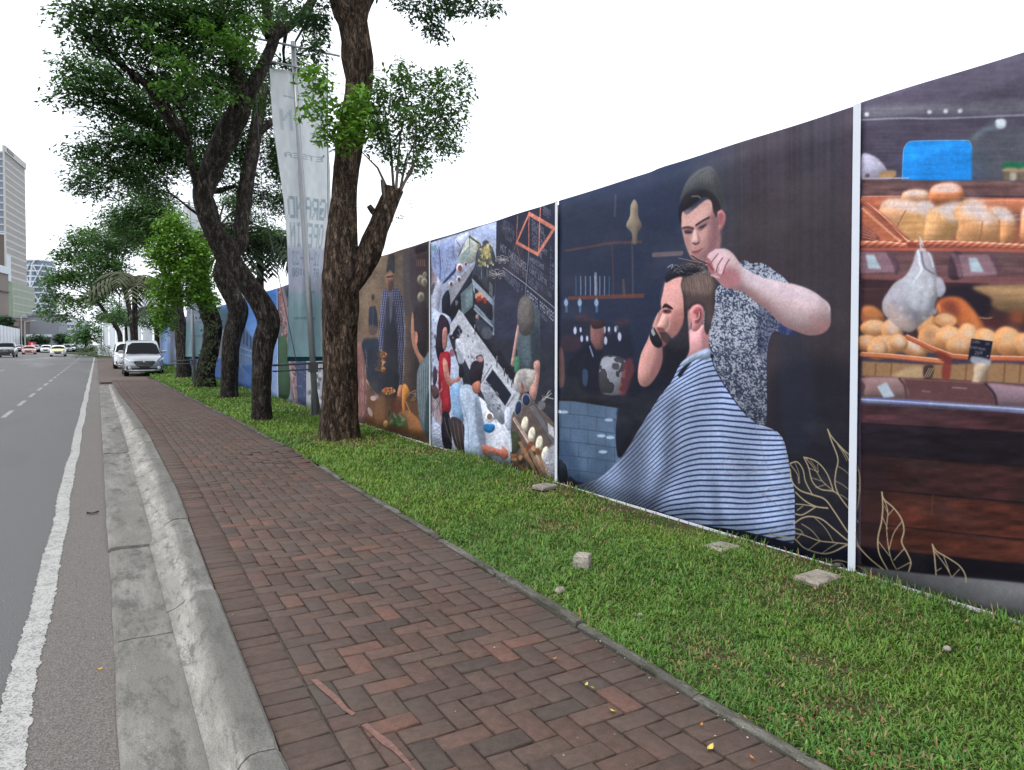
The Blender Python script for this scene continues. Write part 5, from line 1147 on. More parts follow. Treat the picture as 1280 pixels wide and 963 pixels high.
def mural_waiter():
    c=Canvas(9.90,13.35,0.0,2.955,.0055,(88,72,62)); px,py=c.px,c.py; rs=c.rs
    k=np.clip((px-500)/20,0,1)[...,None]
    c.a[:]=(np.array([132,112,92])*(1-k)+np.array([64,54,58])*k)/255
    c.a*=(1-.35*np.clip((py-430)/120,0,1))[...,None]; c.tone(lambda x,y:1+.25*(vnoise(x/9,y/9,5)-.5)+.12*(vnoise(x/3,y/3,6)-.5))
    c.at(440,300,6.42)
    c.poly([(425,80),(520,50),(520,500),(490,600),(430,560)],(84,76,80),5,.9); c.poly([(470,60),(520,40),(520,500),(480,500)],(70,60,66),4,.8)
    c.poly([(520,40),(605,30),(605,520),(530,520)],(70,58,60),3,1,False)
    for x in range(530,600,14): c.line([(x,160),(x,210)],1,(190,150,140),1,.8)
    for x,y,r in ((555,320,26),(585,340,24),(560,460,28),(588,280,16)): c.ell(x,y,r,r*1.5,(150,144,130),3,.85); c.ell(x+4,y+4,r*.5,r*.8,(80,84,70),3,.7)
    c.poly([(520,110),(605,90),(605,40),(520,60)],(40,32,40),3,.9); 
    # second waiter far
    c.poly([(140,560),(165,535),(195,545),(210,700),(190,760),(140,740)],(44,50,66),3,1); c.ell(172,500,12,34,(136,98,84),2.5,1); c.ell(173,462,12,24,(54,44,46),2.5,1); c.line([(172,560),(170,700)],2,(104,116,136),1.6,.7)
    c.poly([(60,700),(200,690),(190,780),(90,830),(60,780)],(130,104,92),6,.7)
    c.poly([(85,830),(160,790),(215,800),(230,900),(240,1100),(100,1100)],(46,58,76),5,.95)
    # main waiter
    c.poly([(245,430),(275,395),(310,400),(360,380),(405,440),(425,560),(430,760),(425,960),(400,1240),(380,1300),(230,1300),(215,900),(225,620)],(58,58,76),2.5,1)
    m=c.mask([(245,430),(275,395),(360,380),(405,440),(430,600),(430,900),(415,1160),(380,1160),(372,700),(340,500),(290,470),(260,700),(245,1100),(215,1000),(225,620)],1.5)
    gx=np.abs(np.mod(px/2.6+py*.05,1)-.5); gy=np.abs(np.mod(py/3.2,1)-.5); c.a*=(1+m*(.9*(gx<.13)+.6*(gy<.12)))[...,None]
    c.line([(245,440),(232,700),(228,900)],2,(140,148,170),1.6,.7); c.line([(420,560),(428,760),(420,1000)],2.2,(150,158,180),1.6,.75); c.line([(370,400),(400,640),(402,1000)],2,(120,130,156),1.6,.6); c.line([(272,520),(278,760)],2,(116,122,146),1.4,.6)
    c.poly([(290,640),(345,650),(372,800),(372,1250),(250,1250),(255,900),(270,760)],(42,44,56),3,1)
    c.poly([(305,400),(335,420),(325,640),(310,640)],(126,128,140),3,.8)
    c.poly([(275,280),(340,260),(345,360),(320,415),(290,410),(276,350)],(162,118,96),2.5,1); c.poly([(300,340),(340,330),(335,400),(300,410)],(90,60,56),4,.8); c.line([(280,300),(340,292)],2.2,(40,30,34),1.4,.8)
    c.poly([(278,230),(300,120),(340,110),(352,200),(345,270),(310,240),(285,260)],(58,54,60),2.5,1)
    c.poly([(380,1180),(412,1175),(400,1290),(370,1370),(355,1330)],(182,128,104),2.5,1)
    # burgers and plates
    for x,y,r in ((245,920,44),(238,980,40),(232,1040,48),(300,1215,56)): 
        c.ell(x,y,r,r*.6,(178,110,66),3,1)
        for i in range(16): c.ell(x+rs.randn()*r*.45,y+rs.randn()*r*.28,7,7,[(214,160,90),(120,50,36),(226,190,130),(90,60,30)][rs.randint(4)],1.2,.85)
    c.poly([(180,1060),(290,1065),(270,1085),(200,1085)],(70,50,44),2,.9); c.poly([(260,1260),(380,1255),(340,1285),(290,1290)],(60,34,30),2.5,.9)
    # table, plants
    c.poly([(110,1200),(200,1250),(420,1270),(620,1360),(620,1640),(120,1500)],(108,74,54),8,.9)
    c.poly([(200,1270),(270,1260),(260,1480),(190,1480)],(140,100,70),10,.6); c.poly([(320,1290),(420,1300),(440,1400),(340,1420)],(96,44,34),10,.6)
    for i in range(34): x=310+rs.rand()*140; y=1380+rs.rand()*110; c.ell(x,y,9,26,[(58,88,50),(90,120,76),(34,52,32),(120,140,110)][rs.randint(4)],1.8,.8,rs.randn()*.5)
    c.poly([(410,1180),(440,1160),(470,1230),(440,1290),(430,1400),(412,1400)],(206,140,72),2.5,.9); c.poly([(380,1390),(460,1370),(560,1470),(590,1560),(480,1580),(440,1440)],(140,98,66),4,.9)
    c.line([(440,1300),(470,1380)],2,(220,170,120),2,.7)
    for k in range(3): c.line([(470+k*20,1230),(520,1210+k*30),(480+k*10,1290)],.9,(200,160,110),.9,.8)
    # left guests
    c.poly([(40,860),(80,850),(110,1000),(130,1200),(120,1450),(50,1440)],(140,100,96),4,.95)
    for i in range(22): x=55+rs.rand()*70; y=880+rs.rand()*520; c.line([(x,y),(x+rs.randn()*8,y+60)],1.6,[(190,150,146),(84,52,56),(206,180,176)][rs.randint(3)],1.5,.7)
    c.line([(120,1130),(180,1220),(210,1260)],4,(190,140,128),2,.9); c.ell(176,1270,26,20,(196,180,180),2.5,.9); c.ell(150,1380,16,40,(190,176,176),3,.7,-.4); c.ell(278,1480,20,34,(190,150,100),2.5,.9)
    c.poly([(130,900),(230,900),(235,1200),(150,1200)],(40,44,58),8,.7)
    # right guest: dark hair, grey shirt
    c.poly([(475,700),(500,580),(540,520),(605,520),(608,900),(560,920),(520,860),(500,900),(495,800)],(50,42,48),2.5,1)
    c.poly([(488,590),(500,600),(505,720),(520,800),(545,900),(600,980),(560,1010),(530,940),(496,860),(478,740)],(182,132,112),2.5,1); c.poly([(512,740),(530,750),(532,820),(516,830)],(200,140,120),2,1)
    c.poly([(545,1010),(600,930),(625,900),(640,1000),(640,1560),(560,1500),(530,1300),(525,1100)],(98,110,116),3,1)
    for k in range(10): c.line([(540+k*9,1000+k*4),(548+k*8,1200),(560+k*6,1460)],1.3,(150,162,166) if k%2 else (66,74,84),1.6,.6)
    c.poly([(600,1300),(640,1200),(640,1560),(590,1540)],(40,58,62),5,.7)
    finish(c,41,1.5)
    return c
def mural_aerial():
    """grey street seen from above, green trees and a crowd"""
    c=Canvas(13.35,20.2,0.0,2.98,.009,(120,128,136)); px,py=c.px,c.py; rs=c.rs
    c.a*=(1-.25*np.clip((420-py)/80,0,1))[...,None]; c.tone(lambda x,y:1+.5*(vnoise(x/5,y/5,5)-.5)+.3*(vnoise(x/1.6,y/2,6)-.5))
    c.at(330,290,4.01)
    c.poly([(0,60),(130,0),(140,420),(120,640),(0,700)],(92,100,104),3,1,False)
    c.tone(lambda x,y:1+.3*(vnoise(x/4,y/4,9)-.5))
    c.poly([(70,20),(140,-40),(140,230),(120,330),(90,200),(40,110)],(64,74,100),3,1)
    for i in range(60): x=60+rs.rand()*80; y=20+rs.rand()*240; c.line([(x,y),(x+8,y+18)],.9,[(130,140,160),(30,34,50),(90,104,120)][rs.randint(3)],.8,.7)
    c.line([(10,90),(50,150),(80,260),(100,330),(110,500)],4,(150,156,160),2,.9); c.line([(50,150),(100,250)],3,(188,186,186),1.5,.8)
    for x,y in ((60,150),(66,170),(90,225),(96,250),(100,265),(106,240)): c.ell(x,y,7,9,(206,206,212),1,.9)
    c.poly([(55,290),(85,250),(125,380),(150,520),(165,700),(200,860),(140,820),(110,560),(70,400)],(136,112,116),3,.95)
    for i in range(130):
        t=rs.rand(); x=65+t*110+rs.randn()*12; y=280+t*540+rs.randn()*20; c.ell(x,y,4,6,[(166,92,92),(60,52,66),(186,150,146),(96,66,70)][rs.randint(4)],.8,.85)
    c.poly([(60,560),(110,520),(125,640),(130,820),(70,820),(55,660)],(44,76,50),4,.95)
    c.line([(125,600),(160,860)],3,(170,180,190),1.5,.7)
    c.poly([(160,640),(215,640),(215,880),(170,850)],(58,70,104),2,1,False)
    for i in range(40): x=165+rs.rand()*48; y=650+rs.rand()*210; c.ell(x,y,3,4,[(30,34,60),(100,116,150)][rs.randint(2)],.8,.8)
    c.poly([(216,600),(300,600),(300,900),(240,900),(216,880)],(168,168,176),2,1,False)
    for i in range(26): x=222+rs.rand()*70; y=640+rs.rand()*230; c.ell(x,y,8,12,[(110,110,118),(84,80,86),(206,206,212)][rs.randint(3)],1.4,.8)
    c.poly([(216,440),(400,440),(400,600),(216,600)],(150,156,166),4,.8,False)
    return c
def mural_street():
    """blue print of a long building with a road under a bright sky"""
    c=Canvas(20.2,41.,0.0,2.98,.016,(62,92,150)); px,py=c.px,c.py; rs=c.rs
    g=np.clip((py-360)/120,0,1)[...,None]; c.a[:]=(np.array([66,124,206])*(1-g)+np.array([150,170,214])*g)/255
    c.at(190,330,5.068)
    c.poly([(545,380),(570,370),(640,470),(650,640),(545,640)],(84,110,150),2,1,False)
    for k in range(4): c.poly([(556+k*22,392+k*20),(568+k*22,402+k*20),(568+k*22,500+k*14),(556+k*22,490+k*14)],(46,62,98),1,.9,False)
    for k in range(5): c.line([(558+k*18,575),(558+k*18,630)],1.4,(196,206,224),1,.8)
    c.line([(545,520),(645,560)],1,(180,196,220),1,.7); c.line([(545,560),(645,590)],1,(150,170,206),1,.7)
    c.poly([(545,640),(650,640),(650,820),(545,800)],(58,92,150),2,1,False)
    for k in range(4): c.line([(560,640),(600+k*30,800)],1.2,(140,170,206),1.2,.5)
    c.poly([(390,270),(545,210),(545,330),(470,340),(390,300)],(46,92,140),3,.9); c.poly([(390,300),(470,300),(470,420),(390,420)],(34,70,80),3,.9)
    c.poly([(395,410),(545,410),(545,590),(395,590)],(96,98,110),2,1,False); c.text(400,418,5,0,0,5,'GRAND',(206,206,210),.9,.5)
    for k in range(9): c.line([(402+k*16,450),(402+k*16,575)],1.2,(186,184,178) if k%2 else (60,58,66),1,.8)
    c.poly([(395,595),(545,595),(545,760),(395,760)],(54,86,140),2,1,False)
    c.poly([(150,350),(385,270),(385,760),(150,680)],(86,112,150),5,.8,False)
    c.tone(lambda x,y:1+.12*(vnoise(x/3,y/3,6)-.5))
    return c
def mural_plain(y0,y1,seed,base,second):
    """pale blue-grey weathered sheet with faint printed shapes"""
    c=Canvas(y0,y1,0.0,2.98,.03,base); px,py=c.px,c.py
    n=vnoise((c.y1-0*px)*0+py/8.,px/6.,seed)*.5+vnoise(px/2.5,py/9.,seed+1)*.5; k=np.clip((n-.4)*4,0,1)[...,None]
    c.a[:]=c.a*(1-k*.6)+np.array(second,np.float32)/255*k*.6
    return c
# ---------------------------------------------------------------- hoarding
fence=thing('hoarding_fence','long site hoarding of backing sheets on steel posts behind the big prints','fence',(XF+.06,3,0))
def cloth_z(y,k): return 0
def ptop(y): return 2.965+.012*math.sin(y*1.9)+.008*math.sin(y*4.3+1)
for i in range(-1,20):
    y=3.01+i*3.44 if i<6 else 3.01+i*3.44
    b=MB().box(XF+.065,XF+.125,y-.03,y+.03,-.1,2.9); under(b.build('post',M['galv'],fence),fence)
for i in range(-1,19):
    y=3.01+i*3.44; b=MB(); n=34; v=[];f=[]
    for k in range(n+1):
        x=XF+.045+(.014 if k%2 else 0); yy=y+.004+(3.432)*k/n; v+=[(x,yy,.03),(x,yy,2.93)]
    for k in range(n): f.append((2*k,2*k+2,2*k+3,2*k+1))
    under(b.add(v,f).build('backing_sheet',M['sheet_back'],fence),fence)
for z in (.35,1.5,2.7): under(MB().box(XF+.126,XF+.166,-.5,68,z-.03,z+.03).build('rail',M['galv'],fence),fence)
def print_mat(name,canvas,k=.97):
    im=bpy.data.images.new(name,canvas.w,canvas.h,alpha=False); a=np.ones((canvas.h,canvas.w,4),np.float32); a[...,:3]=np.clip(canvas.a[::-1],0,1); im.pixels.foreach_set(a.ravel()); im.update(); im.pack()
    m=NT(name); t=m.n('TexImage'); t.image=im; t.extension='EXTEND'; t.interpolation='Cubic'; v=m.pos()
    c=m.mix(1.,t.outputs[0],(k,k,k),'MULTIPLY'); dust=m.ramp(m.noise(m.scaled(v,1,.9,2.2),1.1,5,.65),[(.5,0.),(.8,.10)]); c=m.mix(dust,c,(.24,.235,.23)); m.col(c); m.set(.5,.14)
    w=m.noise(m.scaled(v,1,.35,2.4),1.6,3,.5,.8); m.bump(m.math('ADD',m.noise(v,1.3,2),m.math('MULTIPLY',w,.35)),.30,.05); return m.m
def print_sheet(canvas,y0,y1,top,mat,label,group=None,segs=40,z0=.0,edge=.006):
    """stretched sheet: front face carries the print, 5 mm thick, slightly slack between its fixings"""
    n,mz=segs,16; V=[];UV=[];rs=random.Random(int(y0*10))
    for j in range(mz+1):
        for i in range(n+1):
            y=y0+(y1-y0)*i/n; t=j/mz; zt=top(y); z=z0+(zt-z0)*t
            s=math.sin(math.pi*i/n); bow=.006*math.sin(y*2.3+t*2)*s+.003*math.sin(y*6.+t*3)*t+.003*math.sin(z*9+y*2)
            V.append((XF-.012-bow,y,z))
    N=len(V); V+=[(x+edge,y,z) for x,y,z in V]; f=[]
    for j in range(mz):
        for i in range(n): a=j*(n+1)+i; f.append((a,a+n+1,a+n+2,a+1)); f.append((N+a,N+a+1,N+a+n+2,N+a+n+1))
    rim=[i for i in range(n+1)]+[j*(n+1)+n for j in range(1,mz+1)]+[mz*(n+1)+i for i in range(n-1,-1,-1)]+[j*(n+1) for j in range(mz-1,0,-1)]
    for k in range(len(rim)): a,b_=rim[k],rim[(k+1)%len(rim)]; f.append((a,b_,N+b_,N+a))
    o=MB().add(V,f).build('printed_banner',mat,None,smooth=True); me=o.data; uv=me.uv_layers.new(name='UVMap')
    for lp in me.loops:
        v=me.vertices[lp.vertex_index].co; uv.data[lp.index].uv=((canvas.y1-v.y)/(canvas.y1-canvas.y0),(v.z-canvas.z0)/(canvas.z1-canvas.z0))
    return tag(o,label,'banner',group)
def tp(base): return lambda y: base+.003*math.sin(y*2.1)+.003*math.sin(y*5.3)
for fn,y0,y1,t,lab,nm in ((mural_bakery,-.45,3.005,2.972,'banner printed with bread baskets, a blue board and a wooden counter','bakery_print'),
                      (mural_barber,3.015,6.475,2.958,'banner printed with a barber in a beanie cutting a bearded man under a striped cape','barber_print'),
                      (mural_kitchen,6.525,9.86,2.945,'banner printed with a cafe counter, a woman in red and a chalk menu','cafe_print'),
                      (mural_waiter,9.88,13.33,2.95,'brown banner printed with a waiter in a check shirt serving burgers','waiter_print')):
    c=fn(); print_sheet(c,y0,y1,(lambda y:2.962-.016/(1+math.exp(-(y-4.95)/.03))+.002*math.sin(y*5)) if fn is mural_barber else tp(t),print_mat(nm,c),lab,'printed banners along the hoarding')
c=mural_aerial(); mat=print_mat('aerial_print',c); print_sheet(c,13.35,20.18,tp(2.96),mat,'banner printed with a grey street crowd and trees from above','printed banners along the hoarding')
c=mural_street(); mat=print_mat('street_print',c); print_sheet(c,20.2,40.9,tp(2.96),mat,'blue banner printed with a long building under a clear sky','printed banners along the hoarding',80)
for (y0,y1,s,ba,se,lab) in ((41.,47.8,3,(74,92,128),(120,140,170),'blue banner showing dark shapes just beside the parked silver car'),(47.9,54.7,5,(140,150,170),(90,104,130),'pale grey streaked banner behind the silver car'),(54.8,61.6,7,(96,130,190),(150,170,210),'bright blue banner near the far end of the hoarding'),(61.7,69.,9,(130,140,160),(96,110,140),'last grey blue banner of the hoarding, by the white sheets')):
    c=mural_plain(y0,y1,s,ba,se); print_sheet(c,y0,y1,tp(2.97),print_mat('far_print_%d'%s,c),lab,'printed banners along the hoarding',24)
def strip(y,w,z1,lab): 
    under(MB().bbox(XF-.0285,XF-.0245,y-w*.45,y+w*.45,.0,z1,.001).build('divider_strip',M['white_trim'],fence),fence)
strip(3.010,.058,2.968,''); strip(6.500,.050,2.955,''); strip(9.87,.035,2.94,''); strip(20.19,.05,2.96,'')
for i in range(9):
    y0=-.45+i*3.44; under(MB().box(XF-.032,XF-.022,y0,y0+3.42,-.016,.002).build('bottom_batten',M['white_trim'],fence),fence)
# far white hoarding of upright sheets closing the street end
def sheet_fence(name,p0,p1,h0,h1,n,label,gap=.03,z0=0.):
    t=thing(name,label,'fence',(p0[0],p0[1],0)); d=Vector((p1[0]-p0[0],p1[1]-p0[1])); nrm=Vector((d.y,-d.x)).normalized()*.08
    for i in range(n):
        a=Vector(p0[:2])+d*((i+gap)/n); b_=Vector(p0[:2])+d*((i+1-gap)/n); h=h0+(h1-h0)*i/n; k=(.10 if i%2 else 0); q=nrm*k/.08
        v=[(a.x+q.x,a.y+q.y,z0),(b_.x+q.x,b_.y+q.y,z0),(b_.x+q.x+nrm.x,b_.y+q.y+nrm.y,z0),(a.x+q.x+nrm.x,a.y+q.y+nrm.y,z0)]; v+=[(x,y,h) for x,y,_ in v]
        under(MB().add(v,[(3,2,1,0),(4,5,6,7),(0,1,5,4),(1,2,6,5),(2,3,7,6),(3,0,4,7)]).build('fence_sheet',M['white_sheet'],t),t)
    v=[Vector((p0[0],p0[1]))-nrm*1.2,Vector((p1[0],p1[1]))-nrm*1.2]
    under(MB().tube([(v[0].x,v[0].y,h0*.5),(v[1].x,v[1].y,h1*.5)],.06,6).build('rail',M['galv'],t),t)
    return t
M['white_sheet']=plain('white_fence_sheet',(.62,.66,.70),.55,.35,var=.08,scale=1.)
sheet_fence('white_sheet_fence',(.1,118),(4.9,72),6.6,6.2,15,'tall white sheet fence closing the far end of the pavement',.07)
sheet_fence('white_sheet_fence',(-20.6,205),(-20.6,268),6.2,6.2,16,'white sheet fence across the road on the far left',.05,-.1)
# ---------------------------------------------------------------- banner poles
def flag_pole(base,top,Yb,bw,zb,zt,label_p,label_b,name_txt=True):
    bx,by=base; tx,tz=top; t=thing('banner_pole',label_p,'pole',(bx,by,0))
    def ax(z): return bx+(tx-bx)*z/tz
    pl=MB().tube([(ax(z),by,z) for z in (0,tz*.33,tz*.34,tz*.66,tz*.67,tz)],[.062,.062,.056,.056,.048,.046],12).build('pole',M['galv'],t,True); under(pl,t)
    under(MB().box(bx-.12,bx+.12,by-.10,by+.10,-.02,.05).build('base_plate',M['steel_dark'],t),t)
    for s in (-1,1): under(MB().tube([(bx+s*.09,by,.05),(ax(.5)+s*.05,by,.48)],.016,6).build('base_gusset',M['steel_dark'],t),t)
    zc=tz-.10; under(MB().tube([(ax(zc)-.80,by-.06,zc),(ax(zc)+.92,by-.06,zc-.03)],.024,8).build('upper_arm',M['galv'],t),t)
    under(MB().tube([(ax(zt)-.5,by-.05,zt+.03),(ax(zt)+.66,by-.05,zt-.02)],.020,8).build('banner_rod',M['galv'],t),t)
    for dz_,w in ((-.05,.022),(-.17,.016)): under(MB().tube([(ax(zb)-.80,by-.05,zb+dz_-.02),(ax(zb)+.42,by-.05,zb+dz_+.03)],w,8).build('lower_arm',M['steel_dark'],t),t)
    under(MB().box(ax(zb)-.09,ax(zb)+.09,by-.09,by+.05,zb-.22,zb-.02).build('clamp',M['steel_dark'],t),t)
    under(MB().tube([(ax(zc)-.78,by-.06,zc),(ax(zc)-.62,by-.08,(zc+zb)/2),(ax(zb)-.34,by-.07,zb)],.008,5).build('rope',M['rope'],t),t)
    under(MB().tube([(ax(zc)+.64,by-.09,zc-.03),(ax(zc)+.66,by-.09,zt),(ax(zb)+.30,by-.09,zb)],.009,5).build('rope',M['rope'],t),t)
    return t
def cloth_banner(Y,cols,label,detail=True):
    """cols: list of (z, x_left, x_right) measured down the cloth; hangs in folds, 4 mm thick"""
    n=26; V=[];UV=[]
    zs=[c[0] for c in cols]; m=60; zz=np.linspace(zs[0],zs[-1],m+1)
    for z in zz:
        xl=np.interp(-z,[-a for a in zs],[c[1] for c in cols]); xr=np.interp(-z,[-a for a in zs],[c[2] for c in cols])
        for i in range(n+1):
            u=i/n; x=xl+(xr-xl)*u; t=(z-zs[-1])/(zs[0]-zs[-1])
            dy=.045*math.sin(u*7.5+t*3)+.02*math.sin(u*17-t*6)+.03*math.sin(t*9)+.10*math.sin(math.pi*t)
            V.append((x,Y+dy,z)); UV.append((u,t))
    N=len(V); V+=[(x,y+.004,z) for x,y,z in V]; f=[]
    for j in range(m):
        for i in range(n): a=j*(n+1)+i; f.append((a,a+1,a+n+2,a+n+1)); f.append((N+a,N+a+n+1,N+a+n+2,N+a+1))
    rim=[i for i in range(n+1)]+[j*(n+1)+n for j in range(1,m+1)]+[m*(n+1)+i for i in range(n-1,-1,-1)]+[j*(n+1) for j in range(m-1,0,-1)]
    for k in range(len(rim)): a,b_=rim[k],rim[(k+1)%len(rim)]; f.append((a,b_,N+b_,N+a))
    o=MB().add(V,f).build('cloth_banner',M['cloth'],None,smooth=True); me=o.data; uv=me.uv_layers.new(name='UVMap'); UV+=UV
    for lp in me.loops: uv.data[lp.index].uv=UV[lp.vertex_index]
    return tag(o,label,'banner')
def banner_print():
    """white cloth seen from behind: the lettering shows through mirrored"""
    w,h=300,1500; a=np.empty((h,w,3),np.float32); v=(np.arange(h)/h)[:,None]
    top=np.array([.92,.93,.935]); a[:]=top
    def band(t0,t1,c): a[int(t0*h):int(t1*h)]=c
    pass; band(.60,.76,(.82,.83,.87)); band(.76,.80,(.74,.82,.84)); band(.80,.93,(.72,.81,.83)); band(.93,.985,(.72,.82,.84)); band(.985,1.,(.10,.32,.36))
    def bl(y0,y1):
        a[y0:y1]=box1(a[y0:y1].reshape(y1-y0,-1),10,0).reshape(y1-y0,w,3)
    bl(int(.56*h),int(.84*h))
    def txt(s,x0,x1,y0,y1,col,al,thick=1.):
        n=len(s)*6-1; cw=(x1-x0)/n; chh=(y1-y0)/7
        for k,ch in enumerate(s):
            g=FONT.get(ch)
            if not g: continue
            for r in range(7):
                for c in range(5):
                    if g[r][c]=='1':
                        xa=x0+(k*6+c)*cw; q=a[int(y0+r*chh):int(y0+(r+1)*chh)+1,int(max(0,xa-cw*.18)):int(xa+cw*(1.18))+1]; q+=(np.array(col)-q)*al
    txt('GRAND',26,278,.425*h,.500*h,(.48,.57,.64),.32); txt('OPENIN',28,272,.515*h,.600*h,(.48,.57,.64),.28)
    txt('12-02-23',36,262,.615*h,.662*h,(.48,.57,.64),.28); txt('AT 10:00',36,262,.672*h,.702*h,(.42,.52,.60),.4)
    txt('ETSEA',40,262,.275*h,.293*h,(.46,.55,.62),.3); txt('N',200,262,.13*h,.20*h,(.50,.58,.66),.2); txt('-------',60,240,.075*h,.10*h,(.5,.58,.64),.35); txt('OOOOOO',60,160,.752*h,.760*h,(.5,.55,.62),.5); txt('OOOOOOOOO',60,240,.845*h,.853*h,(.38,.53,.58),.45)
    a[:]=a[:,::-1]
    a*=(1+.05*(vnoise(np.arange(w)[None]/16.+0*v,v*40,3)-.5))[...,None]
    im=bpy.data.images.new('banner_cloth_print',w,h,alpha=False); q=np.ones((h,w,4),np.float32); q[...,:3]=a[::-1]; im.pixels.foreach_set(q.ravel()); im.pack()
    m=NT('banner_cloth'); t=m.n('TexImage'); t.image=im; t.extension='EXTEND'; c=m.mix(1.,t.outputs[0],(1.05,1.05,1.05),'MULTIPLY'); m.col(c); m.set(.7,.2); tr=m.n('BsdfTranslucent'); m.l(c,tr.inputs[0]); x=m.n('MixShader'); x.inputs[0].default_value=.5
    m.bump(m.noise(m.scaled(m.pos(),9,1,.8),1.4,3),.35,.03); m.l(m.b.outputs[0],x.inputs[1]); m.l(tr.outputs[0],x.inputs[2]); m.l(x.outputs[0],m.out.inputs[0]); M['cloth']=m.m
banner_print()
def ban(Y,rows): return [(ony(xl,y,Y)[2],ony(xl,y,Y)[0],ony(xr,y,Y)[0]) for y,xl,xr in rows]
b0=onz(395,520); t0=ony(366,52,b0[1]); zt=ony(372,86,b0[1])[2]; zb=ony(380,452,b0[1])[2]
flag_pole((b0[0],b0[1]),(t0[0],t0[2]),b0[1],1.2,zb,zt,'leaning steel banner pole close behind the big forked tree','')
cloth_banner(b0[1]+.05,ban(b0[1],[(84,338,409),(150,343,411),(205,351,415),(250,357,416),(300,361,410),(360,363,404),(400,362,404),(452,360,405)]),'long white cloth banner hanging beside the big forked tree, GRAND OPENING showing through')
Y2=30.; b2=onz(243,481,0); b2=ony(243,481,Y2); t2=ony(236,250,Y2)
flag_pole((b2[0],Y2),(t2[0],t2[2]),Y2,1.1,ony(243,449,Y2)[2],ony(240,257,Y2)[2],'farther steel banner pole between two trunks beyond the leaning tree','')
cloth_banner(Y2+.05,ban(Y2,[(257,229,262),(330,231,262),(380,234,262),(449,232,262)]),'farther white cloth banner half hidden by leafy trunks')
# ---------------------------------------------------------------- trees
def limb(mb,pts,n=18,seed=0,rough=.10,flare=0.):
    """knobbly tapered limb; pts: (x,y,z,r)"""
    rs=random.Random(seed); P_=[Vector(p[:3]) for p in pts]; Rr=[p[3] for p in pts]
    # resample along a smooth curve
    Q_=[];RR=[]
    for i in range(len(P_)-1):
        a,b_,c,d=P_[max(i-1,0)],P_[i],P_[i+1],P_[min(i+2,len(P_)-1)]; m=max(2,int((c-b_).length/.10)); m=min(m,14)
        for k in range(m):
            t=k/m; Q_.append(.5*((2*b_)+(c-a)*t+(2*a-5*b_+4*c-d)*t*t+(3*b_-a-3*c+d)*t**3)); RR.append(Rr[i]*(1-t)+Rr[i+1]*t)
    Q_.append(P_[-1]); RR.append(Rr[-1]); v=[];f=[]; T=(Q_[1]-Q_[0]).normalized(); u=T.orthogonal().normalized()
    for i,p in enumerate(Q_):
        T=(Q_[min(i+1,len(Q_)-1)]-Q_[max(i-1,0)]).normalized(); u=(u-T*u.dot(T)).normalized(); w=T.cross(u)
        for k in range(n):
            a=2*math.pi*k/n; nz=mathutils_noise(p.x*3+math.cos(a)*1.3+seed,p.y*3+math.sin(a)*1.3,p.z*1.4); n2=mathutils_noise(p.x*9+math.cos(a)*4+seed,math.sin(a)*4,p.z*5)
            ridge=1+rough*(nz*1.5)+rough*.6*n2; fl=1+flare*math.exp(-max(0,(p.z-pts[0][2]))/.22)*(1+.35*math.sin(a*5+seed)); v.append(p+(u*math.cos(a)+w*math.sin(a))*RR[i]*ridge*fl)
    for i in range(len(Q_)-1):
        for k in range(n): j=(k+1)%n; f.append((i*n+k,i*n+j,(i+1)*n+j,(i+1)*n+k))
    f.append(tuple(range(n))[::-1]); f.append(tuple(range((len(Q_)-1)*n,len(Q_)*n)))
    mb.add(v,f); return Q_
from mathutils import noise as _mn
def mathutils_noise(x,y,z): return _mn.noise(Vector((x,y,z)))
def pp(rows,Y):
    """rows (px,py,half width px[,Y]) -> limb points at distance Y up the street"""
    out=[]
    for r in rows:
        y=r[3] if len(r)>3 else Y; p=ony(r[0],r[1],y); d=(p-CAM)@fw; out.append((p[0],p[1],p[2],r[2]*d/F))
    return out
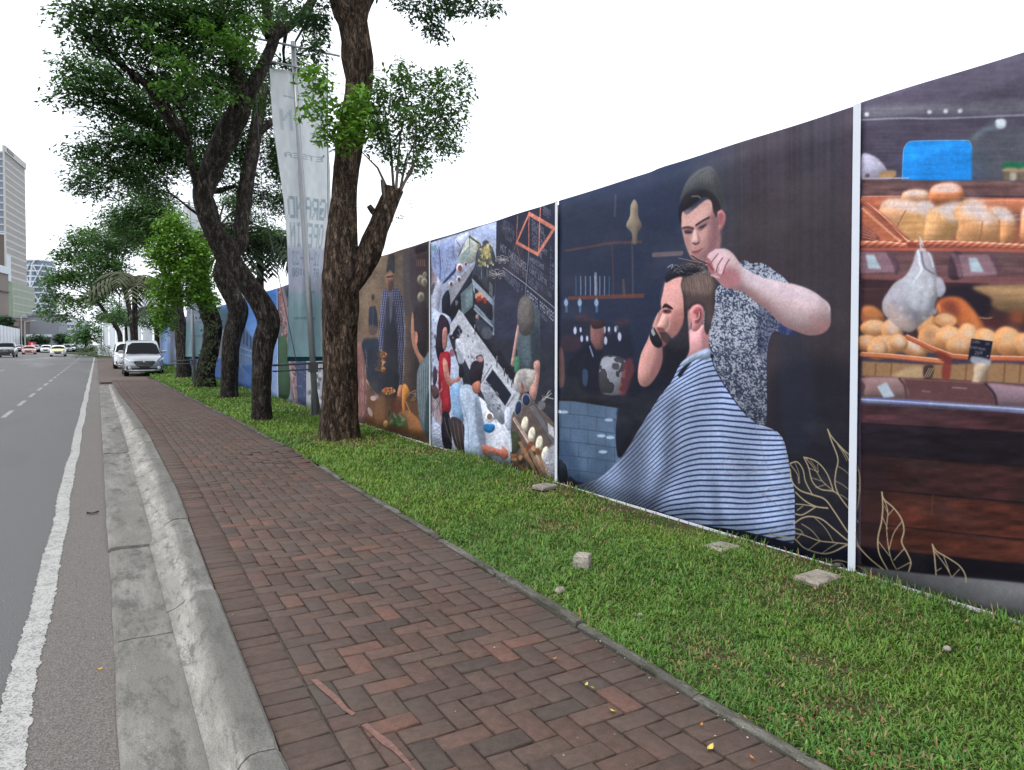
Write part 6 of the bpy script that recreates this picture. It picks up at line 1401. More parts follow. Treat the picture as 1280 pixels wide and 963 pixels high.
class Leaves:
    """many small leaf faces gathered in sprays"""
    def __init__(s,seed): s.rg=np.random.RandomState(seed); s.V=[];s.C=[];s.n=0
    def add(s,c,L,Wd,d,nrm,col):
        """c centre, L length, Wd width, d direction, nrm approx normal; arrays"""
        d=d/np.linalg.norm(d,axis=1,keepdims=True); sd=np.cross(d,nrm); sd/=np.linalg.norm(sd,axis=1,keepdims=True)+1e-9; up_=np.cross(sd,d)
        L=L[:,None];Wd=Wd[:,None]
        a=c-d*L*.5; b_=c+sd*Wd*.5+up_*Wd*.10; e=c+d*L*.5-up_*L*.10; f=c-sd*Wd*.5+up_*Wd*.10
        s.V.append(np.stack([a,b_,e,f],1).reshape(-1,3)); s.C.append(np.repeat(col,4,0)); s.n+=len(c)
    def spray(s,centres,rad,per,leaf,aspect,cols,flat=.45,droop=.3,spread=1.):
        """centres (k,3) spray centres, rad radius of a spray, per leaves each"""
        rg=s.rg; k=len(centres); N=k*per
        c=np.repeat(centres,per,0); R_=np.repeat(rad,per) if hasattr(rad,'__len__') else np.full(N,rad)
        az=rg.rand(N)*2*np.pi; rr=np.sqrt(rg.rand(N))*R_*spread; off_=np.stack([np.cos(az)*rr,np.sin(az)*rr,rg.randn(N)*R_*flat*.5-droop*rr*rr/np.maximum(R_,.01)],1)
        tone_=np.repeat(rg.rand(k),per); dirv=np.stack([np.cos(az)+rg.randn(N)*.6,np.sin(az)+rg.randn(N)*.6,-droop+rg.randn(N)*.35],1); nr=np.stack([rg.randn(N)*.45,rg.randn(N)*.45,np.ones(N)],1)
        c0,c1=np.array(cols[0]),np.array(cols[1]); t=np.clip(tone_*.7+rg.rand(N)*.45-.05,0,1)[:,None]; col=c0*(1-t)+c1*t
        L=leaf*rg.uniform(.45,1.45,N); s.add(c+off_,L,L*aspect*rg.uniform(.75,1.2,N),dirv,nr,col)
    def build(s,name,parent):
        V=np.vstack(s.V); o=link(name,npmesh(name,V,np.arange(len(V)).reshape(-1,4),M['leaf'],attr={'tint':np.vstack(s.C)})); return under(o,parent)
def pads_to_sprays(rg,pads,Y0,dens,mul=7.0):
    """pads (px,py,rx,ry,Y) in picture measure -> spray centres through each clump's volume, denser near its shell"""
    out=[];info=[]
    for p in pads:
        Y=p[4] if len(p)>4 else Y0; c=ony(p[0],p[1],Y); d=(c-CAM)@fw; rx,rz=p[2]*d/F,p[3]*d/F; k=max(3,int(dens*rx*rz*3.0*mul)); q=rg.randn(k,3); q/=np.linalg.norm(q,axis=1,keepdims=True); r=rg.rand(k)**.45
        q=q*r[:,None]*np.array([rx*.87,rx*.95,rz]); 
        # ragged outline
        q[:,2]+=.18*rz*np.sin(q[:,0]*3.1+p[0])+.1*rz*rg.randn(k)
        out.append(c+q); info.append((c,rx,rz))
    return np.vstack(out),info
def branch_to(mb,a,b_,r0,r1,seed,sag=.15,n=7):
    a=Vector(a);b_=Vector(b_); rs=random.Random(seed); L=(b_-a).length; pts=[]
    for k in range(6):
        t=k/5; p=a.lerp(b_,t)+Vector((rs.uniform(-1,1),rs.uniform(-1,1),rs.uniform(-.6,1)))*L*.05*math.sin(math.pi*t); p.z+=L*sag*math.sin(math.pi*t)*.5; pts.append(p)
    mb.tube(pts,[r0+(r1-r0)*(k/5)**.8 for k in range(6)],n)
GD=((.024,.058,.022),(.080,.170,.046)); GM=((.032,.078,.020),(.095,.200,.042)); GL=((.075,.170,.025),(.20,.37,.055)); GB=((.040,.085,.036),(.115,.215,.070))
# --- nearest tree: forked trunk, lopped limb with fresh shoots
Y1=11.25
t1=thing('street_tree','big rough barked forked tree with one lopped limb, nearest the camera','tree',tuple(onz(423,548)))
b=MB(); limb(b,pp([(424,556,23.5),(424,520,22),(425,470,21),(424,420,21),(425,380,21.5),(425,345,22),(427,300,19.5),(430,250,17),(433,210,16.5),(438,170,17),(445,130,16),(449,100,16.5),(447,70,19),(445,50,17.5),(441,28,18),(438,8,24),(437,-12,23)],Y1),28,3,.11,.16)
limb(b,pp([(430,4,17),(412,-34,13),(412,-75,10),(404,-130,8)],Y1),14,4,.08); limb(b,pp([(446,4,17),(466,-34,13),(480,-90,9),(520,-140,6)],Y1),14,5,.08)
under(b.build('trunk',M['bark_near'],t1,True),t1)
b=MB(); limb(b,pp([(432,362,16),(448,335,17,11.2),(462,312,15.5,11.15),(473,285,13.5,11.1),(482,262,12.5,11.1),(489,246,12,11.1),(492,237,13,11.1)],Y1),20,7,.13); limb(b,pp([(474,270,5,11.1),(466,264,4,11.1),(461,257,3.2,11.1)],Y1),8,9,.1)
under(b.build('lopped_limb',M['bark_near'],t1,True),t1)
b=MB(); sh=[((495,238),(500,170),(512,120)),((497,240),(515,215),(520,150)),((486,240),(472,210),(452,190)),((500,240),(524,190),(560,120)),((492,236),(488,180),(478,120)),((482,262),(478,240),(476,225)),((500,240),(507,200),(535,150))]
for k,s_ in enumerate(sh):
    q=[ony(x,y,11.1+rs.uniform(-.2,.2)) for x,y in s_]; b.tube(q,[.024,.016,.007],6)
q=[ony(x,y,11.0) for x,y in ((484,275),(481,250),(478,224))]; b.tube(q,[.02,.022,.018],7)
under(b.build('shoots',M['bark_thin'],t1),t1)
lv=Leaves(5); rg=lv.rg
pads=[(500,130,44,38,11.1),(545,108,38,30,11.0),(530,165,44,34,11.2),(480,175,30,30,11.2),(565,150,24,26,11.1),(578,95,13,20,11.0),(505,95,36,16,11.1),(520,200,40,16,11.2),(470,115,22,24,11.0),(462,150,24,30,10.9),(555,185,26,14,11.1),(585,118,9,16,11.0)]
cs,_=pads_to_sprays(rg,pads,11.1,19); lv.spray(cs,.12,12,.088,.40,((.050,.100,.036),(.135,.245,.070)),.9,.35)
pads=[(395,105,26,20,10.8),(402,140,30,22,10.8),(420,165,28,20,10.8),(385,90,14,14,10.7),(438,135,22,28,10.7),(445,155,24,20,10.7),(402,168,14,12,10.7),(450,118,18,16,10.7)]
cs,_=pads_to_sprays(rg,pads,10.8,14); lv.spray(cs,.14,12,.10,.48,GL,.9,.3)
pads=[(560,8,40,12,11.),(525,12,26,10,11),(540,32,14,14,11),(600,4,26,10,11),(620,10,12,7,11),(505,2,20,9,11),(553,45,10,7,11),(395,62,14,16,11.5),(372,20,30,14,11.4),(400,20,18,22,11.5),(420,-20,60,16,11.4),(545,-22,80,14,11),(398,90,8,14,11.4)]
cs,_=pads_to_sprays(rg,pads,11.1,26); lv.spray(cs,.14,12,.085,.44,((.024,.055,.030),(.065,.125,.055)),.9,.35)
pads=[(500,270,7,18,11.1),(508,255,6,8,11),(440,255,10,5,10.9),(438,285,8,4,10.9)]
cs,_=pads_to_sprays(rg,pads,11.1,10); lv.spray(cs,.06,5,.05,.42,GM,.9,.3)
lv.build('crown',t1)['label']='fresh green shoots and hanging leaf sprays'
# --- second tree: leans away over the road
def big_tree(base,Y,trunk_rows,limbs,pads,dens,leaf,cols,label,mat='bark_dark',seed=1,per=12,rad=.24,extra=None,flat=.5,droop=.28,light=None,hub=None,fl=.12):
    t=thing('street_tree',label,'tree',tuple(base)); b=MB(); tp_=[]
    main=limb(b,pp(trunk_rows,Y),18,seed,.10,fl); under(b.build('trunk',M[mat],t,True),t)
    b=MB(); ends=[main[-1]]
    for i,rows in enumerate(limbs): e=limb(b,pp(rows,Y),12,seed+i+2,.08); ends+=[e[-1],e[len(e)//2]]
    lv=Leaves(seed); cs,info=pads_to_sprays(lv.rg,pads,Y,dens,31.)
    for k,(c,rx,rz) in enumerate(info):
        c=Vector(c); a=min(ends,key=lambda e:(e-c).length); branch_to(b,a,c,min(.10,.02+.018*(a-c).length),.012,seed*31+k)
        for q in range(4):
            e=c+Vector((lv.rg.randn()*rx*.5,lv.rg.randn()*rx*.5,lv.rg.randn()*rz*.3)); m=a.lerp(c,.6+.1*q); branch_to(b,m,e,.022,.005,seed*17+k*5+q,.1,5)
    if len(b.v): under(b.build('branches',M[mat],t,True),t)
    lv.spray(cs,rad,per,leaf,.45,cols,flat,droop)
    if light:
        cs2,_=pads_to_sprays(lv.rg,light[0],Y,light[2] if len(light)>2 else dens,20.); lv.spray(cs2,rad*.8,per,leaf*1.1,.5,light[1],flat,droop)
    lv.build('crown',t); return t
big_tree(onz(327,525),14.7,[(327,530,12.5),(327,500,11.5),(328,460,11.5),(331,425,13.5),(336,402,13.5),(326,378,13),(310,355,12),(294,330,11),(280,305,11),(265,285,11),(256,262,11.5),(254,240,12.5),(263,215,13.5),(276,185,14.5,14.6),(288,160,14.5,14.5),(300,138,14,14.4),(303,112,14,14.3)],
  [[(303,122,12,14.3),(296,88,9,14.2),(284,50,8,14.0),(274,10,7,13.8),(270,-30,5,13.7)],[(308,118,10,14.3),(322,96,8,14.3),(338,62,7,14.4),(348,30,6,14.4)],[(255,255,6,14.7),(247,232,5,14.6),(239,208,4,14.4),(236,180,3,14.2)],[(338,50,6,14.4),(354,40,5,14.4),(368,28,5,14.3),(382,12,4.5,14.3),(394,-8,4,14.3)],[(338,48,7,14.4),(334,20,6,14.4),(330,-20,5,14.4)]],
  [(110,18,48,18,13.5),(165,40,52,24,13.5),(215,25,50,26,13.6),(270,35,46,30,13.8),(150,8,60,18,13.5),(235,75,44,24,14),(290,70,34,26,14.2),(330,85,28,20,17.2),(120,48,40,18,13.6),(195,60,50,22,13.8),(240,45,50,24,13.9),(296,95,26,20,14.5),(130,60,30,12,13.5),(215,105,40,16,14.1),(265,112,40,18,14.2),(318,125,18,16,16.8),(95,15,26,8,13.4),(92,32,14,8,13.3),(180,-20,120,22,13.6),(300,-10,50,26,14.),(360,95,20,20,17.5),(180,85,34,14,14),(350,12,24,18,16.4),(250,10,40,20,13.7),(370,75,12,16,17.4),(392,48,14,14,17.0),(300,20,30,22,14.)],
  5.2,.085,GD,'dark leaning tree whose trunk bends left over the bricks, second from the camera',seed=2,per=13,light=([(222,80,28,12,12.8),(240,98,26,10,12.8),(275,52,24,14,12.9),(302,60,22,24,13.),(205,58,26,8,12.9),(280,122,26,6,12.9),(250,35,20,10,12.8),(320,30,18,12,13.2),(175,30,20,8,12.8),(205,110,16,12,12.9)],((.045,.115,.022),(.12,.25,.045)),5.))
big_tree(onz(287,497),21.4,[(287,500,11),(287,470,10.5),(289,430,10.5),(297,398,11.5),(296,382,11.5),(286,362,11.5),(279,340,12),(286,322,10.5),(300,305,9.5),(301,285,9),(304,260,9),(309,225,8.5),(316,185,8.5),(324,140,8),(328,105,7)],
  [[(283,322,8),(272,290,7),(262,250,6),(240,200,5),(205,170,4)],[(279,330,7),(264,300,5),(250,270,4)],[(324,140,6),(300,110,5),(260,90,4)],[(320,170,5),(345,150,4),(372,150,3)]],
  [(170,150,40,18,20.6),(215,188,42,20,21),(262,200,34,22,21.4),(190,212,40,16,21),(300,170,28,26,21.8),(262,222,28,14,21.6),(192,236,34,14,21.4),(140,140,40,14,20.3),(310,240,22,22,22.4),(345,200,20,22,22.3),(290,130,34,20,21.6),(240,112,40,18,21),(120,95,50,16,20),(160,110,54,18,20),(100,82,40,12,20),(88,108,24,10,19.6),(210,120,50,20,20.5),(255,140,46,20,21),(120,118,44,12,20),(185,140,44,16,20.5),(230,160,40,20,21),(145,175,46,18,20.5),(110,195,36,18,20.2),(100,225,28,14,20),(150,205,46,22,20.5),(190,185,44,20,20.8),(125,236,34,10,20.2),(225,195,40,22,21),(345,170,22,30,22),(352,215,18,24,22.5),(340,250,24,20,22.5),(360,262,14,14,22.5),(270,170,30,24,21.4),(170,222,40,14,20.6),(85,126,24,9,19.8),(338,120,24,26,22),(305,200,20,30,22)],
  3.7,.105,GD,'tall dark tree behind the leaning one, its trunk bowed to the right',seed=3,per=13,rad=.30,light=([(130,88,40,6,19.4),(110,215,24,8,19.4),(165,168,40,6,19.6),(210,150,30,6,19.8),(85,100,20,5,19.2)],((.035,.085,.03),(.075,.165,.05)),3.5))
big_tree(onz(256,484),26.6,[(257,488,13),(257,465,11.5),(262,440,10.5),(267,412,11),(261,390,10.5),(254,370,10),(250,345,9),(252,320,8),(250,290,7)],
  [[(252,330,6),(235,300,5),(220,280,4)],[(252,340,5),(262,310,4),(270,290,3)]],
  [(175,285,34,18,27.6),(190,262,30,16,27.4),(292,250,20,18,28.4),(300,285,18,18,28.6),(205,280,30,16,27),(150,270,34,18,28),(180,262,40,16,28),(185,245,34,14,28),(300,262,24,18,28),(330,285,26,16,28),(275,285,22,20,29)],
  3.2,.12,GD,'leaf scarred leaning trunk with a fresh lime green crown',seed=5,per=12,rad=.34,light=([(225,300,30,20,25.5),(205,315,26,24,25.5),(245,322,26,22,25.5),(228,345,30,22,25.3),(205,360,20,26,25.6),(255,350,16,22,25.5),(215,280,20,14,25.5),(262,372,10,14,25.5),(240,372,22,14,25.4),(205,395,14,22,26),(284,335,6,18,26)],GL,6.))
# scars and hanging leaf stubs on that trunk
t5=big_tree(onz(229,473),34.6,[(230,475,8.8),(229,450,8),(227,420,7.6),(223,395,7),(221,372,7),(219,345,6)],[[(221,372,5),(210,350,4),(200,330,3)]],
  [(195,290,26,20,36),(165,292,26,14,37),(150,280,24,14,37),(200,268,30,18,36),(205,282,16,12,36)],2.6,.14,GM,'slimmer dark trunk beside the parked silver car',seed=6,per=12,rad=.42)
# leafy stubs along the scarred trunk
tr=[o for o in COL.objects if o.get('label','').startswith('leaf scarred')][0]
lv=Leaves(77)
for (x,y,hw) in ((250,478,8),(262,476,8),(254,462,8),(264,455,8),(256,440,8),(266,430,7),(262,415,9),(270,405,7),(256,395,8),(262,380,8),(252,370,8)):
    c=ony(x,y,26.1); k=26; q=c+lv.rg.randn(k,3)*np.array([.10,.06,.10]); lv.add(q,np.full(k,.16)*lv.rg.uniform(.6,1.2,k),np.full(k,.05),np.stack([lv.rg.randn(k)*.6,lv.rg.randn(k)*.3-.4,-.6+lv.rg.randn(k)*.3],1),np.tile([0,-1.,.4],(k,1)),np.tile([.07,.085,.035],(k,1))*lv.rg.uniform(.5,1.9,(k,1)))
lv.build('stub_leaves',tr)
# --- trees farther on
far=[(172,445,60.,[(168,436,3.2),(166,415,3.2),(163,395,3),(158,370,2.6),(150,345,2)],[(140,335,28,18),(130,350,24,12),(150,308,36,14),(120,325,26,12),(185,400,16,9),(205,404,16,9),(130,300,26,10),(165,290,40,14),(150,395,14,8)],GD,'dark broad tree rising behind the white parked car'),
     (150,440,76.,[(151,436,3),(150,420,3),(145,408,2.8),(135,395,2.3),(120,375,2)],[(100,300,26,9),(85,320,24,10),(115,315,28,12),(75,345,20,10),(100,345,30,13),(70,370,16,10),(95,378,26,9),(125,372,24,10),(65,355,10,8),(110,290,22,7),(80,395,24,5),(60,385,10,8),(130,395,20,8)],GM,'spreading tree reaching over the road beyond the parked cars'),
     (159,440,88.,[(158,437,1.8),(158,420,1.6),(157,400,1.5)],[(158,398,16,9),(145,390,14,8),(172,402,14,7)],GM,'small straight tree in front of the white sheet fence'),
     (106,436,112.,[(107,436,1.2),(107,425,1.),(106,412,.9)],[(106,418,12,8),(98,424,9,5),(115,424,9,6),(108,407,8,6),(118,412,7,6),(94,416,5,4)],((.04,.10,.03),(.10,.21,.06)),'round light green tree on the island at the bend')]
for i,(x,y,Y,rows,pads,cols,lab) in enumerate(far):
    p=ony(x,y,Y); rows=[(p_[0],p_[1],p_[2]) for p_ in rows]; sc=Y/34.
    big_tree((p[0],Y,-.05),Y,[(rows[0][0],rows[0][1]+2,rows[0][2])]+rows,[],[(*q,Y+(j%3-1)*1.2*(1 if Y<100 else .3)) for j,q in enumerate(pads)],2.6/sc**1.6,.14*sc,cols,lab,seed=20+i,per=11,rad=.42*sc**.9)
# palms behind the hoarding
def palm(px_,py_,Y,R_,n,label,lean=0,base_z=0.,seed=1,mat='frond'):
    c=ony(px_,py_,Y); t=thing('palm_tree',label,'palm',(c[0],Y,base_z)); rs=random.Random(seed)
    under(MB().tube([(c[0]+lean*(1-k/5)**2,Y,base_z+(c[2]-base_z)*k/5) for k in range(6)],[.20,.17,.15,.14,.14,.12],10).build('trunk',M['bark_dark'],t,True),t)
    for k in range(n):
        az=2*math.pi*k/n+rs.uniform(-.2,.2); el=rs.uniform(-.1,.95); L=R_*rs.uniform(.8,1.1); V=[];f=[]; pts=[]
        d=Vector((math.cos(az),math.sin(az),0))
        for s in range(13):
            u=s/12; pts.append(Vector(c)+d*(L*u*math.cos(el*(1-u*.6)))+Vector((0,0,L*(math.sin(el)*u-.75*u*u))))
        mb=MB().tube(pts,[.03*(1-s/14) for s in range(13)],4)
        for s in range(1,13):
            for q in (0,.5):
                p=pts[s-1].lerp(pts[s],.5+q*.5) if s else pts[s]; T=(pts[s]-pts[s-1]).normalized(); sd=T.cross(Vector((0,0,1))).normalized(); ll=R_*.34*math.sin(math.pi*min(1,(s+.8)/13.5))**.6
                for g in (-1,1):
                    e=p+(sd*g+T*.55).normalized()*ll*rs.uniform(.8,1.1)-Vector((0,0,ll*rs.uniform(.35,.7))); w=T*.055
                    m_=p.lerp(e,.5)+Vector((0,0,ll*.10)); b0_=len(mb.v); mb.add([p-w*.6,p+w*.6,m_+w,m_-w,e],[(0,1,2,3)]); mb.f.append((b0_+3,b0_+2,b0_+4)); 
        under(mb.build('frond',M[mat],t),t)
    return t
M['frond']=plain('palm_leaf_green',(.030,.052,.024),.6,.25,var=.5,scale=1.5)
M['frond_dry']=plain('palm_leaf_dry',(.060,.072,.032),.6,.25,var=.45,scale=1.5)
palm(325,300,30.,2.3,22,'dark palm spreading above the hoarding behind the leaning tree',seed=3)
palm(168,350,46.,2.5,24,'drooping palm above the silver car, left of the lime green crown',seed=4,mat='frond_dry')
palm(196,388,52.,1.9,16,'low palm tucked behind the slim dark trunk',seed=9)
# low planting at the bend
lv=Leaves(50); t=thing('shrub_bed','low dusty shrubs along the island at the bend','shrub',(-1,105,0))
cs=[]; 
for k in range(150): cs.append((lv.rg.uniform(-2.2,4.6),lv.rg.uniform(101,108),lv.rg.uniform(0,1.15)))
lv.spray(np.array(cs),.5,14,.22,.5,((.04,.075,.035),(.10,.14,.07)),.9,.2); lv.build('foliage',t)
# ---------------------------------------------------------------- cars
def car(name,label,cat,paint,L=4.2,Wd=1.66,Ht=1.70,hood=.98,belt=1.02,nose=.62,ws0=1.0,ws1=1.72,roof1=3.85,glass='glass_dark',loc=(0,0,0),rz=0.,grille='wide',bumper=None,plate=True,lights=True,group=None,clear=.20,hoodmat=None):
    """front at y=0 facing -Y, length runs to +Y; built from cross sections"""
    t=thing(name,label,cat,loc,rz,group); w=Wd/2
    def sec(y,zb,zt,hw,tum=.06,crown=.03):
        """closed section: sill, flank, shoulder, deck"""
        r=[(-hw*.90,y,zb),(-hw*.985,y,zb+.10),(-hw,y,zb+(zt-zb)*.45),(-hw*(1-.012),y,zb+(zt-zb)*.72),(-hw*(1-tum*.5),y,zt-.05),(-hw*(1-tum)*.96,y,zt),(-hw*.5,y,zt+crown*.7),(0,y,zt+crown)]
        return r+[(-a,b_,c) for a,b_,c in r[-2::-1]]
    st=[(-.02,.34,nose-.02,.74,.10,.0),(.05,.26,nose+.10,.88,.10,.02),(.16,clear+.02,hood-.16,.955,.10,.035),(.40,clear,hood-.07,.99,.10,.045),(ws0-.10,clear,hood,1.,.09,.05),(ws0+.35,clear,belt,1.,.05,.0),(L*.5,clear,belt+.01,1.,.05,0),(L*.8,clear,belt+.03,1.,.05,0),(L-.18,clear+.02,belt+.03,.97,.06,0),(L-.03,clear+.12,belt-.05,.90,.08,0),(L,clear+.2,belt-.25,.84,.1,0)]
    b=MB().loft([sec(y,zb,zt,w*k,tm,cr) for y,zb,zt,k,tm,cr in st]); body=b.build('body',paint,t,True)
    # cabin shell: pillars and roof as a loft, glass panes set on it
    def cab(y,z,hw,flat): 
        return [(-hw,y,z),(-hw*.94,y,z+flat*.6),(-hw*.6,y,z+flat),(0,y,z+flat*1.15),(hw*.6,y,z+flat),(hw*.94,y,z+flat*.6),(hw,y,z)]
    hb=w*.95; hr=w*.80
    low=[(ws0,belt-.03),(ws1-.02,Ht-.13),(ws1+.3,Ht-.06),(L*.62,Ht-.04),(roof1,Ht-.08),(L-.10,belt-.02)]
    rings=[]
    for y,z in low:
        k=(z-belt)/(Ht-belt-.05); hw=hb+(hr-hb)*max(0,k); bt=belt-.04; th=.045 if k>.5 else .012
        rings.append([(-hb,y,bt),(-hw,y,z-.03 if k>.3 else z),(-hw*.93,y,z+th*.6),(-hw*.5,y,z+th),(0,y,z+th*1.2),(hw*.5,y,z+th),(hw*.93,y,z+th*.6),(hw,y,z-.03 if k>.3 else z),(hb,y,bt)])
    MB().loft(rings).build('roof',paint,t,True)
    g=M[glass]; e=.012
    # windscreen
    a0,a1=ws0+.03,ws1-.03; z0,z1=belt+.0,Ht-.15; n=8; v=[];f=[]
    for j in range(4):
        tt=j/3; y=a0+(a1-a0)*tt; z=z0+(z1-z0)*tt; hw=(hb-.05)+(hr-hb-.02)*tt
        for i in range(n+1): u=i/n*2-1; v.append((u*hw,y-e*2-.03*(1-u*u),z+e+.018*(1-u*u)))
    for j in range(3):
        for i in range(n): q=j*(n+1)+i; f.append((q,q+1,q+n+2,q+n+1))
    MB().add(v,f).build('windscreen',g,t,True)
    for s in (-1,1):
        for y0,y1,yb0,yb1 in ((ws0+.30,L*.47,ws1+.02,L*.47),(L*.49,L*.72,L*.49,L*.71),(L*.74,L-.45,L*.73,roof1-.10)):
            hbz=(hb+.004); zz0,zz1=belt+.03,Ht-.17; k1=(zz1-belt)/(Ht-belt-.05); hh=hb+(hr-hb)*k1
            v=[(s*(hbz+.006),y0,zz0),(s*(hbz+.006),y1,zz0),(s*(hh+.016),yb1,zz1),(s*(hh+.016),yb0,zz1)]; v+=[(x-s*.03,y,z) for x,y,z in v]
            MB().add(v,[(0,1,2,3) if s>0 else (3,2,1,0),(4,7,6,5),(0,4,5,1),(1,5,6,2),(2,6,7,3),(3,7,4,0)]).build('side_window',g,t)
        # mirror
        mb=MB().bbox(s*(w+.10)-.10,s*(w+.10)+.10,ws0+.30,ws0+.42,belt+.02,belt+.17,.03).build('mirror',paint,t)
        MB().box(min(s*(w-.06),s*(w+.05)),max(s*(w-.06),s*(w+.05)),ws0+.33,ws0+.38,belt+.03,belt+.07).build('mirror_arm',M['black'],mb)
        for yw in (.78,L-.80):
            r=.315; hwy=w-.105; wm=MB().lathe((s*(hwy-.10),yw,r),(s,0,0),[(0,.0),(0,r*.62),(0,r*.93),(.03,r),(.17,r),(.20,r*.94),(.205,r*.66)],20).build('wheel',M['rubber'],t,True)
            MB().lathe((s*(hwy+.10),yw,r),(s,0,0),[(-.01,r*.66),(.0,r*.62),(-.03,r*.55),(-.035,r*.18),(0,r*.12),(0.002,.0)],20).build('rim',M['galv'],wm,True)
            ar=MB(); 
            for k in range(5):
                a=k*2*math.pi/5; ar.tube([(s*(hwy+.085),yw+math.cos(a)*.05,r+math.sin(a)*.05),(s*(hwy+.09),yw+math.cos(a)*r*.6,r+math.sin(a)*r*.6)],.022,5)
            ar.build('spokes',M['chrome'],wm)
            MB().lathe((s*(w-.012),yw,r+.02),(s,0,0),[(0,r*1.20),(.018,r*1.17),(.018,r*1.02),(-.05,r*1.0)],20).build('wheel_arch',M['black'],t,True)
        if lights:
            v=[(s*.50,.035,nose+.005),(s*.62,.07,nose+.02),(s*(w-.03),.24,hood-.20),(s*(w-.015),.42,hood-.10),(s*(w-.09),.22,hood-.12),(s*.60,.055,nose+.14)]
            v2=[(x*1.025,y-.075,z+.03) for x,y,z in v]; q=MB().add(v+v2,[(0,1,2,3,4,5),(11,10,9,8,7,6)]+[(i,(i+1)%6,(i+1)%6+6,i+6) for i in range(6)]).build('headlight',M['lamp'],t,True)
            MB().lathe((s*.62,-.005,.40),(0,-1,0),[(0,.075),(.02,.07),(.022,.045),(.03,.04),(.03,0)],12).build('fog_light',M['lamp'],t)
            bz=MB().bbox(s*.62-.13,s*.62+.13,.0,.10,.32,.48,.02).build('fog_housing',M['black'],t)
    gm=bumper or paint
    # grille: tapering dark opening with bars, lower intake, plate
    gz0,gz1=(nose-.20,nose+.02)
    v=[(-.30,-.035,gz0),(.30,-.035,gz0),(.46,-.03,gz1-.02),(.40,-.03,gz1+.03),(-.40,-.03,gz1+.03),(-.46,-.03,gz1-.02)]; v+=[(x,y+.07,z) for x,y,z in v]
    gr=MB().add(v,[(0,5,4,3,2,1)]+[(6,7,8,9,10,11)]+[(i,(i+1)%6,(i+1)%6+6,i+6) for i in range(6)]).build('grille',M['black'],t)
    for k in range(3): z=gz0+.05+k*.06; MB().box(-.31-k*.035,.31+k*.035,-.047,-.033,z,z+.012).build('grille_bar',M['chrome'],gr)
    MB().tube([(-.50,-.028,gz1+.03),(-.30,-.05,gz1+.055),(0,-.058,gz1+.06),(.30,-.05,gz1+.055),(.50,-.028,gz1+.03)],.014,6).build('grille_trim',M['chrome'],gr)
    MB().lathe((0,-.05,gz1+.0),(0,-1,0),[(0,.055),(.015,.05),(.02,.03),(.02,0)],12).build('badge',M['chrome'],gr)
    MB().bbox(-.52,.52,-.045,.12,.30,.40,.02).build('lower_intake',M['black'],t)
    bb=MB(); bb.tube([(-w+.03,.20,.33),(-.62,.03,.285),(-.3,-.055,.27),(.3,-.055,.27),(.62,.03,.285),(w-.03,.20,.33)],.045,8); bb.build('bumper_lip',gm,t,True)
    if plate: pl=MB().bbox(-.22,.22,-.065,-.04,.40,.50,.004).build('number_plate',M['plate'],t); MB().box(-.18,.18,-.068,-.0655,.425,.475).build('plate_text_band',M['galv'],pl) if False else None
    for s in (-1,1): MB().tube([(s*.03,ws0-.05,belt-.02),(s*.30-.2,ws0+.05,belt+.02),(s*.3,ws0+.10,belt+.05)],.008,4).build('wiper',M['black'],t)
    if hoodmat:
        v=[];f=[]
        for j,(y,z) in enumerate(((.10,hood-.20),(.40,hood-.055),(ws0-.04,hood+.02))):
            for i in range(7): u=i/6*2-1; v.append((u*w*(.80+.05*j),y,z+.06-.03*u*u))
        for j in range(2):
            for i in range(6): q=j*7+i; f.append((q,q+1,q+8,q+7))
        MB().add(v,f).build('bonnet',hoodmat,t,True)
    return t
M['silver']=carpaint('silver_paint',(.36,.375,.39),.5); M['white_car']=carpaint('white_paint',(.70,.71,.72),.0); M['dark_car']=carpaint('dark_paint',(.035,.04,.045),.3)
M['pink_car']=carpaint('faded_red_paint',(.42,.20,.17),.1); M['yellow']=carpaint('yellow_paint',(.62,.55,.06),0.); M['grey_car']=carpaint('grey_paint',(.14,.15,.16),.3)
c1=car('parked_car','silver people carrier parked facing the camera on the brick apron','car',M['silver'],loc=(1.91,38.4,-.035),Ht=1.70,L=4.2,Wd=1.66,hood=1.0,belt=1.04,nose=.66)
car('parked_car','white car parked directly behind the silver people carrier','car',M['white_car'],loc=(1.72,50.5,-.035),Ht=1.66,L=4.3,Wd=1.70,hood=.98,belt=1.02,nose=.66)
def at_road(px_,py_,z=-.12): p=onz(px_,py_,z); return (p[0],p[1],z)
G_='cars driving towards the camera'
car('pickup_truck','dark pickup with a pale roof at the left edge of the view','pickup',M['dark_car'],loc=at_road(6,447.3),Wd=1.90,L=5.2,Ht=1.86,hood=1.20,belt=1.22,nose=.90,ws0=1.35,ws1=2.0,roof1=3.6,hoodmat=M['galv'],group=G_,clear=.3)
car('driving_car','faded red saloon between the dark pickup and the white car','car',M['pink_car'],loc=at_road(35.3,443.4),Wd=1.76,L=4.4,Ht=1.42,hood=.92,belt=.92,nose=.62,ws0=1.1,ws1=1.8,roof1=3.4,group=G_)
car('driving_car','white car just left of the yellow taxi','car',M['white_car'],loc=at_road(57,441.2),Wd=1.76,L=4.3,Ht=1.50,hood=.94,belt=.95,nose=.62,group=G_)
tx=car('taxi','white taxi with a yellow bonnet in the middle of the road','taxi',M['white_car'],loc=at_road(72,446),Wd=1.76,L=4.4,Ht=1.48,hood=.96,belt=.95,nose=.64,ws0=1.1,ws1=1.8,roof1=3.5,hoodmat=M['yellow'],group=G_)
car('driving_car','small white car far off behind the red saloon','car',M['white_car'],loc=at_road(24,438.2),Wd=1.76,L=4.3,Ht=1.5,hood=.94,belt=.95,nose=.62,group=G_)
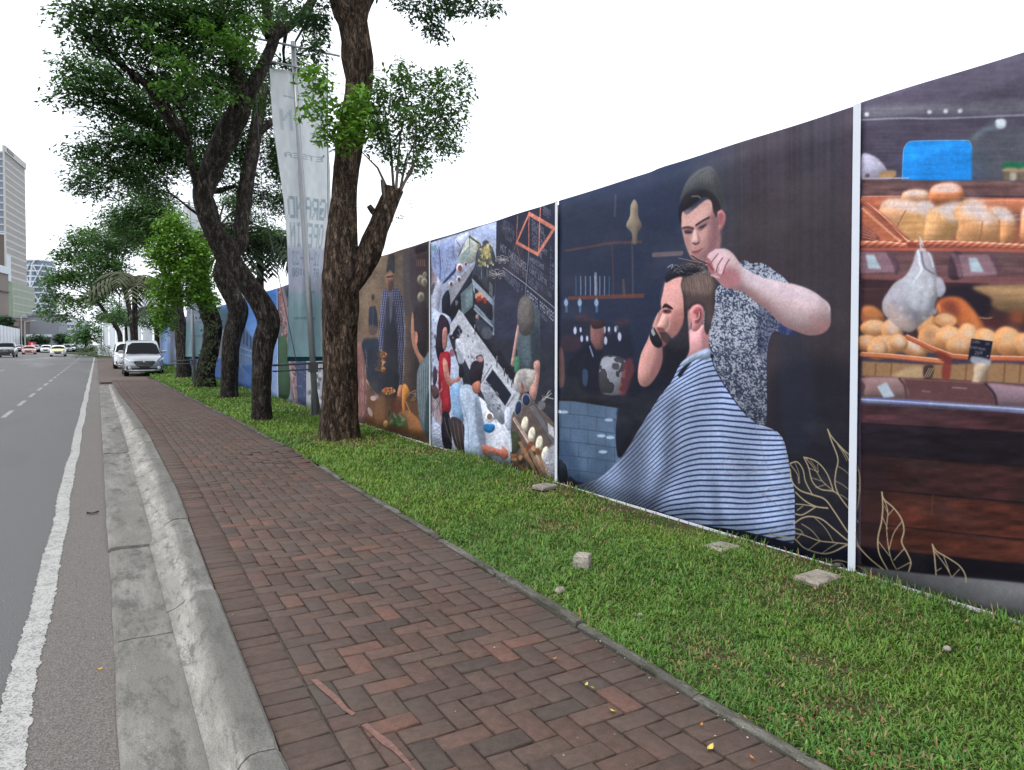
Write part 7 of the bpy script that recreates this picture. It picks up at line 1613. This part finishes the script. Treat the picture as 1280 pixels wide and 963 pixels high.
car('driving_car','pale car partly hidden behind the red saloon on its right','car',M['silver'],loc=at_road(43.5,438.6),Wd=1.76,L=4.3,Ht=1.5,hood=.94,belt=.95,nose=.62,group=G_)
car('driving_car','dark grey car just right of the yellow taxi','car',M['grey_car'],loc=at_road(83,440.6),Wd=1.76,L=4.3,Ht=1.62,hood=.98,belt=.98,nose=.62,group=G_)
car('driving_car','white car farthest off beside the island shrubs','car',M['white_car'],loc=at_road(90.5,438.2),Wd=1.74,L=4.3,Ht=1.6,hood=.94,belt=.98,nose=.62,group=G_)
# a plain motor scooter with rider beside the last car
def rider():
    x,y,_=at_road(95.5,439.5); t=thing('scooter','dark motor scooter with its rider beside the farthest white car','scooter',(x,y,-.12)); 
    def L_(o): return under(o,t)
    for yy in (0,1.25): w=L_(MB().lathe((x-.05,y+yy,.14),(1,0,0),[(0,.0),(0,.2),(.02,.26),(.08,.26),(.1,.2),(.1,0)],12).build('wheel',M['rubber'],t,True))
    L_(MB().loft([[(x+a*w_,y+yy,-.12+z) for a,z in ((-.5,.35),(.5,.35),(.6,.6),(.4,h_),(-.4,h_),(-.6,.6))] for yy,w_,h_ in ((.0,.10,.75),(.15,.32,1.0),(.3,.30,.7),(.7,.30,.78),(1.3,.22,.8))]).build('body',M['dark_car'],t,True))
    L_(MB().tube([(x-.33,y+.2,.93),(x,y+.1,.88),(x+.33,y+.2,.93)],.02,6).build('handlebar',M['black'],t))
    p=thing('person','person in dark clothes and helmet riding the scooter','person',(x,y+.6,-.12)); b=MB()
    def U(o): return under(o,p)
    b.loft([[(x+math.cos(a)*rx,y+yy+math.sin(a)*ry,z) for a in [k*math.pi/5 for k in range(10)]] for yy,z,rx,ry in ((.75,.66,.18,.16),(.72,.85,.17,.14),(.66,1.08,.21,.13),(.62,1.22,.20,.11),(.60,1.28,.07,.07),(.58,1.34,.06,.06))])
    for s in (-1,1):
        b.tube([(x+s*.19,y+.62,1.19),(x+s*.27,y+.45,.98),(x+s*.30,y+.22,.94)],[.055,.045,.035],7); b.tube([(x+s*.10,y+.72,.70),(x+s*.17,y+.30,.66),(x+s*.15,y+.36,.25)],[.085,.065,.045],7)
    U(b.build('body',M['grey_car'],p,True)); U(MB().lathe((x,y+.58,1.30),(0,0,1),[(0,.08),(.05,.125),(.14,.13),(.22,.08),(.25,0)],10).build('helmet',M['black'],p,True))
rider()
# ---------------------------------------------------------------- buildings at the street end
M['tower']=plain('tower_cladding',(.46,.44,.42),.7,.3,var=.06,scale=.2); M['tower_win']=plain('tower_glass',(.12,.12,.125),.4,.3,var=.25,scale=.3); M['tower_blue']=plain('blue_glass',(.13,.18,.24),.2,.6,var=.25,scale=.2)
M['brown']=plain('brown_cladding',(.20,.165,.15),.8,.3,var=.1,scale=.2); M['brown2']=plain('umber_cladding',(.135,.11,.10),.8,.3,var=.1,scale=.2); M['green_scr']=plain('green_screen',(.22,.30,.21),.6,.3,var=.2,scale=.3)
M['white_bld']=plain('white_render',(.55,.59,.63),.7,.3,var=.06,scale=.3); M['grey_bld']=plain('grey_panels',(.24,.26,.29),.6,.3,var=.1,scale=.3); M['brace']=plain('white_steel_brace',(.66,.70,.76),.5,.4); M['red']=plain('red_panel',(.55,.05,.07),.5,.3)
def world(px_,py_,d):
    """point on the sight line at depth d"""
    r=ray(px_,py_); return CAM+r*d
class Fr:
    """facade frame: a at ground, u along, w into the building"""
    def __init__(s,a,b_): s.a=Vector((a[0],a[1],0)); s.u=Vector((b_[0]-a[0],b_[1]-a[1],0)); s.L=s.u.length; s.u.normalize(); s.w=Vector((-s.u.y,s.u.x,0))
    def q(s,x,z,o=0.): return s.a+s.u*x+s.w*o+Vector((0,0,z))
    def box(s,mb,x0,x1,z0,z1,o0,o1):
        v=[s.q(x0,z0,o0),s.q(x1,z0,o0),s.q(x1,z0,o1),s.q(x0,z0,o1),s.q(x0,z1,o0),s.q(x1,z1,o0),s.q(x1,z1,o1),s.q(x0,z1,o1)]
        mb.add(v,[(3,2,1,0),(4,5,6,7),(0,1,5,4),(1,2,6,5),(2,3,7,6),(3,0,4,7)]); return mb
def ground_pt(px_,d): p=world(px_,431,d); return (p[0],p[1])
# tower: the corner towards us at px 9, right face running back to px 35
A=ground_pt(9,400.); B=ground_pt(34.5,440.); t=thing('tower_block','tall pale office tower with gridded windows on the far left','building',(A[0],A[1],0))
fr=Fr(A,B); Ht_=106.; dp=34.
side=Vector(A)-Vector(B); 
b=MB(); fr.box(b,0,fr.L,0,Ht_-.5,0,dp); under(b.build('core',M['tower_win'],t),t)
for name,f_,L_ in (('right',fr,fr.L),):
    fl=3.9; nfl=int(Ht_/fl)
    b=MB()
    for k in range(9,nfl+1): f_.box(b,-.2,L_+.2,k*fl-.55,k*fl+.55,-.12,0.)
    o=under(b.build('floor_band',M['tower'],t),t)
    b=MB(); n=26
    for i in range(n+1): f_.box(b,i*L_/n-.36,i*L_/n+.36,9*fl,Ht_,-.08,0.)
    o=under(b.build('mullion',M['tower'],t),t)
    b=MB(); f_.box(b,-.4,L_+.4,Ht_-.5,Ht_+3.0,-.8,.6); under(b.build('parapet',M['tower'],t),t)
    for i in range(5): b=MB(); f_.box(b,3+i*2.6,5+i*2.6,Ht_+.6,Ht_+2.4,-1.1,-.8); under(b.build('roof_sign_panel',M['tower_win'],t),t)
# left face
gl=Fr(tuple((Vector((A[0],A[1],0))+fr.w*dp)[:2]),A)
b=MB(); 
for k in range(9,int(Ht_/3.9)+1): gl.box(b,0,gl.L,k*3.9-.4,k*3.9+.4,-.5,0)
for i in range(9): gl.box(b,i*gl.L/8-.4,i*gl.L/8+.4,35,Ht_+3,-.6,0)
under(b.build('side_grid',M['tower'],t),t); b=MB(); gl.box(b,0.5,gl.L-.5,35,Ht_-1,-.12,0); under(b.build('side_glass',M['tower_blue'],t),t)
b=MB(); fr.box(b,-.5,6,36,50,-1.,0); under(b.build('white_pier',M['white_bld'],t),t)
b=MB(); fr.box(b,0,fr.L+4,0,35.5,-3.,0); sc_=under(b.build('green_podium',M['green_scr'],t),t)
b=MB()
for k in range(1,9): fr.box(b,0,fr.L+4,k*4-.25,k*4+.25,-3.08,-3.)
for i in range(19): x=i*(fr.L+4)/18; fr.box(b,x-.2,x+.2,0,35.5,-3.12,-3.)
under(b.build('screen_fins',M['tower'],t),t)
# brown block at the very left, stepping down
def simple_block(name,px0,d0,px1,d1,ytop,dp,mat,label,bands=None,bandmat='white_bld',base=None,wins=None):
    A=ground_pt(px0,d0); B=ground_pt(px1,d1); f_=Fr(A,B); h=(431-ytop)*d0/F+H; t=thing(name,label,'building',(A[0],A[1],0)); b=MB(); f_.box(b,0,f_.L,-1,h,0,dp); under(b.build('wall',M[mat],t),t)
    b=MB(); f_.box(b,-.3,f_.L+.3,h,h+.7,-.3,dp+.3); under(b.build('roof_edge',M[bandmat],t),t)
    for (z0,z1,x0,x1,m_) in (bands or []): b=MB(); f_.box(b,f_.L*x0,f_.L*x1,h*z0,h*z1,-.6,-.02); under(b.build('facade_band',M[m_],t),t)
    if wins:
        nx,nz,z0,z1,m_=wins
        for j in range(nz):
            for i in range(nx):
                x=(i+.5)*f_.L/nx; z=h*(z0+(z1-z0)*(j+.5)/nz); b=MB(); f_.box(b,x-f_.L/nx*.33,x+f_.L/nx*.33,z-h*(z1-z0)/nz*.3,z+h*(z1-z0)/nz*.3,-.15,.0); under(b.build('window',M[m_],t),t)
    return t,f_,h
simple_block('shopping_centre',-60,250,12,300,318,30,'brown','brown windowless block with a pale cornice at the left edge',[(.93,1.0,0,1.,'white_bld'),(.70,.715,.80,1.,'brown2')])
simple_block('office_block',-50,330,7.5,345,288,30,'brown2','darker brown upper block rising behind the pale cornice',[(.2,.22,0,1,'brown')])
simple_block('low_block',14,262,38,270,401,20,'brown2','low dark brown block at the foot of the tower',[(.80,.98,.0,.35,'brown'),(.1,.3,.1,.9,'tower_win')],bandmat='brown')
# round building wrapped in white braces
def round_building():
    c=world(50,431,520); R0=9.8; h=(431-322)*505/F; t=thing('round_building','round glass building wrapped in white diagonal braces','building',(c[0],c[1],0)); cx,cy=c[0],c[1]; n=28
    r=lambda z:[(cx+math.cos(2*math.pi*k/n)*R0,cy+math.sin(2*math.pi*k/n)*R0*1.2,z) for k in range(n)]
    under(MB().loft([r(0),r(h)]).build('glass_drum',M['tower_blue'],t),t)
    for i in range(1,17):
        z=i*h/16; b=MB(); q=lambda z,k_:[(cx+math.cos(2*math.pi*k/n)*R0*k_,cy+math.sin(2*math.pi*k/n)*R0*1.2*k_,z) for k in range(n)]
        b.loft([q(z-.45,1.03),q(z+.45,1.03)]); under(b.build('floor_slab',M['brace'],t),t)
    for s in (-1,1):
        for k0 in range(0,8):
            pts=[]; 
            for i in range(9): a=2*math.pi*(k0/8+s*i/8*.30); z=h*.22+h*.74*i/8; pts.append((cx+math.cos(a)*R0*1.06,cy+math.sin(a)*R0*1.27,z))
            under(MB().tube(pts,.36,5).build('brace',M['brace'],t),t)
    pts=[]
    A=world(36.5,400,500); 
    for i in range(10):
        u=i/9; px_=44-8*(1-u)**.8+14*u*u*.2; 
    px_list=[(37.5,388),(37.5,360),(38.2,342),(40.5,330),(44,325),(49,325)]
    under(MB().tube([tuple(world(x,y,503)) for x,y in px_list],.55,6).build('curved_frame',M['brace'],t,True),t)
round_building()
simple_block('mid_rise',38,300,76,318,398,14,'grey_bld','grey mid rise with long pale balconies ending in a dark slab',[(.78,.90,.2,1.,'white_bld'),(.45,.56,.2,1.,'white_bld'),(.6,.74,.2,1.,'tower_blue'),(.28,.40,.2,1.,'tower_blue'),(.0,.22,.3,.95,'brown2')])
simple_block('rooftop_block',52,330,70,335,389,8,'grey_bld','small block of plant rooms above the grey mid rise',[(.3,.35,0,1,'white_bld')])
simple_block('dark_slab',74,292,84.5,298,395,12,'grey_bld','slim dark grey slab at the right end of the mid rise',bandmat='grey_bld')
simple_block('white_building',83,330,113,345,402,20,'white_bld','white building with dark windows seen above the island',None,'white_bld',None,(6,4,.12,.92,'tower_blue'))
simple_block('low_shop',44,225,63,228,421,8,'pinkwall' if 'pinkwall' in M else 'brown','low pinkish brown shop behind the traffic',[(.7,.95,0,1,'brown2')])
t=thing('street_sign','red roadside signboard near the left end of the street','sign',(0,0,0)); p=world(40,431,205)
under(MB().box(p[0]-.9,p[0]+.9,p[1],p[1]+.2,-.1,2.2).build('board',M['red'],t),t); under(MB().box(p[0]-.25,p[0]+.25,p[1]-.05,p[1],.2,1.9).build('board_stripe',M['white_bld'],t),t)
# trees of the far side
for i,(px_,py_,d,w_,h_,lab) in enumerate(((46,425,215,13,6,'dark tree standing before the grey mid rise'),(26,427,235,7,6,'dark tree at the foot of the brown block'),(78,424,222,9,7,'dark tree before the slim grey slab'),(5,402,230,10,7,'tree top showing above the white fence on the far left'))):
    c=world(px_,py_,d); t=thing('far_tree',lab,'tree',(c[0],c[1],0),group='trees at the far end of the street'); lv=Leaves(200+i); rx=w_*d/F; rz=h_*d/F; k=200; q=lv.rg.randn(k,3); q/=np.linalg.norm(q,axis=1,keepdims=True); q*=(lv.rg.rand(k,1)**.4)*np.array([rx,rx,rz]); lv.spray(c+q,.8,8,.7,.5,((.02,.045,.025),(.05,.10,.05)),.8,.2); lv.build('crown',t)
    under(MB().tube([(c[0],c[1],-.2),(c[0]+.2,c[1],c[2]*.6),(c[0],c[1],c[2])],[.28,.22,.12],7).build('trunk',M['bark_dark'],t),t)
# lamp posts over the far traffic
for i,(px_,y0,y1,d) in enumerate(((31.5,402,440,170),(27,395,440,190))):
    c=world(px_,431,d); z1=(431-y0)*d/F+H; t=thing('lamp_post',['grey lamp post before the brown low block','thinner lamp post left of the other one, nearer the white fence'][i],'lamp post',(c[0],c[1],-.12))
    under(MB().tube([(c[0],c[1],-.12),(c[0],c[1],z1)],[.14,.09],8).build('post',M['galv'],t),t); under(MB().tube([(c[0],c[1],z1-.1),(c[0]+1.6,c[1]-.4,z1+.2)],.06,6).build('arm',M['galv'],t),t); under(MB().bbox(c[0]+1.5,c[0]+2.2,c[1]-.6,c[1]-.3,z1+.12,z1+.28,.03).build('lamp_head',M['galv'],t),t)
